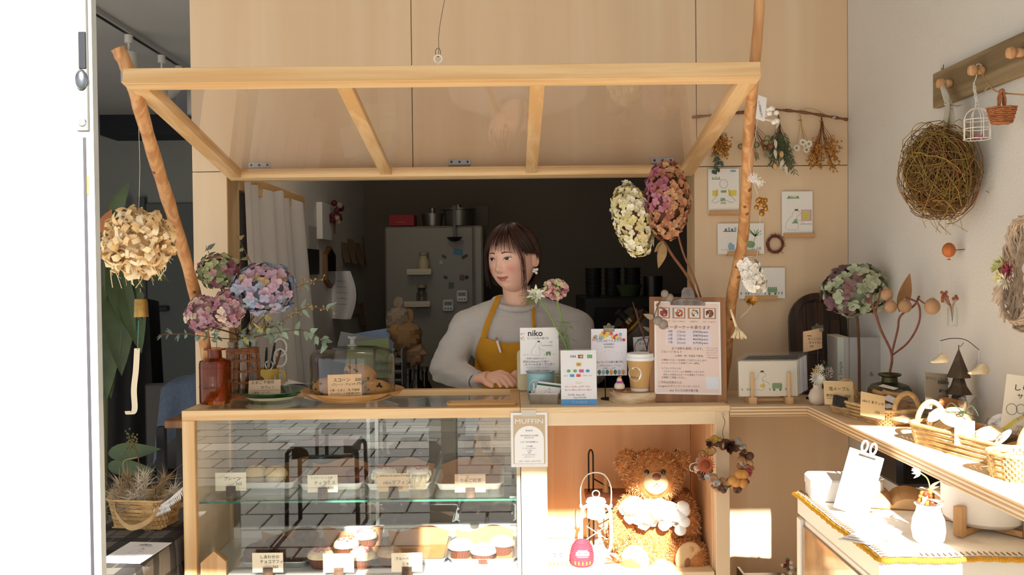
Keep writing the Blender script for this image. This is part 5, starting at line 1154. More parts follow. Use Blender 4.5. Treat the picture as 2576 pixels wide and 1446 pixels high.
for i in range(26):
    e = c + Vector((rd.uniform(-.03, .05), rd.uniform(-.09, .07), -.09 - rd.uniform(0, .06))); s0 = c + Vector((rd.uniform(-.03, .03), rd.uniform(-.06, .06), -.06)); gs[0].tube(spline([s0, s0.lerp(e, .5) + Vector((0, rd.uniform(-.04, .04), -.01)), e], 4), .0007, 3, cap=False)
for i, g in enumerate(gs): g.build('vines', cols[i], nb, 3, w=True)['kind'] = 'stuff'
G().ell(c, .045, .05, .06, 16, 10, fn=lambda v: 1 + .08 * math.sin(v.x * 9) * math.sin(v.z * 8)).build('dark_core', mt('dark vine core', '5f4826', .9, var=.4, scale=90, bump=.8), nb, 3, w=True)
ls = thing('linen_strip', 'frayed grey linen strip tied round the first peg', 'fabric', q)
LIN = mt('grey linen', 'cdc5b2', .9, var=.06, scale=60, bump=.2, bscale=400)
top = Vector((XW - .045, q.y, q.z + .004)); kn = YR(2385, 262, XW - .05)
def strip(p0, p1, p2, w0, w1, seed):
    r_ = random.Random(seed); ph = r_.uniform(0, 6); pth = spline([p0, p1, p2], 8); n = len(pth) - 1
    return G().sheet(lambda u, v: pth[int(round(v * n))] + Vector((.004 * math.sin(u * 9 + ph), (u - .5) * lerp(w0, w1, v), .002 * math.sin(u * 7))), 8, n)
for i, (e, w1) in enumerate(((YR(2362, 375, XW - .10), .05), (YR(2392, 350, XW - .07), .045), (YR(2414, 268, XW - .05), .035))):
    strip(top + Vector((0, .002 * i, 0)), kn, e, .012, w1, i).build('linen_tail', LIN, ls, 3, w=True)
G().tube([kn + Vector((.006 * math.cos(t), .010 * math.sin(t), .002 * math.sin(3 * t))) for t in [j * PI / 6 for j in range(12)]], .0022, 6, closed=True).build('knot', LIN, ls, 3, w=True)
# bird cage
cg = YR(2458, 350, XW - .06); k = cg.y / F; WW = mt('white wire', 'ece8dc', .5)
bc = thing('bird_cage', 'tiny white wire bird cage hanging by a chain', 'birdcage', cg); r_ = 31 * k; h = 48 * k
for zz in (0, 26 * k, 48 * k): G().tube([(r_ * math.cos(t), r_ * math.sin(t), zz) for t in [j * PI / 14 for j in range(28)]], .0011, 5, closed=True).build('ring', WW, bc, 3)
for j in range(4):
    a = j * PI / 4; G().tube([(r_ * math.cos(a), r_ * math.sin(a), 0)] + [(r_ * math.cos(a) * math.cos(t), r_ * math.sin(a) * math.cos(t), h + 30 * k * math.sin(t)) for t in [i * PI / 12 for i in range(13)]] + [(-r_ * math.cos(a), -r_ * math.sin(a), 0)], .001, 5).build('bar', WW, bc, 3)
for i in range(9): G().ell((rj(.012), rj(.012), .003 + .002 * (i % 3)), .003, .003, .0025, 7, 5).build('pink_flower', mt('pink dried flower', 'b54a6a', .8), bc, 3)
top = pegs[1] + Vector((.012, 0, 0)) - cg; z = 78 * k; lk = 0
G().tube([(.004 * math.cos(t), 0, z + .004 + .004 * math.sin(t)) for t in [j * PI / 6 for j in range(12)]], .001, 5, closed=True).build('top_ring', WW, bc, 3)
chain = Vector((0, 0, z + .008)); end = Vector((top.x * .6, top.y, top.z - .03)); n = 6
for i in range(n):
    c0 = chain.lerp(end, (i + .5) / n); hl = (end - chain).length / n * .62; tw_ = PI / 2 * (i % 2)
    G().tube([c0 + Vector((.003 * math.cos(t) * math.cos(tw_), .003 * math.cos(t) * math.sin(tw_), hl * math.sin(t))) for t in [j * PI / 6 for j in range(12)]], .0008, 5, closed=True).build('chain_link', WW, bc, 3)
G().tube(spline([end, end.lerp(top, .6), top + Vector((-.004, 0, .012)), top + Vector((.006, .0, .012)), top + Vector((.008, 0, .002))], 6), .0011, 5).build('hook', WW, bc, 3)
# mini wicker basket on jute
c = YR(2520, 300, XW - .06); k = c.y / F
mb = thing('mini_basket', 'tiny brown wicker basket hanging from jute twine', 'basket', c)
g = G(); rd = random.Random(2)
for zz in range(9):
    rr_ = lerp(24, 34, zz / 8) * k; g.tube([(rr_ * math.cos(t) * (1 + .06 * math.sin(t * 7 + zz * PI)), rr_ * .8 * math.sin(t) * (1 + .06 * math.sin(t * 7 + zz * PI)), (zz - 2) * 4.6 * k + rd.uniform(-1, 1) * k) for t in [j * PI / 14 for j in range(28)]], 2.4 * k, 5, closed=True)
g.build('weave', WIC, mb, 3)['kind'] = 'stuff'
G().lathe([(0, -10 * k), (23 * k, -10 * k), (31 * k, 26 * k)], 20, sy=.8).build('lining', WIC, mb, 3)
for i in range(3): G().tube([(14 * k * math.cos(t) * .5, (i - 1) * 3 * k + 2 * k * math.sin(t * 9 + i * 2), 24 * k + 50 * k * math.sin(t)) for t in [j * PI / 16 for j in range(17)]], 3 * k, 6).build('handle', WIC, mb, 3)
jt = thing('jute_twine', 'jute twine looped from the second peg to the right', 'twine', pegs[1]); G().tube(spline([pegs[1] + Vector((.01, 0, .01)), YR(2490, 215, XW - .05), YR(2515, 232, XW - .05), YR(2590, 240, XW - .05)], 6), .0016, 6).tube(spline([YR(2490, 212, XW - .05), YR(2480, 225, XW - .05), YR(2474, 235, XW - .05)], 4), .0012, 5).build('twine', STRING, jt, 3, w=True)
# balloon pin with bud vase
c = YR(2387, 630, XW - .03); k = c.y / F
bl = thing('balloon_ornament', 'orange wooden balloon pinned on the wall holding a tiny bottle', 'ornament', c)
G().ell((0, 0, 0), 16 * k, 16 * k, 20 * k, 20, 14, fn=lambda q: 1 - .12 * max(0, -q.z) ** 2).lathe([(.0, 0), (5 * k, -1 * k), (2.5 * k, 3 * k)], 12, 0, (0, 0, -23 * k)).build('balloon', wood('balloon wood', 'cf7a38', 'b9622a', 'Z', 3, .4), bl, 3)
G().tube([(0, 0, 0), (.028, -.02, 2 * k)], .0012, 5).build('pin', DKSTEEL, bl)
e = YR(2396, 790, XW - .03); G().tube([Vector((0, 0, -20 * k)), (e - c) + Vector((0, 0, 34 * k))], .0004, 4).build('thread', THREAD, bl)
bt = thing('bud_bottle', 'tiny clear bottle with brown buds hanging under the wooden balloon', 'bottle', e + Vector((0, 0, -30 * k)))
G().lathe([(0, 0), (11 * k, 0), (12 * k, 2 * k), (12 * k, 44 * k), (8 * k, 50 * k), (11 * k, 53 * k), (10.5 * k, 55 * k), (6 * k, 54 * k), (10.5 * k, 43 * k), (10.5 * k, 3 * k), (0, 2 * k)], 20).build('glass', GLASS, bt, .6)
rd = random.Random(4)
for i in range(13): q = Vector((rd.choice([-22, -14, 4]) + rd.uniform(-6, 8), rd.uniform(-4, 4), 68 + rd.uniform(-6, 18))) * k; G().tube([(0, 0, 8 * k), (q.x * .2, 0, 50 * k), q], .0005, 4).ell(q, 4 * k, 4 * k, 4.5 * k, 8, 6).build('brown_bud', mt('rust bud', '9a5a3a', .8), bt, 3)
# flower wreath cut by the right frame edge
c = YR(2592, 690, XW - .05); k = c.y / F
fw = thing('basket_wreath', 'pale twig basket wreath with dried flowers at the right edge', 'wreath', c); rd = random.Random(6)
VN = mt('whitewashed vine', 'b9a48e', .85, var=.25, scale=70); g = G()
for j in range(44):
    ph = rd.uniform(0, 6); g.tube([(rd.uniform(-.008, .008) - .012 * math.sin(a * 3 + ph), (.068 + .010 * math.sin(a * 2 + ph)) * math.cos(a), (.105 + .012 * math.sin(a * 3 + ph)) * math.sin(a) - .0) for a in [q * 2 * PI / 26 for q in range(26)]], .0022, 5, closed=True)
for j in range(60):
    a = rd.uniform(PI, 2 * PI); g.tube([(-.02 - rd.random() * .02, .075 * math.cos(a), .07 * math.sin(a) - .03), (-.035, .04 * math.cos(a + .8), .05 * math.sin(a + .8) - .045)], .002, 5)
g.build('vines', VN, fw, 3)['kind'] = 'stuff'
for py, pz, col in ((.045, -.005, 'd9cf8a'), (.03, -.012, 'e9e2cc'), (.055, .015, 'a9a864'), (.02, .01, '9a3a4a'), (.038, .022, 'b8b27a')):
    f = G()
    for j in range(30): a = j * 2.4; f.leaf((-.03, py, pz), (-.6 - .4 * math.cos(j), math.cos(a), math.sin(a)), (-1, 0, 0), .02, .005, 0, .1, 3)
    f.build('dried_flower', mt('wreath flower ' + col, col, .8), fw, 3)
# -- things on the corner shelf
# arched dark shutter leaning in the corner
b = PZ(2063, 1000, SZ); k = 2.74 / F; b = Vector((P(2063, 900, 2.74).x, 2.74, SZ))
ad = thing('arched_shutter', 'dark arched wooden shutter leaning against the plywood wall', 'shutter', b, (-.10, 0, 0))
w, h = .09, .315
def arch(w, h, n=14): return [(-w, 0), (w, 0), (w, h - w)] + [(w * math.cos(t), h - w + w * math.sin(t)) for t in [i * PI / n for i in range(1, n)]] + [(-w, h - w)]
fo, fi = arch(w, h), arch(w - .02, h - .02)
g = G(); n = len(fo); vs = [(x, -.008, z) for x, z in fo] + [(x, -.008, max(z, .02)) for x, z in fi] + [(x, .008, z) for x, z in fo] + [(x, .008, max(z, .02)) for x, z in fi]
fs = []
for i in range(n):
    j = (i + 1) % n; fs += [(i, j, n + j, n + i), (2 * n + j, 2 * n + i, 3 * n + i, 3 * n + j), (j, i, 2 * n + i, 2 * n + j), (n + i, n + j, 3 * n + j, 3 * n + i)]
g.add(vs, fs).build('frame', DARKWOOD, ad, .5)
for i in range(4):
    x0 = -w + .021 + i * .0348; x1 = x0 + .0335; xm_ = max(abs(x0), abs(x1)); zt_ = h - w + math.sqrt(max(0, (w - .021) ** 2 - xm_ ** 2)) ; G().box(x0, x1, -.003, .004, .02, max(zt_, h - w)).build('slat', DARKWOOD, ad, 0)
G().prism([(x * .985, max(z, .002)) for x, z in arch(w - .012, h - .012)], .0045, .0075).build('back_panel', DARKWOOD, ad, 0)
G().box(-w + .02, w - .02, -.0055, -.0031, .12, .135, 0, .001).build('cross_rail', DARKWOOD, ad, 0)
# clip stand with card in front of the shutter
b = PZ(2048, 1003, SZ); k = b.y / F
cs = thing('card_stand', 'wire clip stand with a curled kraft postcard price card', 'card stand', b)
G().lathe([(0, 0), (20 * k, 0), (20 * k, 3 * k), (0, 4 * k)], 24).build('base', MATBLK, cs); G().tube([(10 * k, 0, 2 * k), (10 * k, 0, 172 * k)], 1.2 * k, 6).build('rod', DKSTEEL, cs); clip(cs, 28 * k, (10 * k, 0, 172 * k), (0, -.1, 0))
l = G().sheet(lambda u, v: ((u - .5) * 48 * k - 4 * k, -.003 - .006 * math.sin(u * PI), (118 + v * 52 + 10 * u) * k), 8, 3); l.build('kraft_card', KRAFT, cs, 3)
l = G(); [txt(l, s_, (-20 + i * 2) * k, (158 - i * 9) * k, 7 * k, y=-.0095) for i, s_ in enumerate(('niko', 'オリジナル', 'ポストカード', '290'))]; l.build('lettering', INK, cs, 0)
# grey book standing
b = Vector((P(2107, 900, 2.62).x, 2.62, SZ)); k = 2.62 / F
bk = thing('grey_book', 'large pale grey book standing upright on the shelf', 'book', b, (0, 0, -.12))
GB = mt('grey cloth cover', 'b3b0aa', .7, var=.03, scale=20); hB = .185
G().box(.0, .034, .0, .14, 0, hB, 0, .002).build('spine_cover', GB, bk, 0); G().box(.0005, .0335, .002, .138, hB - .002, hB + .0003).build('pages', CREAMP, bk, 0)
G().box(.0345, .145, .0, .004, 0, hB, 0, .001).build('front_cover', GB, bk, 0)
G().box(.001, .018, -.0008, -.0001, 0, hB).build('spine_band', mt('pale band', 'c4c8ba', .7), bk, 0)
l = G(); txt(l, 'Life is Simple', 0, 0, .016, y=0); l.v = [(.013 - z, -.0012, .03 + x) for x, y, z in l.v]; l.f = [f[::-1] for f in l.f]; txt(l, '&', .09, .07, .02, y=-.0006); l.build('lettering', GREYINK, bk, 0)
# autumn hydrangea lying above the book
c = P(2150, 730, 2.56); AUT = [mt('petal sage', 'aab394', .75, var=.12, scale=60), mt('petal plum', '77525a', .75, var=.15, scale=60), mt('petal pale sage', 'c2c4a4', .75, var=.1, scale=60), mt('petal brown mauve', '8f6f6c', .75, var=.15, scale=60)]
hydrangea('sage and plum dried hydrangea standing behind the grey book', P(2160, 990, 2.56), [P(2162, 985, 2.6), P(2160, 850, 2.58), c], c, (.085, .07, .068), 110, AUT, .02, seed=41, sr=.004, split=lambda q, rd: (rd.choice([1, 3, 3, 0]) if q.x < -.25 else rd.choice([0, 2, 0, 2, 3])))
# bronze vase with gumnut branch
b = PZ(2237, 1012, SZ); b = Vector((P(2238, 960, 2.36).x, 2.36, SZ)); k = 2.36 / F
bv = thing('bronze_vase', 'dark green bronze vase with flared neck on the shelf', 'vase', b)
BRZ = mt('green bronze', '3a3c28', .35, .7, var=.3, scale=20, col2='5a5634')
G().lathe([(0, 0), (38 * k, 0), (48 * k, 12 * k), (53 * k, 34 * k), (53.5 * k, 38 * k), (52 * k, 60 * k), (44 * k, 72 * k), (20 * k, 80 * k), (18 * k, 92 * k), (27 * k, 96 * k), (28 * k, 101 * k), (24 * k, 101 * k), (15 * k, 92 * k), (0, 88 * k)], 44).build('vase', BRZ, bv, .5)
G().lathe([(53.6 * k, 33 * k), (54.6 * k, 35 * k), (53.6 * k, 37 * k)], 44).build('band', BRZ, bv, 3)
tp = b + Vector((0, 0, 98 * k)); RT = mt('red brown branch', '7d4a3a', .7, var=.2, scale=50)
gbm = thing('gumnut_branch', 'forked brown branch with round gumnuts in the bronze vase', 'branch', tp)
for pts, r_ in (([tp, P(2243, 890, 2.36), P(2216, 830, 2.36), P(2203, 790, 2.36), P(2188, 752, 2.36)], .0032), ([P(2243, 890, 2.36), P(2258, 830, 2.34), P(2265, 795, 2.32), P(2300, 768, 2.28), P(2312, 745, 2.26)], .0028), ([P(2245, 893, 2.36), P(2285, 860, 2.3), P(2312, 810, 2.25), P(2310, 765, 2.25), P(2280, 748, 2.28)], .0026), ([P(2203, 785, 2.36), P(2212, 745, 2.36), P(2214, 725, 2.36)], .0022), ([P(2310, 752, 2.26), P(2335, 770, 2.18)], .0018)):
    G().tube(spline(pts, 6), r_, 7).build('twig', RT, gbm, 3, w=True)
GN = mt('tan gumnut', 'b58d68', .75, var=.15, scale=30)
for px, py, r_, y_ in ((2231, 741, 15, 2.34), (2241, 771, 15, 2.32), (2277, 770, 16, 2.28), (2345, 771, 19, 2.17)):
    kk = y_ / F; G().ell(P(px, py, y_), r_ * kk, r_ * kk, r_ * kk * 1.05, 18, 12, fn=lambda q: 1 + .05 * math.sin(6 * math.atan2(q.y, q.x)) * max(0, q.z)).lathe([(0, 0), (r_ * kk * .35, 0), (r_ * kk * .2, .003)], 10, 0, P(px, py, y_) + Vector((0, 0, r_ * kk * 1.02))).build('gumnut', GN, gbm, 3, w=True)
G().leaf((0, 0, 0), (.25, 0, 1), (0, -1, 0), .105, .036, 0, -.06, 8).build('brown_leaf', mt('brown dead leaf', '9a6f46', .75, var=.15, scale=30), gbm, 3, loc=P(2262, 785, 2.33) - tp)
# small beige vase with posy
b = PZ(2057, 1018, SZ); k = b.y / F
sv = thing('bud_vase', 'small round beige vase with a white flower posy', 'vase', b)
G().lathe([(0, 0), (12 * k, 0), (20 * k, 8 * k), (23 * k, 22 * k), (18 * k, 36 * k), (11 * k, 43 * k), (11 * k, 50 * k), (13 * k, 52 * k), (10 * k, 52 * k), (9 * k, 44 * k), (0, 40 * k)], 32).build('vase', mt('beige matte ceramic', 'd8c6b2', .6), sv, 1)
rd = random.Random(8); tp = b + Vector((0, 0, 50 * k))
po = thing('flower_posy', 'posy with a white straw flower in the small beige vase', 'flowers', tp)
for (dx, dz, r_, col, n_) in ((-4, 18, 22, 'efe9dc', 46), (2, 42, 14, 'e6dcc4', 26), (-6, 34, 14, 'd8bd7c', 24)):
    f = G()
    for j in range(n_): a = j * 2.4; u = j / n_; f.leaf((dx * k, -.004, dz * k), (math.cos(a), -.2 - u * 1.2, math.sin(a)), (0, -1, 0), r_ * k, r_ * .22 * k, 0, .05, 3)
    G().tube([(0, 0, 0), (dx * k, 0, dz * k)], .001, 4).build('stalk', STEMG, po); f.build('straw_flower', mt('posy ' + col, col, .75), po, 3)
for (m_, col, dx0) in ((ROSM, 0, 16), (mt('white sprig', 'd8c8c2', .8), 1, 24)):
    f = G()
    for i in range(70): e = Vector((dx0 + rd.uniform(-12, 14), rd.uniform(-5, 5), rd.uniform(18, 62 if col == 0 else 44))) * k; f.ell(e, 1.5 * k, 1.5 * k, 1.7 * k, 5, 4); (f.tube([(0, 0, 0), e], .0004, 3) if i % 3 == 0 else None)
    f.build('sprig', m_, po, 3)['kind'] = 'stuff'
# -- wicker trays of bagged cookies
def wicker(label, loc, w, d, h, rz, taper=.88, handle=True):
    t = thing('wicker_basket', label, 'basket', loc, (0, 0, rz)); n = 72; rows = 8; g = G()
    def pt(u, zz, off):
        o = rr(w, d, .03, 8); m_ = len(o); f = (u * m_) % m_; i = int(f); a, b_ = o[i], o[(i + 1) % m_]; s_ = lerp(taper, 1, zz); x, y = lerp(a[0], b_[0], f - i) * s_, lerp(a[1], b_[1], f - i) * s_
        ln_ = math.hypot(x, y); return Vector((x * (1 + off / ln_), y * (1 + off / ln_), zz * h))
    for r_ in range(rows):
        for dbl in (0, 1): g.tube([pt(j / n, (r_ + .25 + .5 * dbl) / rows, .0028 * math.sin(j * PI / 2 + r_ * PI)) for j in range(n)], h / rows * .30, 4, closed=True)
    g.build('weave', WICL, t, 3)['kind'] = 'stuff'
    G().tube([pt(j / n, 1.0, .001 * math.sin(j * 2)) + Vector((0, 0, .002)) for j in range(n)], .0042, 7, closed=True).build('rim', WICL, t, 3)
    g = G()
    for j in range(36): g.tube([pt(j / 36, 0, 0), pt(j / 36, .5, 0), pt(j / 36, 1, 0)], .0017, 5)
    g.build('stakes', WICL, t, 3)['kind'] = 'stuff'
    G().box(-w * taper / 2 + .006, w * taper / 2 - .006, -d * taper / 2 + .006, d * taper / 2 - .006, .001, .004).build('base', WICL, t, 0)
    if handle:
        for e in ((-1, 1) if handle == 2 else (1,)):
            g = G(); hp = [(e * (w / 2 - .004) * 1.0, .035 * math.cos(a), h * .8 + .052 * math.sin(a)) for a in [i * PI / 18 for i in range(19)]]
            if handle == 3: hp = [(.05 * math.cos(a) + e * (w / 2 - .06), -d / 2 + .01, h * .8 + .06 * math.sin(a)) for a in [i * PI / 18 for i in range(19)]]
            g.tube(hp, .005, 8); g.build('handle', WICL, t, 3)
            wrp = G(); sp = spline(hp, 6)
            for i in range(0, len(sp) - 1): 
                dd_ = (sp[min(i + 1, len(sp) - 1)] - sp[max(0, i - 1)]); R = frame_to(dd_); wrp.tube([sp[i] + R @ Vector((.0054 * math.cos(a), .0054 * math.sin(a), 0)) for a in [q * PI / 4 for q in range(8)]], .0009, 4, closed=True)
            wrp.build('handle_wrap', WICL, t, 3)['kind'] = 'stuff'
    return t
def along(pa, pb):
    a, b_ = PZ(*pa, SZ), PZ(*pb, SZ); return a, b_, math.atan2(b_.y - a.y, b_.x - a.x)
a1, b1, r1 = along((2078, 1034), (2252, 1082)); 
n1 = Vector((-math.sin(r1), math.cos(r1), 0)); wB = (b1 - a1).length; 
if n1.x < 0: n1 = -n1
B1 = (a1 + b1) / 2 + n1 * .062 + Vector((-.006, .02, .0005)); B1L = .27; wicker('long wicker tray of bagged cookies behind the front one', B1, B1L, .118, .036, r1, .92, 2)
a2, b2_, r2 = along((2282, 1112), (2520, 1182)); n2 = Vector((-math.sin(r2), math.cos(r2), 0)); n2 = n2 if n2.x > 0 else -n2
B2 = (a2 + b2_) / 2 + n2 * .066 + Vector((0, 0, .0005)); wicker('long wicker tray of tied cookie bags at the front of the shelf', B2, .31, .125, .042, r2, .92, 2)
COOK = [mt('golden cookie', 'd9a868', .8, var=.1, scale=25, bump=.2), mt('pale cookie', 'e6c99a', .8, var=.08, scale=25, bump=.2), mt('brown cookie', 'a87848', .8, var=.12, scale=25, bump=.2)]
def cookie_bag(label, loc, w, d, h, rz, ck, tied=True, seed=1, tilt=(0, 0), sticker=True, n=4, tie=None):
    rd = random.Random(seed); t = thing('cookie_bag', label, 'cookie bag', loc, (tilt[0], tilt[1], rz)); ph = rd.uniform(0, 6)
    for i in range(n):
        x = (i - (n - 1) / 2) * w / n * .8; G().lathe([(0, -.004), (d * .36, -.004), (d * .4, 0), (d * .36, .004), (0, .0045)], 20, 0, (x * .6, rd.uniform(-.1, .1) * d, h * (.22 + .55 * i / max(1, n - 1)) if n > 1 else h * .4), frame_to((rd.uniform(-.5, .5), -.4, 1))).build('cookie', COOK[ck], t, .8)
    def fn(q): return 1 + .10 * math.sin(q.x * 5 + ph) * math.sin(q.z * 6 + ph) + .05 * math.sin(q.y * 11 + q.x * 9)
    G().ell((0, 0, h / 2), w / 2, d / 2, h / 2, 22, 14, fn=fn).build('clear_bag', PLASTIC, t, .5)
    if tied:
        nk = Vector((w * .35, 0, h * .95)); f = G()
        for i in range(7): a = i * 2 * PI / 7; f.leaf(nk, (.55 + .4 * math.cos(a), .5 * math.sin(a), .7 + .3 * math.sin(a * 2)), (math.cos(a), math.sin(a), 0), .042, .03, 0, .1, 4, .6, True)
        f.build('bag_top', PLASTIC, t, .5); G().tube([nk + Vector((.007 * math.cos(q), .007 * math.sin(q), .002 * math.sin(q))) for q in [j * PI / 6 for j in range(12)]], .0016, 5, closed=True).tube(spline([nk, nk + Vector((.03, -.012, .02)), nk + Vector((.045, -.01, -.002)), nk], 6), .001, 4).tube(spline([nk, nk + Vector((-.02, -.012, .018)), nk + Vector((-.034, -.01, -.002)), nk], 6), .001, 4).build('tie', tie or mt('green tie', '2f4a34', .7), t, 3)
    if sticker:
        R = frame_to((-.35, -.75, .75)); q = Vector((-w * .08, -d * .36, h * .82)); f = G(); f.lathe([(0, .0006), (.024, .0006), (.024, 0), (0, 0)], 26, 0, q, R, sx=1.15, sy=.85); f.build('sticker', PAPER, t, .5)
        l = G(); txt(l, 'niko', -.013, -.012, .012, y=0); bear(l, 0, -.004, .018, 0, w=.0006); l.v = [tuple(q + R @ Vector((x, z, .0011))) for x, y, z in l.v]; l.build('lettering', GREYINK, t, 0)
    return t
def on1(u, v, z): q = B1 + Vector((math.cos(r1), math.sin(r1), 0)) * u + n1 * v; q.z = SZ + z; return q
def on2(u, v, z): q = B2 + Vector((math.cos(r2), math.sin(r2), 0)) * u + n2 * v; q.z = SZ + z; return q
def flat_bag(label, loc, rz, ck, seed, lab=True):
    rd = random.Random(seed); t = thing('flat_cookie_bag', label, 'cookie bag', loc, (rd.uniform(-.15, .1), rd.uniform(-.1, .2), rz))
    for i in range(3): G().lathe([(0, 0), (.028, 0), (.03, .004), (.026, .009), (0, .01)], 22, 0, ((i - 1) * .03, rd.uniform(-.008, .008), .006 + .006 * (i % 2))).build('cookie', COOK[ck], t, .8)
    ph = rd.uniform(0, 6); G().ell((0, 0, .014), .07, .048, .016, 24, 10, fn=lambda q: 1 + .12 * math.sin(q.x * 6 + ph) * math.sin(q.y * 7)).build('clear_bag', PLASTIC, t, .5); G().sheet(lambda u, v: (.05 + .05 * u, (v - .5) * .085, .014 + .012 * u * math.sin(v * 9 + ph) * .5 + .012 * u), 5, 8).build('bag_end', PLASTIC, t, .5)
    if lab: G().box(-.03, .012, -.012, .012, .0, .0006, R=Matrix.Rotation(.2, 3, 'X'), c=(-.01, -.02, .031)).build('label_strip', PAPER, t, 0)
    return t
flat_bag('flat clear bag of golden cookies lying at the back of the rear wicker tray', on1(.0, .055, .045), r1 + .5, 0, 1); flat_bag('flat clear bag of cookies in the middle of the rear wicker tray', on1(.06, .03, .026), r1 + .1, 2, 2); flat_bag('flat clear bag of pale cookies at the near end of the rear wicker tray', on1(.105, -.01, .012), r1 - .2, 1, 3); flat_bag('flat clear bag of cookies low at the far end of the rear wicker tray', on1(-.07, .0, .01), r1 + .3, 2, 4, False)
cookie_bag('tied bag of pale cookies with oval sticker at the left of the front tray', on2(-.09, 0.0, .006), .10, .085, .075, r2 + .2, 1, True, 5)
cookie_bag('tied bag of cookies with bear sticker at the back of the front tray', on2(.02, .06, .012), .10, .085, .07, r2 + .3, 1, True, 6)
cookie_bag('tied bag of cookies at the near end of the front tray', on2(.115, .0, .005), .10, .085, .06, r2 - .1, 0, True, 7, tie=STRING)
cookie_bag('bag of cookies in the middle of the front tray', on2(.03, -.005, .005), .075, .07, .058, r2, 1, False, 8, sticker=False)
cookie_bag('untied bag of cookies behind the front tray near the picture card', on2(.09, .062, .006), .08, .06, .05, r2, 0, False, 9, sticker=False)
def price(label, px, py, Y, wpx, hpx, draw, roll=0, rz=0, tilt=.2, curl=0, mat=None):
    b = P(px, py, Y); k = Y / F
    return card('price_card', label, b, wpx * k, hpx * k, tilt, rz, roll, mat or mt('buff card', 'dcbf90', .75, var=.03, scale=20), lambda l: draw(l, k), [INK], 'price card', curl=curl)
t = price('buff card reading salt maple 350 at the far end of the rear tray', 2112, 1018, 2.33, 78, 60, lambda l, k: (txt(l, '塩メープル', -26 * k, 36 * k, 11 * k), txt(l, '無添加', -34 * k, 20 * k, 8 * k), txt(l, '350', 14 * k, 18 * k, 11 * k), ln(l, [(-33 * k, 16 * k), (-14 * k, 15 * k)], .8 * k)), .06, .1, .25)
G().box(-.018, .018, -.012, .012, -.004, .022, 0, .002, R=Matrix.Rotation(.2, 3, 'Y')).build('charcoal_holder', mt('charcoal', '2f2e2d', .8, var=.3, scale=50, bump=.5), t, 0)
price('buff card reading niko bear cookie leaning in the rear tray', 2195, 1050, 2.14, 66, 62, lambda l, k: (txt(l, 'nikoくまクッキー', -30 * k, 36 * k, 9 * k), txt(l, '150', 4 * k, 12 * k, 10 * k)), .22, .1, .35)
price('curled buff card for bag of five cookies in the front tray', 2430, 1122, 1.80, 50, 66, lambda l, k: (txt(l, 'すうじ', -16 * k, 46 * k, 8 * k), txt(l, 'クッキー5枚入', -12 * k, 28 * k, 7 * k), txt(l, '300', 6 * k, 6 * k, 9 * k)), .1, -.1, .25, .006)
# brown parcel sign behind the paper tree
b = P(2358, 1030, 2.06); k = 2.06 / F
card('parcel_sign', 'grey kraft sign about nationwide shipping behind the wooden tree', b, 76 * k, 92 * k, .15, .35, .12, mt('grey kraft', 'a89c88', .75), lambda l: (txt(l, 'マフィン・クッキー', -36 * k, 74 * k, 9 * k), txt(l, '全国発送', 2 * k, 66 * k, 10 * k, bold=.01), txt(l, '承り中', 6 * k, 44 * k, 10 * k, bold=.01)), cat='sign')
t = thing('biscuit', 'long brown biscuit in clear wrap beside the shipping sign', 'biscuit', b + Vector((.02, -.03, -.008)), (0, .35, .3)); G().ell((0, 0, .02), .045, .014, .017, 20, 12, fn=lambda q: 1 + .05 * math.sin(q.x * 6)).build('biscuit', mt('orange brown biscuit', 'b5753a', .7, var=.1, scale=30), t, 3); G().ell((0, 0, .02), .055, .018, .022, 20, 12, fn=lambda q: 1 + .08 * math.sin(q.x * 9) * math.sin(q.z * 7)).build('clear_wrap', PLASTIC, t, .6)
# folded paper fir
b = P(2412, 1062, 2.06); b.z = SZ; k = 2.06 / F * 1.1
fr = thing('wooden_fir', 'four tier dark brown wooden fir tree ornament', 'ornament', b); FIR = wood('fir wood', '5f4c36', '4a3a28', 'X', 2, .7)
for i, (z0, z1, r0, r1_) in enumerate(((0, 62, 34, 13), (50, 100, 31, 11), (92, 138, 28, 9), (130, 196, 25, .5))):
    G().lathe([(r0 * k * 1.05, z0 * k), (r0 * k * .62, (z0 + (z1 - z0) * .4) * k), (r1_ * k, z1 * k)], 6, 0, a0=.3).build('tier', FIR, fr, 0)
    G().lathe([(r0 * k * 1.05, z0 * k), (.001, (z0 + 4) * k)], 6, 0, a0=.3).build('tier_base', FIR, fr, 0)
G().tube([(0, 0, 192 * k), (0, 0, 204 * k)], 1.2 * k, 5).build('tip', FIR, fr)
# cloud mobile
mo = thing('cloud_mobile', 'wire mobile with two cream felt clouds above the fir', 'mobile', P(2424, 862, 1.9)); k = 1.9 / F
o_ = P(2424, 862, 1.9); G().tube(spline([P(2365, 857, 1.9) - o_, P(2395, 851, 1.9) - o_, P(2430, 855, 1.9) - o_, P(2463, 880, 1.9) - o_], 6), .0009, 5).tube([(0, 0, 0), P(2416, 872, 1.93) - o_], .0008, 4).build('arm', DKSTEEL, mo)
FELT = mt('cream felt cloud', 'ead7b2', .9, bump=.3, bscale=120)
for px, py, sx in ((2363, 903, 1), (2461, 930, 1.25)):
    q = P(px, py, 1.9) - o_; cl_ = [(-18, -9), (16, -9), (20, -2), (18, 8), (10, 14), (2, 12), (-4, 4), (-12, -1), (-19, -5)]
    g = G(); poly = [(x * k * sx, z * k * sx) for x, z in cl_]; g.prism(poly, -.006, .006, c=q); g.build('felt_cloud', FELT, mo, 3)
    G().tube([q + Vector((0, 0, .01)), P(2365 if px < 2400 else 2463, 857 if px < 2400 else 880, 1.9) - o_], .0003, 3).build('thread', THREAD, mo)
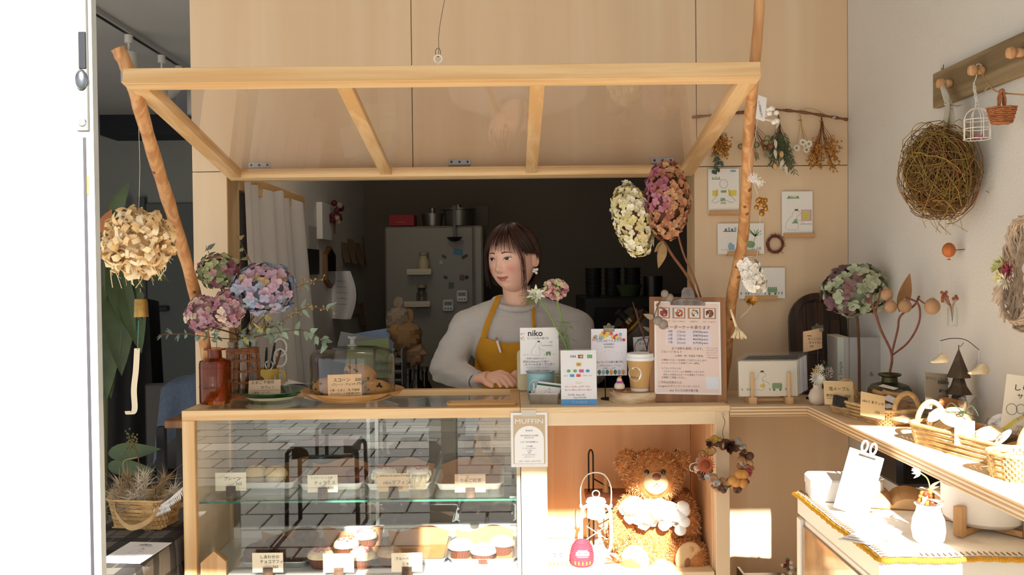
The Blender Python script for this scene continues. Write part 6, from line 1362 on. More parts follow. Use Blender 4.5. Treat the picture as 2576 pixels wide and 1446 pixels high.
# picture card at the right edge
b = P(2567, 1095, 1.78); k = 1.78 / F
card('picture_card', 'cream picture card of animals on a yellow slope at the right edge', b, 92 * k, 150 * k, .2, -.45, .12, mt('cream card board', 'ece3cf', .7), lambda l: (txt(l, 'しりとり', -28 * k, 112 * k, 18 * k, bold=.01), txt(l, 'サーカス', -18 * k, 92 * k, 15 * k), ln(l, [(-40 * k, 6 * k), (-16 * k, 34 * k), (10 * k, 56 * k), (40 * k, 66 * k)], 9 * k, 1), disc(l, -26 * k, 62 * k, 12 * k, 14 * k, 2, ring=1.2 * k), disc(l, -6 * k, 66 * k, 10 * k, 12 * k, 2, ring=1.2 * k), [disc(l, (-10 + i * 6) * k, (40 + 6 * (i % 3)) * k, 3 * k, m=3 + i % 3, y=-.0009, n=8) for i in range(8)], [ln(l, [(-14 + i * 5) * k and ((-14 + i * 5) * k, 4 * k), ((-8 + i * 5) * k, 24 * k)], 1 * k, 2) for i in range(6)]), [INK, YELINK, GREYINK, BLUEINK, PINKINK, GREENINK], 'picture card')
# little things at the shelf's front right
for px, py, lab, col in ((2508, 1190, 'pale blue pebble soap on the shelf edge', 'bcd6d2'), (2545, 1200, 'white pebble soap on the shelf edge', 'efece6')):
    b = PZ(px, py, SZ); tag(G().ell((0, 0, .008), .02, .014, .009, 18, 10, fn=lambda q: 1 + .05 * math.sin(q.x * 4 + px)).build('soap', mt('soap ' + col, col, .5), None, 3, b, (0, 0, .3)), lab, 'soap')
b = PZ(2600, 1215, SZ); wicker('small round wicker basket cut by the right frame edge', b + Vector((0, .04, 0)), .10, .09, .045, .2, .85, 0)
# -- things on the cream cabinet
b = PZ(2140, 1262, TZ); k = b.y / F
tb = thing('white_tin', 'long white lidded tin on the cream cabinet', 'tin', b + Vector((.0, .045, 0)), (0, 0, -.12))
WT = mt('white tin enamel', 'eceae6', .35); g = G(); rloft(g, 176 * k, .1, .02, [(-.001, 0), (0, .002), (0, 34 * k)]); g.build('body', WT, tb, .5); g = G(); rloft(g, 180 * k, .104, .021, [(0, 30 * k), (0, 50 * k), (-.004, 54 * k)]); g.build('lid', WT, tb, .5)
b = PZ(2140, 1290, TZ); k = b.y / F; hC = 158 * k
cbw = thing('white_clipboard', 'white clipboard with rabbit ear clip and handwritten notice', 'clipboard', b, (-.22, .32, -.15))
G().box(-44 * k, 44 * k, 0, .004, 0, hC, 0, .001).build('board', PAPER, cbw, 0); G().box(-40 * k, 40 * k, -.001, -.0003, 4 * k, hC - 14 * k).build('paper', PAPER, cbw, 0)
g = G(); g.box(-22 * k, 22 * k, -.006, -.001, hC - 16 * k, hC - 6 * k, 0, .001)
for s_ in (-1, 1): g.tube([((s_ * 11 + 7 * math.cos(t) ) * k, -.003, hC + (14 + 14 * math.sin(t)) * k) for t in [j * PI / 8 for j in range(16)]], 3 * k, 7, closed=True)
g.build('rabbit_clip', WT, cbw, 3)
l = G(); [txt(l, s_, -34 * k, (118 - i * 14) * k, 10 * k, y=-.0016) for i, s_ in enumerate(('2.5(mon)', 'スペシャルオープン', '一周年', '米粉マフィン屋', '1周年ありがとう', 'お花とマフィン', '11:00-17:00'))]; l.build('lettering', GREYINK, cbw, 0)
# open book
b = PZ(2262, 1290, TZ); bo = thing('open_book', 'old open book with browned pages on the cream cabinet', 'book', b + Vector((.02, .09, .002)), (0, 0, -.35))
PG_ = mt('browned page', 'c9a374', .85, var=.08, scale=30)
for s_ in (-1, 1):
    G().sheet(lambda u, v: (s_ * u * .095, (v - .5) * .13, .006 + .022 * math.sin(min(1, u * 1.15) * PI) ** .7 * (1 - .5 * u)), 14, 2).sheet(lambda u, v: (s_ * u * .095, -.065, v * (.006 + .022 * math.sin(min(1, u * 1.15) * PI) ** .7 * (1 - .5 * u))), 14, 2).sheet(lambda u, v: (s_ * .095, (u - .5) * .13, v * .012), 4, 2).build('page_block', PG_, bo, .6)
G().box(-.1, .1, -.068, .068, -.002, 0).build('cover', mt('brown cover', '8a5a34', .7), bo, 0)
l = G(); [rect(l, sx * .05 - .034, sx * .05 + .034 - (.02 if i % 5 == 4 else 0), .05 - i * .008, .0515 - i * .008, 0) for sx in (-1, 1) for i in range(13)]; l.v = [(x, z, .0075 + .022 * math.sin(min(1, abs(x) / .095 * 1.15) * PI) ** .7 * (1 - .5 * abs(x) / .095)) for x, y, z in l.v]; l.build('print_lines', GREYINK, bo, 0)['kind'] = 'stuff'
# black speaker box
a_ = PX(2268, 1165, XW - .06); bx_ = thing('black_box', 'black electronic box under the shelf against the wall', 'speaker', (XW - .16, a_.y - .01, TZ + .002)); G().box(0, .15, -.2, 0, 0, .085, 0, .012).build('housing', mt('black plastic', '17181c', .35), bx_, .6); G().box(.02, .13, -.2012, -.2, .02, .07).build('front_panel', mt('black panel', '0c0d10', .15), bx_, 0); G().ell((.02, -.2015, .07), .0015, .0008, .0015, 8, 6).build('blue_light', mt('blue led', '3a5cff', .4, emit=2), bx_)
# white ceramic bottle with berries
b = PZ(2336, 1362, TZ); k = b.y / F
wv2 = thing('white_vase', 'white ceramic bottle vase in full sun', 'vase', b); G().lathe([(0, 0), (30 * k, 0), (37 * k, 8 * k), (41 * k, 32 * k), (38 * k, 58 * k), (30 * k, 78 * k), (28 * k, 88 * k), (34 * k, 96 * k), (31 * k, 97 * k), (24 * k, 88 * k), (0, 84 * k)], 40).build('vase', mt('white glaze', 'f0ece4', .25, coat=.3), wv2, 1)
br_ = thing('berry_sprig', 'sprig of orange berries with pale leaves in the white vase', 'sprig', b + Vector((0, 0, 92 * k))); rd = random.Random(3)
G().tube(spline([(0, 0, -30 * k), (4 * k, 0, 30 * k), (-2 * k, 0, 66 * k), (-22 * k, 0, 84 * k)], 6), .0013, 5).build('stem', STEMG, br_)
for i in range(14): q = Vector((rd.uniform(-20, 8), rd.uniform(-10, 6), rd.uniform(4, 36))) * k; G().ell(q, 6 * k, 6 * k, 6 * k, 10, 8).build('berry', [mt('orange berry', 'd9762c', .35), mt('red berry', 'b8402a', .35)][i % 4 == 0], br_, 3)
for i in range(8): G().leaf((0, 0, 0), (rd.uniform(-1, 1), -.2, rd.uniform(-.3, .6)), (0, -.3, 1), 36 * k, 13 * k, 0, .2, 5).build('leaf', mt('pale red green leaf', 'b9b48a', .7, col2='b5705a', scale=40), br_, 3, loc=Vector((rd.uniform(-8, 4), 0, rd.uniform(0, 40))) * k)
for i in range(5): a = i; G().leaf((0, 0, 0), (-.7 + .3 * math.cos(i), -.2, -.3 + .25 * i), (0, -1, 0), 22 * k, 8 * k, 0, .3, 4).build('white_petal', WHITE, br_, 3, loc=Vector((-20, 0, 84)) * k)
# white bowl on wooden cross stand
b = PZ(2488, 1335, TZ); k = b.y / F
bw = thing('white_bowl', 'wide white ceramic bowl of brown pods on a wooden stand', 'bowl', b + Vector((0, .02, 18 * k))); r_ = 100 * k
G().lathe([(0, 0), (r_ * .8, 0), (r_ * .95, 12 * k), (r_, 40 * k), (r_, 96 * k), (r_ * .96, 98 * k), (r_ * .93, 95 * k), (r_ * .9, 20 * k), (0, 8 * k)], 56).build('bowl', mt('matte white ceramic', 'ece6dd', .5), bw, .7); rd = random.Random(5)
for i in range(18): a = rd.uniform(0, 6.28); q = Vector((math.cos(a) * rd.uniform(0, .7) * r_, math.sin(a) * rd.uniform(0, .7) * r_, (70 + rd.uniform(-6, 10)) * k)); G().ell(q, 16 * k, 13 * k, 10 * k, 10, 7, R=frame_to((rd.uniform(-1, 1), rd.uniform(-1, 1), 1)), fn=lambda v: 1 + .2 * math.sin(v.x * 5) * math.sin(v.y * 6)).build('brown_pod', mt('brown pod dry', '4a3020', .8, var=.3, scale=40), bw, 3)
sb = thing('bowl_stand', 'pale wooden cross stand under the white bowl', 'stand', b + Vector((0, .02, 0)), (0, 0, .6))
for a in (0, PI / 2): G().box(-r_ * 1.0, r_ * 1.0, -.008, .008, .0005, .0125, 0, .0008, R=Matrix.Rotation(a, 3, 'Z'), c=(0, 0, .0065 + (.0 if a == 0 else .0001))).build('cross_bar', LTWOOD, sb, 0)
for i in range(4): a = i * PI / 2; G().box(-.009, .009, -.009, .009, 0, 74 * k, 0, .0008, R=Matrix.Rotation(a, 3, 'Z'), c=(math.cos(a) * (r_ + .011), math.sin(a) * (r_ + .011), 37 * k + .0005)).build('upright', LTWOODZ, sb, 0)
# stack of papers by the cabinet edge
for i in range(4): b = PZ(2215, 1370, TZ); tag(G().sheet(lambda u, v: ((u - .5) * .1, (v - .5) * .07, .001 + i * .0012 + .004 * (1 - u) * (1 - v)), 6, 6).build('paper_sheet', PAPER, None, 3, b + Vector((.012 * i - .01, .04 + .008 * i, 0)), (0, 0, .7 + .05 * i)), ['lowest', 'second', 'third', 'top'][i] + ' white sheet of the paper pile on the cream cabinet', 'paper')
# floor planter at the bottom between cubby and cabinet
b = P(1925, 1440, 2.62); t = thing('planter', 'brown wooden crate with plants low between cubby and cabinet', 'planter', (b.x, 2.62, b.z - .225))
for i in range(3): G().box(-.05, .09, -.002, .01, i * .066, i * .066 + .058, 0, .001).build('slat', DARKWOOD, t, 0)
G().box(-.05, .09, .0105, .1, 0, .19).build('body', DARKWOOD, t, 0); G().box(-.06, -.051, -.01, .1, 0, .21, 0, .001).build('corner_post', DARKWOOD, t, 0)
br2 = thing('red_posy', 'small posy of red and white flowers at the bottom edge', 'flowers', b + Vector((.075, -.02, 0))); rd = random.Random(2)
for i in range(24): q = Vector((rd.uniform(-.03, .03), rd.uniform(-.02, .02), rd.uniform(-.02, .04))); G().ell(q, .007, .007, .006, 8, 6).build('bloom', [mt('dark red bloom', '7a2a30', .8), mt('pale bloom', 'd9c9b8', .8), EUCD][i % 3], br2, 3)
# -- sign taped to the counter front
a = P(1332, 1174, YF - .006); k = YF / F
ms = card('muffin_sign', 'white and tan MUFFIN ingredient sign taped to the counter', (a.x, YF - .0075, a.z), 92 * k, 137 * k, 0, 0, 0, PAPER, lambda l: (rect(l, -40 * k, 40 * k, 8 * k, 131 * k, 1), rect(l, -37 * k, 37 * k, 9 * k, 70 * k, 2, -.0009), disc(l, 0, 70 * k, 37 * k, 34 * k, 2, -.0011, 36),
    txt(l, 'MUFFIN', 0, 110 * k, 17 * k, 2, 'CENTER', w=70 * k, y=-.0016), txt(l, '原 材 料', 0, 90 * k, 5 * k, 0, 'CENTER', y=-.0016), [txt(l, s_, 0, (78 - i * 5.4) * k, 4 * k, 0, 'CENTER', y=-.0016) for i, s_ in enumerate(('米粉 行田市はせがわ農園', '彩のかがやき', '', 'たまご 深谷市愛鶏園さん', '', 'きび砂糖', 'アーモンドパウダー', 'こめ油', '豆乳', 'ベーキングパウダー', '(アルミフリー)'))], txt(l, '小麦粉、乳製品、保存料不使用', 0, 13 * k, 4.2 * k, 1, 'CENTER', y=-.0016)), [GREYINK, mt('tan print', 'cdb898', .7), WHITEINK], 'sign')
G().box(-18 * k, 18 * k, -.0012, -.0008, 128 * k, 144 * k).build('tape', mt('clear tape', 'e2ddd2', .3, alpha=.75), ms, 0)
# -- iron plant stand with a wooden shelf at the back
ir = thing('iron_stand', 'black iron stand with arched ends and a wooden plank', 'stand', (P(1600, 1235, 2.76).x, 2.76, DECK))
for px in (1487, 1703):
    x = P(px, 1235, 2.76).x - P(1600, 1235, 2.76).x; zt_ = P(px, 1131, 2.76).z - DECK
    G().tube([(x - .007, 0, 0), (x - .007, 0, zt_ - .02)] + [(x - .007 * math.cos(t), 0, zt_ - .02 + .02 * math.sin(t)) for t in [i * PI / 8 for i in range(1, 8)]] + [(x + .007, 0, zt_ - .02), (x + .007, 0, 0)], .0026, 7).build('arched_leg', MATBLK, ir, 3)
zp = P(1600, 1235, 2.76).z - DECK
G().box(-.16, .17, -.03, .04, zp - .016, zp, 0, .002).build('plank', wood('red brown plank', 'a86a44', '8a5434', 'X', 1), ir, 0)
G().tube([(-.13, -.02, zp - .08), (-.02, -.02, zp - .02)], .0022, 6).build('brace', MATBLK, ir); G().tube([(-.13, .02, zp + .035), (-.07, .02, zp)], .0022, 6).build('brace', MATBLK, ir)
b = Vector((P(1524, 1232, 2.75).x, 2.75, DECK + zp)); k = 2.75 / F
tr_ = thing('wooden_tree', 'small pale turned wooden tree on the iron stand plank', 'ornament', b)
for z0, z1, r_ in ((0, 28, 10), (22, 44, 8), (38, 52, 5)): G().lathe([(0, z0 * k), (r_ * k, z0 * k), (r_ * .3 * k, z1 * k), (0, z1 * k)], 18).build('tier', LTWOODZ, tr_, .6)
# -- lantern
b = PZ(1502, 1345, DECK + .03); b = Vector((P(1500, 1340, 2.62).x, 2.62, DECK)); k = 2.62 / F
lt = thing('oil_lantern', 'white metal hurricane lantern with glass chimney in the cubby', 'lantern', b); WM_ = mt('white enamel metal', 'e4e6e0', .35, .2)
zz0 = (P(1500, 1380, 2.62).z - DECK) / k
def LZ(py): return (P(1500, py, 2.62).z - DECK)
G().lathe([(0, 0), (34 * k, 0), (36 * k, 4 * k), (36 * k, LZ(1392)), (28 * k, LZ(1382)), (20 * k, LZ(1376)), (0, LZ(1376))], 32).build('tank', WM_, lt, .6)
G().lathe([(14 * k, LZ(1372)), (24 * k, LZ(1350)), (24 * k, LZ(1330)), (14 * k, LZ(1304))], 28).build('chimney', GLASS, lt, 3)
G().lathe([(16 * k, LZ(1304)), (24 * k, LZ(1300)), (22 * k, LZ(1280)), (22 * k, LZ(1266)), (26 * k, LZ(1262)), (22 * k, LZ(1254)), (8 * k, LZ(1250)), (0, LZ(1250))], 28).build('cap', WM_, lt, .6)
for s_ in (-1, 1):
    G().tube(spline([(s_ * 20 * k, 0, LZ(1270)), (s_ * 32 * k, 0, LZ(1278)), (s_ * 37 * k, 0, LZ(1300)), (s_ * 37 * k, 0, LZ(1370)), (s_ * 30 * k, 0, LZ(1388))], 6), 4.5 * k, 8).build('side_tube', WM_, lt, 3)
    G().ell((s_ * 38 * k, 0, LZ(1272)), 4 * k, 4 * k, 6 * k, 10, 8).build('bail_ear', WM_, lt, 3)
G().tube(spline([(-38 * k, 0, LZ(1272)), (-38 * k, 0, LZ(1225)), (-24 * k, 0, LZ(1196)), (0, 0, LZ(1188)), (24 * k, 0, LZ(1196)), (38 * k, 0, LZ(1225)), (38 * k, 0, LZ(1272))], 6), 1.8 * k, 7).build('bail', WM_, lt, 3)
G().tube([(9 * k * math.cos(t), 0, LZ(1242) + 9 * k * math.sin(t)) for t in [i * PI / 8 for i in range(16)]], 1.6 * k, 6, closed=True).build('ring', WM_, lt, 3)
for s_ in (-1, 1): G().tube([(s_ * 26 * k, -14 * k, LZ(1352)), (-s_ * 26 * k, -16 * k, LZ(1318))], 1.2 * k, 5).build('guard_wire', WM_, lt)
# -- daruma dolls
def daruma(label, px, py, Y, body, rpx, face='efe6dc'):
    b = Vector((P(px, py, Y).x, Y, DECK)); k = Y / F; t = thing('daruma_doll', label, 'doll', b, (0, 0, 0), 'crocheted daruma dolls'); r_ = rpx * k
    m_ = mt('yarn ' + body, body, .9, bump=.6, bscale=180, var=.08, scale=60)
    prof = [(0, 0), (.72, 0), (.95, .25), (1.0, .7), (.97, 1.1), (.85, 1.6), (.6, 1.98), (.3, 2.15), (0, 2.2)]
    g = G()
    for i in range(22): u = i / 21 * (len(prof) - 1); j = min(int(u), len(prof) - 2); rr_ = lerp(prof[j][0], prof[j + 1][0], u - j); zz = lerp(prof[j][1], prof[j + 1][1], u - j); g.tube([(r_ * rr_ * math.cos(a), r_ * rr_ * math.sin(a), r_ * zz) for a in [q * PI / 14 for q in range(28)]], r_ * .075, 5, closed=True)
    g.lathe([(q * r_ * .98, z * r_) for q, z in prof], 28); g.build('body', m_, t, 3)
    G().ell((0, -r_ * .72, r_ * 1.12), r_ * .62, r_ * .3, r_ * .5, 20, 12).build('face', mt('face ' + face, face, .9, bump=.4, bscale=180), t, 3)
    for s_ in (-1, 1): G().ell((s_ * r_ * .28, -r_ * 1.0, r_ * 1.12), r_ * .09, r_ * .05, r_ * .1, 10, 8).build('eye', mt('daruma eye', 'd9d6d2', .3), t, 3); G().ell((s_ * r_ * .28, -r_ * 1.05, r_ * 1.1), r_ * .04, r_ * .02, r_ * .05, 8, 6).build('pupil', BLACK, t, 3); G().tube([(s_ * r_ * .12, -r_ * 1.0, r_ * 1.22), (s_ * r_ * .4, -r_ * .97, r_ * 1.34)], r_ * .03, 5).build('brow', INK, t, 3)
    for i in range(5): a = -PI / 2 + (i - 2) * .34; G().ell((r_ * 1.0 * math.cos(a), r_ * 1.0 * math.sin(a), r_ * .42), r_ * .07, r_ * .07, r_ * .2, 8, 8).build('gold_stripe', mt('mustard yarn', 'd39a2b', .9), t, 3)
    return t
daruma('red crocheted daruma doll with yellow stripes in the cubby', 1464, 1416, 2.575, 'c23a4c', 29); daruma('white crocheted daruma doll left of the red one', 1402, 1416, 2.575, 'efe8e0', 29)
b = Vector((P(1548, 1400, 2.58).x, 2.58, DECK)); t = thing('dried_fern', 'small dried brown fern and stick beside the teddy bear', 'dried plant', b)
for i in range(7): f = G(); f.leaf((0, 0, .004), (math.cos(i), -.5, .3 + .3 * (i % 3)), (0, 0, 1), .05, .018, 0, .2, 5); f.build('frond', mt('pale frond', 'cdbb98', .8) if i % 2 else mt('rust frond', 'b06a3a', .8), t, 3)
# -- teddy bear
def fur(par, parts, n, mats, L, seed, w=.0016, name='fur', skip=None):
    rd = random.Random(seed); gs = [G() for _ in mats]; tot = sum(q[1][0] * q[1][2] for q in parts)
    for (c, R, rot) in parts:
        c = Vector(c); cnt = int(n * R[0] * R[2] / tot); gr = Vector((0, -.1, -.55))
        for i in range(cnt):
            d = Vector((rd.gauss(0, 1), rd.gauss(0, 1), rd.gauss(0, 1))).normalized(); q = Vector((d.x * R[0], d.y * R[1], d.z * R[2])); nn = Vector((d.x / R[0], d.y / R[1], d.z / R[2])).normalized()
            if rot is not None: q = rot @ q; nn = rot @ nn
            p0 = c + q * .98
            if skip and skip(p0): continue
            if nn.y > .6: continue
            dr_ = (nn + Vector((rd.uniform(-.8, .8), rd.uniform(-.8, .8), rd.uniform(-.8, .8))) + gr * .4).normalized(); ll = L * rd.uniform(.6, 1.25)
            sd_ = dr_.cross(Vector((rd.uniform(-1, 1), rd.uniform(-1, 1), rd.uniform(-1, 1)))).normalized() * w
            m1 = p0 + dr_ * ll * .5; tip = p0 + (dr_ * .8 + Vector((rd.uniform(-.5, .5), rd.uniform(-.3, .3), rd.uniform(-.6, .3)))) * ll
            gs[i % len(mats)].add([p0 - sd_, p0 + sd_, m1 - sd_ * .8, m1 + sd_ * .8, tip], [(0, 1, 3, 2), (2, 3, 4)])
    for g, m_ in zip(gs, mats):
        o = g.build(name, m_, par, 3, w=True); o['kind'] = 'stuff'
YB = 2.66; k = YB / F
bb = Vector((P(1645, 1400, YB).x, YB, DECK)); tb = thing('teddy_bear', 'large shaggy orange brown teddy bear sitting in the cubby', 'teddy bear', bb)
FU = [mt('fur orange', 'd2935a', .9), mt('fur light', 'e2b27a', .9), mt('fur deep', 'bd7c44', .9)]; FB = mt('fur base', 'b87a44', .95, var=.2, scale=60); PADM = mt('tan plush', 'e3c092', .9, bump=.15, bscale=200)
def B(px, py, dy=0): return P(px, py, YB + dy)
hd_ = B(1643, 1196, .0); parts = {
 'head': [(hd_, (72 * k, 64 * k, 64 * k), None)],
 'ear': [(B(1578, 1162, .0), (26 * k, 16 * k, 32 * k), Matrix.Rotation(-.35, 3, 'Y')), (B(1708, 1166, .0), (24 * k, 16 * k, 30 * k), Matrix.Rotation(.35, 3, 'Y'))],
 'torso': [(B(1645, 1340, .03), (84 * k, 66 * k, 100 * k), None)],
 'arm': [(B(1570, 1310, -.005), (32 * k, 32 * k, 72 * k), Matrix.Rotation(.35, 3, 'Y')), (B(1726, 1310, -.0), (32 * k, 34 * k, 72 * k), Matrix.Rotation(-.18, 3, 'Y'))],
 'leg': [(B(1600, 1410, -.05), (46 * k, 62 * k, 44 * k), Matrix.Rotation(-.3, 3, 'Z')), (B(1730, 1405, -.045), (50 * k, 60 * k, 50 * k), Matrix.Rotation(.35, 3, 'Z'))]}
BP = {}
for nm, lst in parts.items():
    for c, R, rot in lst: BP.setdefault(nm, []).append(G().ell(c, R[0], R[1], R[2], 28, 18, R=rot).build(nm, FB, tb, 3, w=True))
HDO = BP['head'][0]
mz = hd_ + Vector((6 * k, -58 * k, -22 * k))
mz_c = B(1650, 1214, -.066)
fur(tb, parts['head'] + parts['ear'], 5200, FU, .014, 1, skip=lambda p: (p - mz_c).length < 40 * k or abs(p.z - B(1640, 1187).z) < 9 * k and p.y < hd_.y - 50 * k and min(abs(p.x - B(1627, 1187).x), abs(p.x - B(1669, 1187).x)) < 9 * k)
fur(tb, parts['torso'] + parts['arm'], 7000, FU, .013, 2)
fp = [B(1600, 1412, -.12), B(1736, 1408, -.115)]
fur(tb, parts['leg'], 4200, FU, .013, 3, skip=lambda p: min((p - q).length for q in fp) < 34 * k)
G().ell(mz_c, 31 * k, 26 * k, 28 * k, 26, 16).build('muzzle', PADM, HDO, 3, w=True)
G().ell(B(1652, 1199, -.095), 11 * k, 8 * k, 9 * k, 16, 10, fn=lambda q: 1 - .15 * max(0, -q.z)).build('nose', mt('brown leather nose', '7a4230', .5), HDO, 3, w=True)
for s_ in (-1, 1): G().tube([B(1652, 1216, -.0985), B(1652 + s_ * 7, 1224, -.0965), B(1652 + s_ * 15, 1220, -.090)], .0009, 5).build('mouth_stitch', mt('mouth thread', '8a5a3c', .8), HDO, 3, w=True)
for px in (1627, 1669): G().ell(B(px, 1187, -.084), 6.5 * k, 6 * k, 6.5 * k, 14, 10).build('eye', mt('black glass eye', '0c0a0a', .1, coat=.5), HDO, 3, w=True)
for q, R_ in zip(fp, ((34, 36), (38, 40))):
    s_ = -1 if q.x < bb.x else 1; LG = BP['leg'][0 if s_ < 0 else 1]; rt = Matrix.Rotation(s_ * .35, 3, 'Z'); q2 = q + Vector((0, .016, 0))
    G().ell(q2, R_[0] * k, .012, R_[1] * k, 24, 12, R=rt).build('sole', PADM, LG, 3, w=True)
    G().ell(q2 + rt @ Vector((-8 * k, -.0085, -8 * k)), 11 * k, .005, 16 * k, 16, 10, R=rt).build('paw_pad', mt('brown paw pad', '9a6a48', .8), LG, 3, w=True)
    for dx, dz in ((14, 8), (18, -10), (2, 22)): G().ell(q2 + rt @ Vector((dx * k, -.0075, dz * k)), 8 * k, .005, 8 * k, 12, 8, R=rt).build('toe_pad', mt('pale paw pad', 'd2a06c', .8), LG, 3, w=True)
# cream ruffled scarf with posy round its neck
sc = thing('bear_scarf', 'cream ruffled bow and white pompoms round the bear neck', 'scarf', B(1645, 1262, -.06)); CRS = mt('cream ruffle', 'efe8da', .85); rd = random.Random(5)
for i in range(15): G().leaf((0, 0, 0), (-.9 + 1.6 * i / 14, -.35 - .1 * rd.random(), -.35 + rd.uniform(-.5, .2)), (0, -1, .5), .075, .045, 0, rd.uniform(-.1, .3), 5, .7, True).build('ruffle', CRS, sc, 3, loc=((-30 + 4 * i) * k, 0, rd.uniform(-8, 8) * k))
for i in range(10): G().ell((rd.uniform(20, 72) * k, -.03 - rd.random() * .01, rd.uniform(-62, -2) * k), 15 * k, 12 * k, 14 * k, 12, 8).build('pompom', WHITE, sc, 3)
# -- nut wreath on the counter post
YWr = 2.468; c = P(1821, 1166, YWr); k = YWr / F
nw = thing('nut_wreath', 'wreath of nuts cones and dried flowers hanging on the post', 'wreath', c); rd = random.Random(14)
g = G()
for j in range(14): ph = rd.uniform(0, 6); g.tube([((54 + 6 * math.sin(3 * a + ph)) * k * math.cos(a), 4 * k * math.sin(4 * a + ph) + .006, (56 + 6 * math.sin(2 * a + ph)) * k * math.sin(a)) for a in [q * PI / 14 for q in range(28)]], .0016, 5, closed=True)
g.build('vine_ring', mt('vine ring', '7a5a40', .85, var=.3, scale=60), nw, 3)['kind'] = 'stuff'
NUT = [mt('nut brown', '9a6a48', .7, var=.2, scale=40), mt('nut tan', 'b88a62', .7, var=.2, scale=40), mt('nut grey', 'a39a92', .7, var=.2, scale=40), mt('nut dark', '5f4030', .7, var=.25, scale=40), mt('nut ochre', 'a8843c', .75, var=.2, scale=40)]
for i in range(78):
    a = i * 2 * PI / 78 * 3.02; rr_ = 54 + rd.uniform(-14, 14); s_ = rd.uniform(6, 11) * k; q = Vector((rr_ * k * math.cos(a), -rd.uniform(0, .014), rr_ * 1.03 * k * math.sin(a)))
    kind = i % 3; d = Vector((math.cos(a) * .4 + rd.uniform(-.4, .4), -1, math.sin(a) * .4 + rd.uniform(-.4, .4)))
    if kind == 0: g = G().ell(q, s_, s_, s_ * 1.1, 10, 8, R=frame_to(d))
    elif kind == 1: g = G().lathe([(0, 0), (s_, s_ * .2), (s_ * 1.1, s_ * .9), (s_ * .8, s_ * 1.3), (s_ * .55, s_ * 1.1), (0, s_ * .7)], 12, 0, q, frame_to(d))
    else: g = G().ell(q, s_ * 1.2, s_ * .8, s_ * .8, 10, 8, R=frame_to(d))
    g.build('nut', NUT[rd.randrange(5)], nw, .9)
def cone(px, py, r_, mat, n=40, open_=.5):
    q = P(px, py, YWr - .018) - c; g = G()
    for i in range(n): a = i * 2.4; u = i / n; g.leaf(q + Vector((0, -u * r_ * .8, 0)), (math.cos(a) * (1 - u * .7), -open_ - u, math.sin(a) * (1 - u * .7)), (0, -1, 0), r_ * (1.05 - .5 * u), r_ * .42, 0, -.3, 3, .7, True)
    g.build('cone', mat, nw, .8)
cone(1832, 1120, 25 * k, mt('cone brown', '5f3c2a', .8, var=.2, scale=50)); cone(1782, 1115, 15 * k, mt('small cone brown', '7a5236', .8), 30)
q = P(1774, 1168, YWr - .022) - c
f = G(); [f.leaf(q, (math.cos(j * .299), -.25, math.sin(j * .299)), (0, -1, 0), 25 * k, 7 * k, 0, .15, 3) for j in range(21)]; f.build('orange_flower', mt('burnt orange petal', 'b5603a', .8), nw, 3); G().ell(q + Vector((0, -.006, 0)), 11 * k, 7 * k, 11 * k, 14, 10).build('flower_centre', mt('rust centre', '8a4426', .85, bump=.5, bscale=120), nw, 3)
for i in range(7): q = P(1858 + rd.uniform(-18, 18), 1212 + rd.uniform(-20, 18), YWr - .02) - c; G().ell(q, 13 * k, 12 * k, 12 * k, 12, 8).build('orange_puff', mt('apricot puff', 'cf9450', .85, bump=.3), nw, 3)
for i in range(12): q = P(1882 + rd.uniform(-8, 8), 1188 + rd.uniform(-8, 8), YWr - .02) - c; G().ell(q, 3.4 * k, 3.4 * k, 3.4 * k, 8, 6).build('red_berry', mt('crimson berry', 'a33048', .5), nw, 3)
G().tube(spline([(0, 0, 62 * k), (-3 * k, .0, 80 * k), (3 * k, 0, 105 * k), (0, .02, 124 * k)], 6), .0009, 5).build('wire', WIRE, nw); G().lathe([(0, 0), (.004, .002), (.002, .006), (.004, .010), (0, .011)], 10, 0, Vector((0, .012, 124 * k)), Matrix.Rotation(PI / 2, 3, 'X')).build('push_pin', mt('clear pin', 'dfe3e3', .1, trans=.7), nw)
G().tube(spline([(-62 * k, -.004, 6 * k), (-84 * k, -.004, 0), (-86 * k, -.004, -14 * k), (-78 * k, -.004, -18 * k)], 5), .001, 5).build('curly_wire', WHITE, nw)
# -- hall: track lights
tk = thing('light_track', 'black lighting track on the hall ceiling', 'light track', (-1.88, 4, 2.6)); G().box(-1.90, -1.86, 2.6, 6.2, 2.575, 2.5995).build('rail', mt('track white', 'a8a49c', .6), tk, 0, w=True); G().box(-1.888, -1.872, 2.6, 6.2, 2.572, 2.5748).build('slot', BLACK, tk, 0, w=True)
def spot(px, Y, tilt, lit, label):
    x = -1.88; t = thing('track_spotlight', label, 'spotlight', (x, Y, 2.572), group='white track spotlights'); SW = mt('white lamp metal', 'cfccc4', .4)
    G().lathe([(0, 0), (.02, 0), (.02, -.04), (0, -.04)], 18).build('adapter', SW, t, .6); G().tube([(0, 0, -.04), (0, 0, -.085)], .006, 8).build('arm', SW, t)
    R = Matrix.Rotation(tilt, 3, 'X') @ Matrix.Rotation(tilt * .6, 3, 'Y')
    G().lathe([(0, .0), (.038, 0), (.04, -.004), (.04, -.15), (.036, -.15), (.034, -.135), (0, -.135)], 24, 0, (0, 0, -.085), R).build('housing', SW, t, .6)
    G().lathe([(0, -.1365), (.033, -.1365)], 24, 0, (0, 0, -.085), R).build('lamp_face', mt('lit lamp', 'ffd9a0', .4, emit=6) if lit else mt('lamp lens', '8a8780', .3), t, .6)
    if lit:
        ld = bpy.data.lights.new('lamp', 'SPOT'); ld.energy = 14; ld.spot_size = 1.1; ld.color = (1, .86, .66); ld.shadow_soft_size = .03; lo = bpy.data.objects.new('lamp', ld); C.objects.link(lo); lo.parent = t; lo.location = (0, 0, -.26)
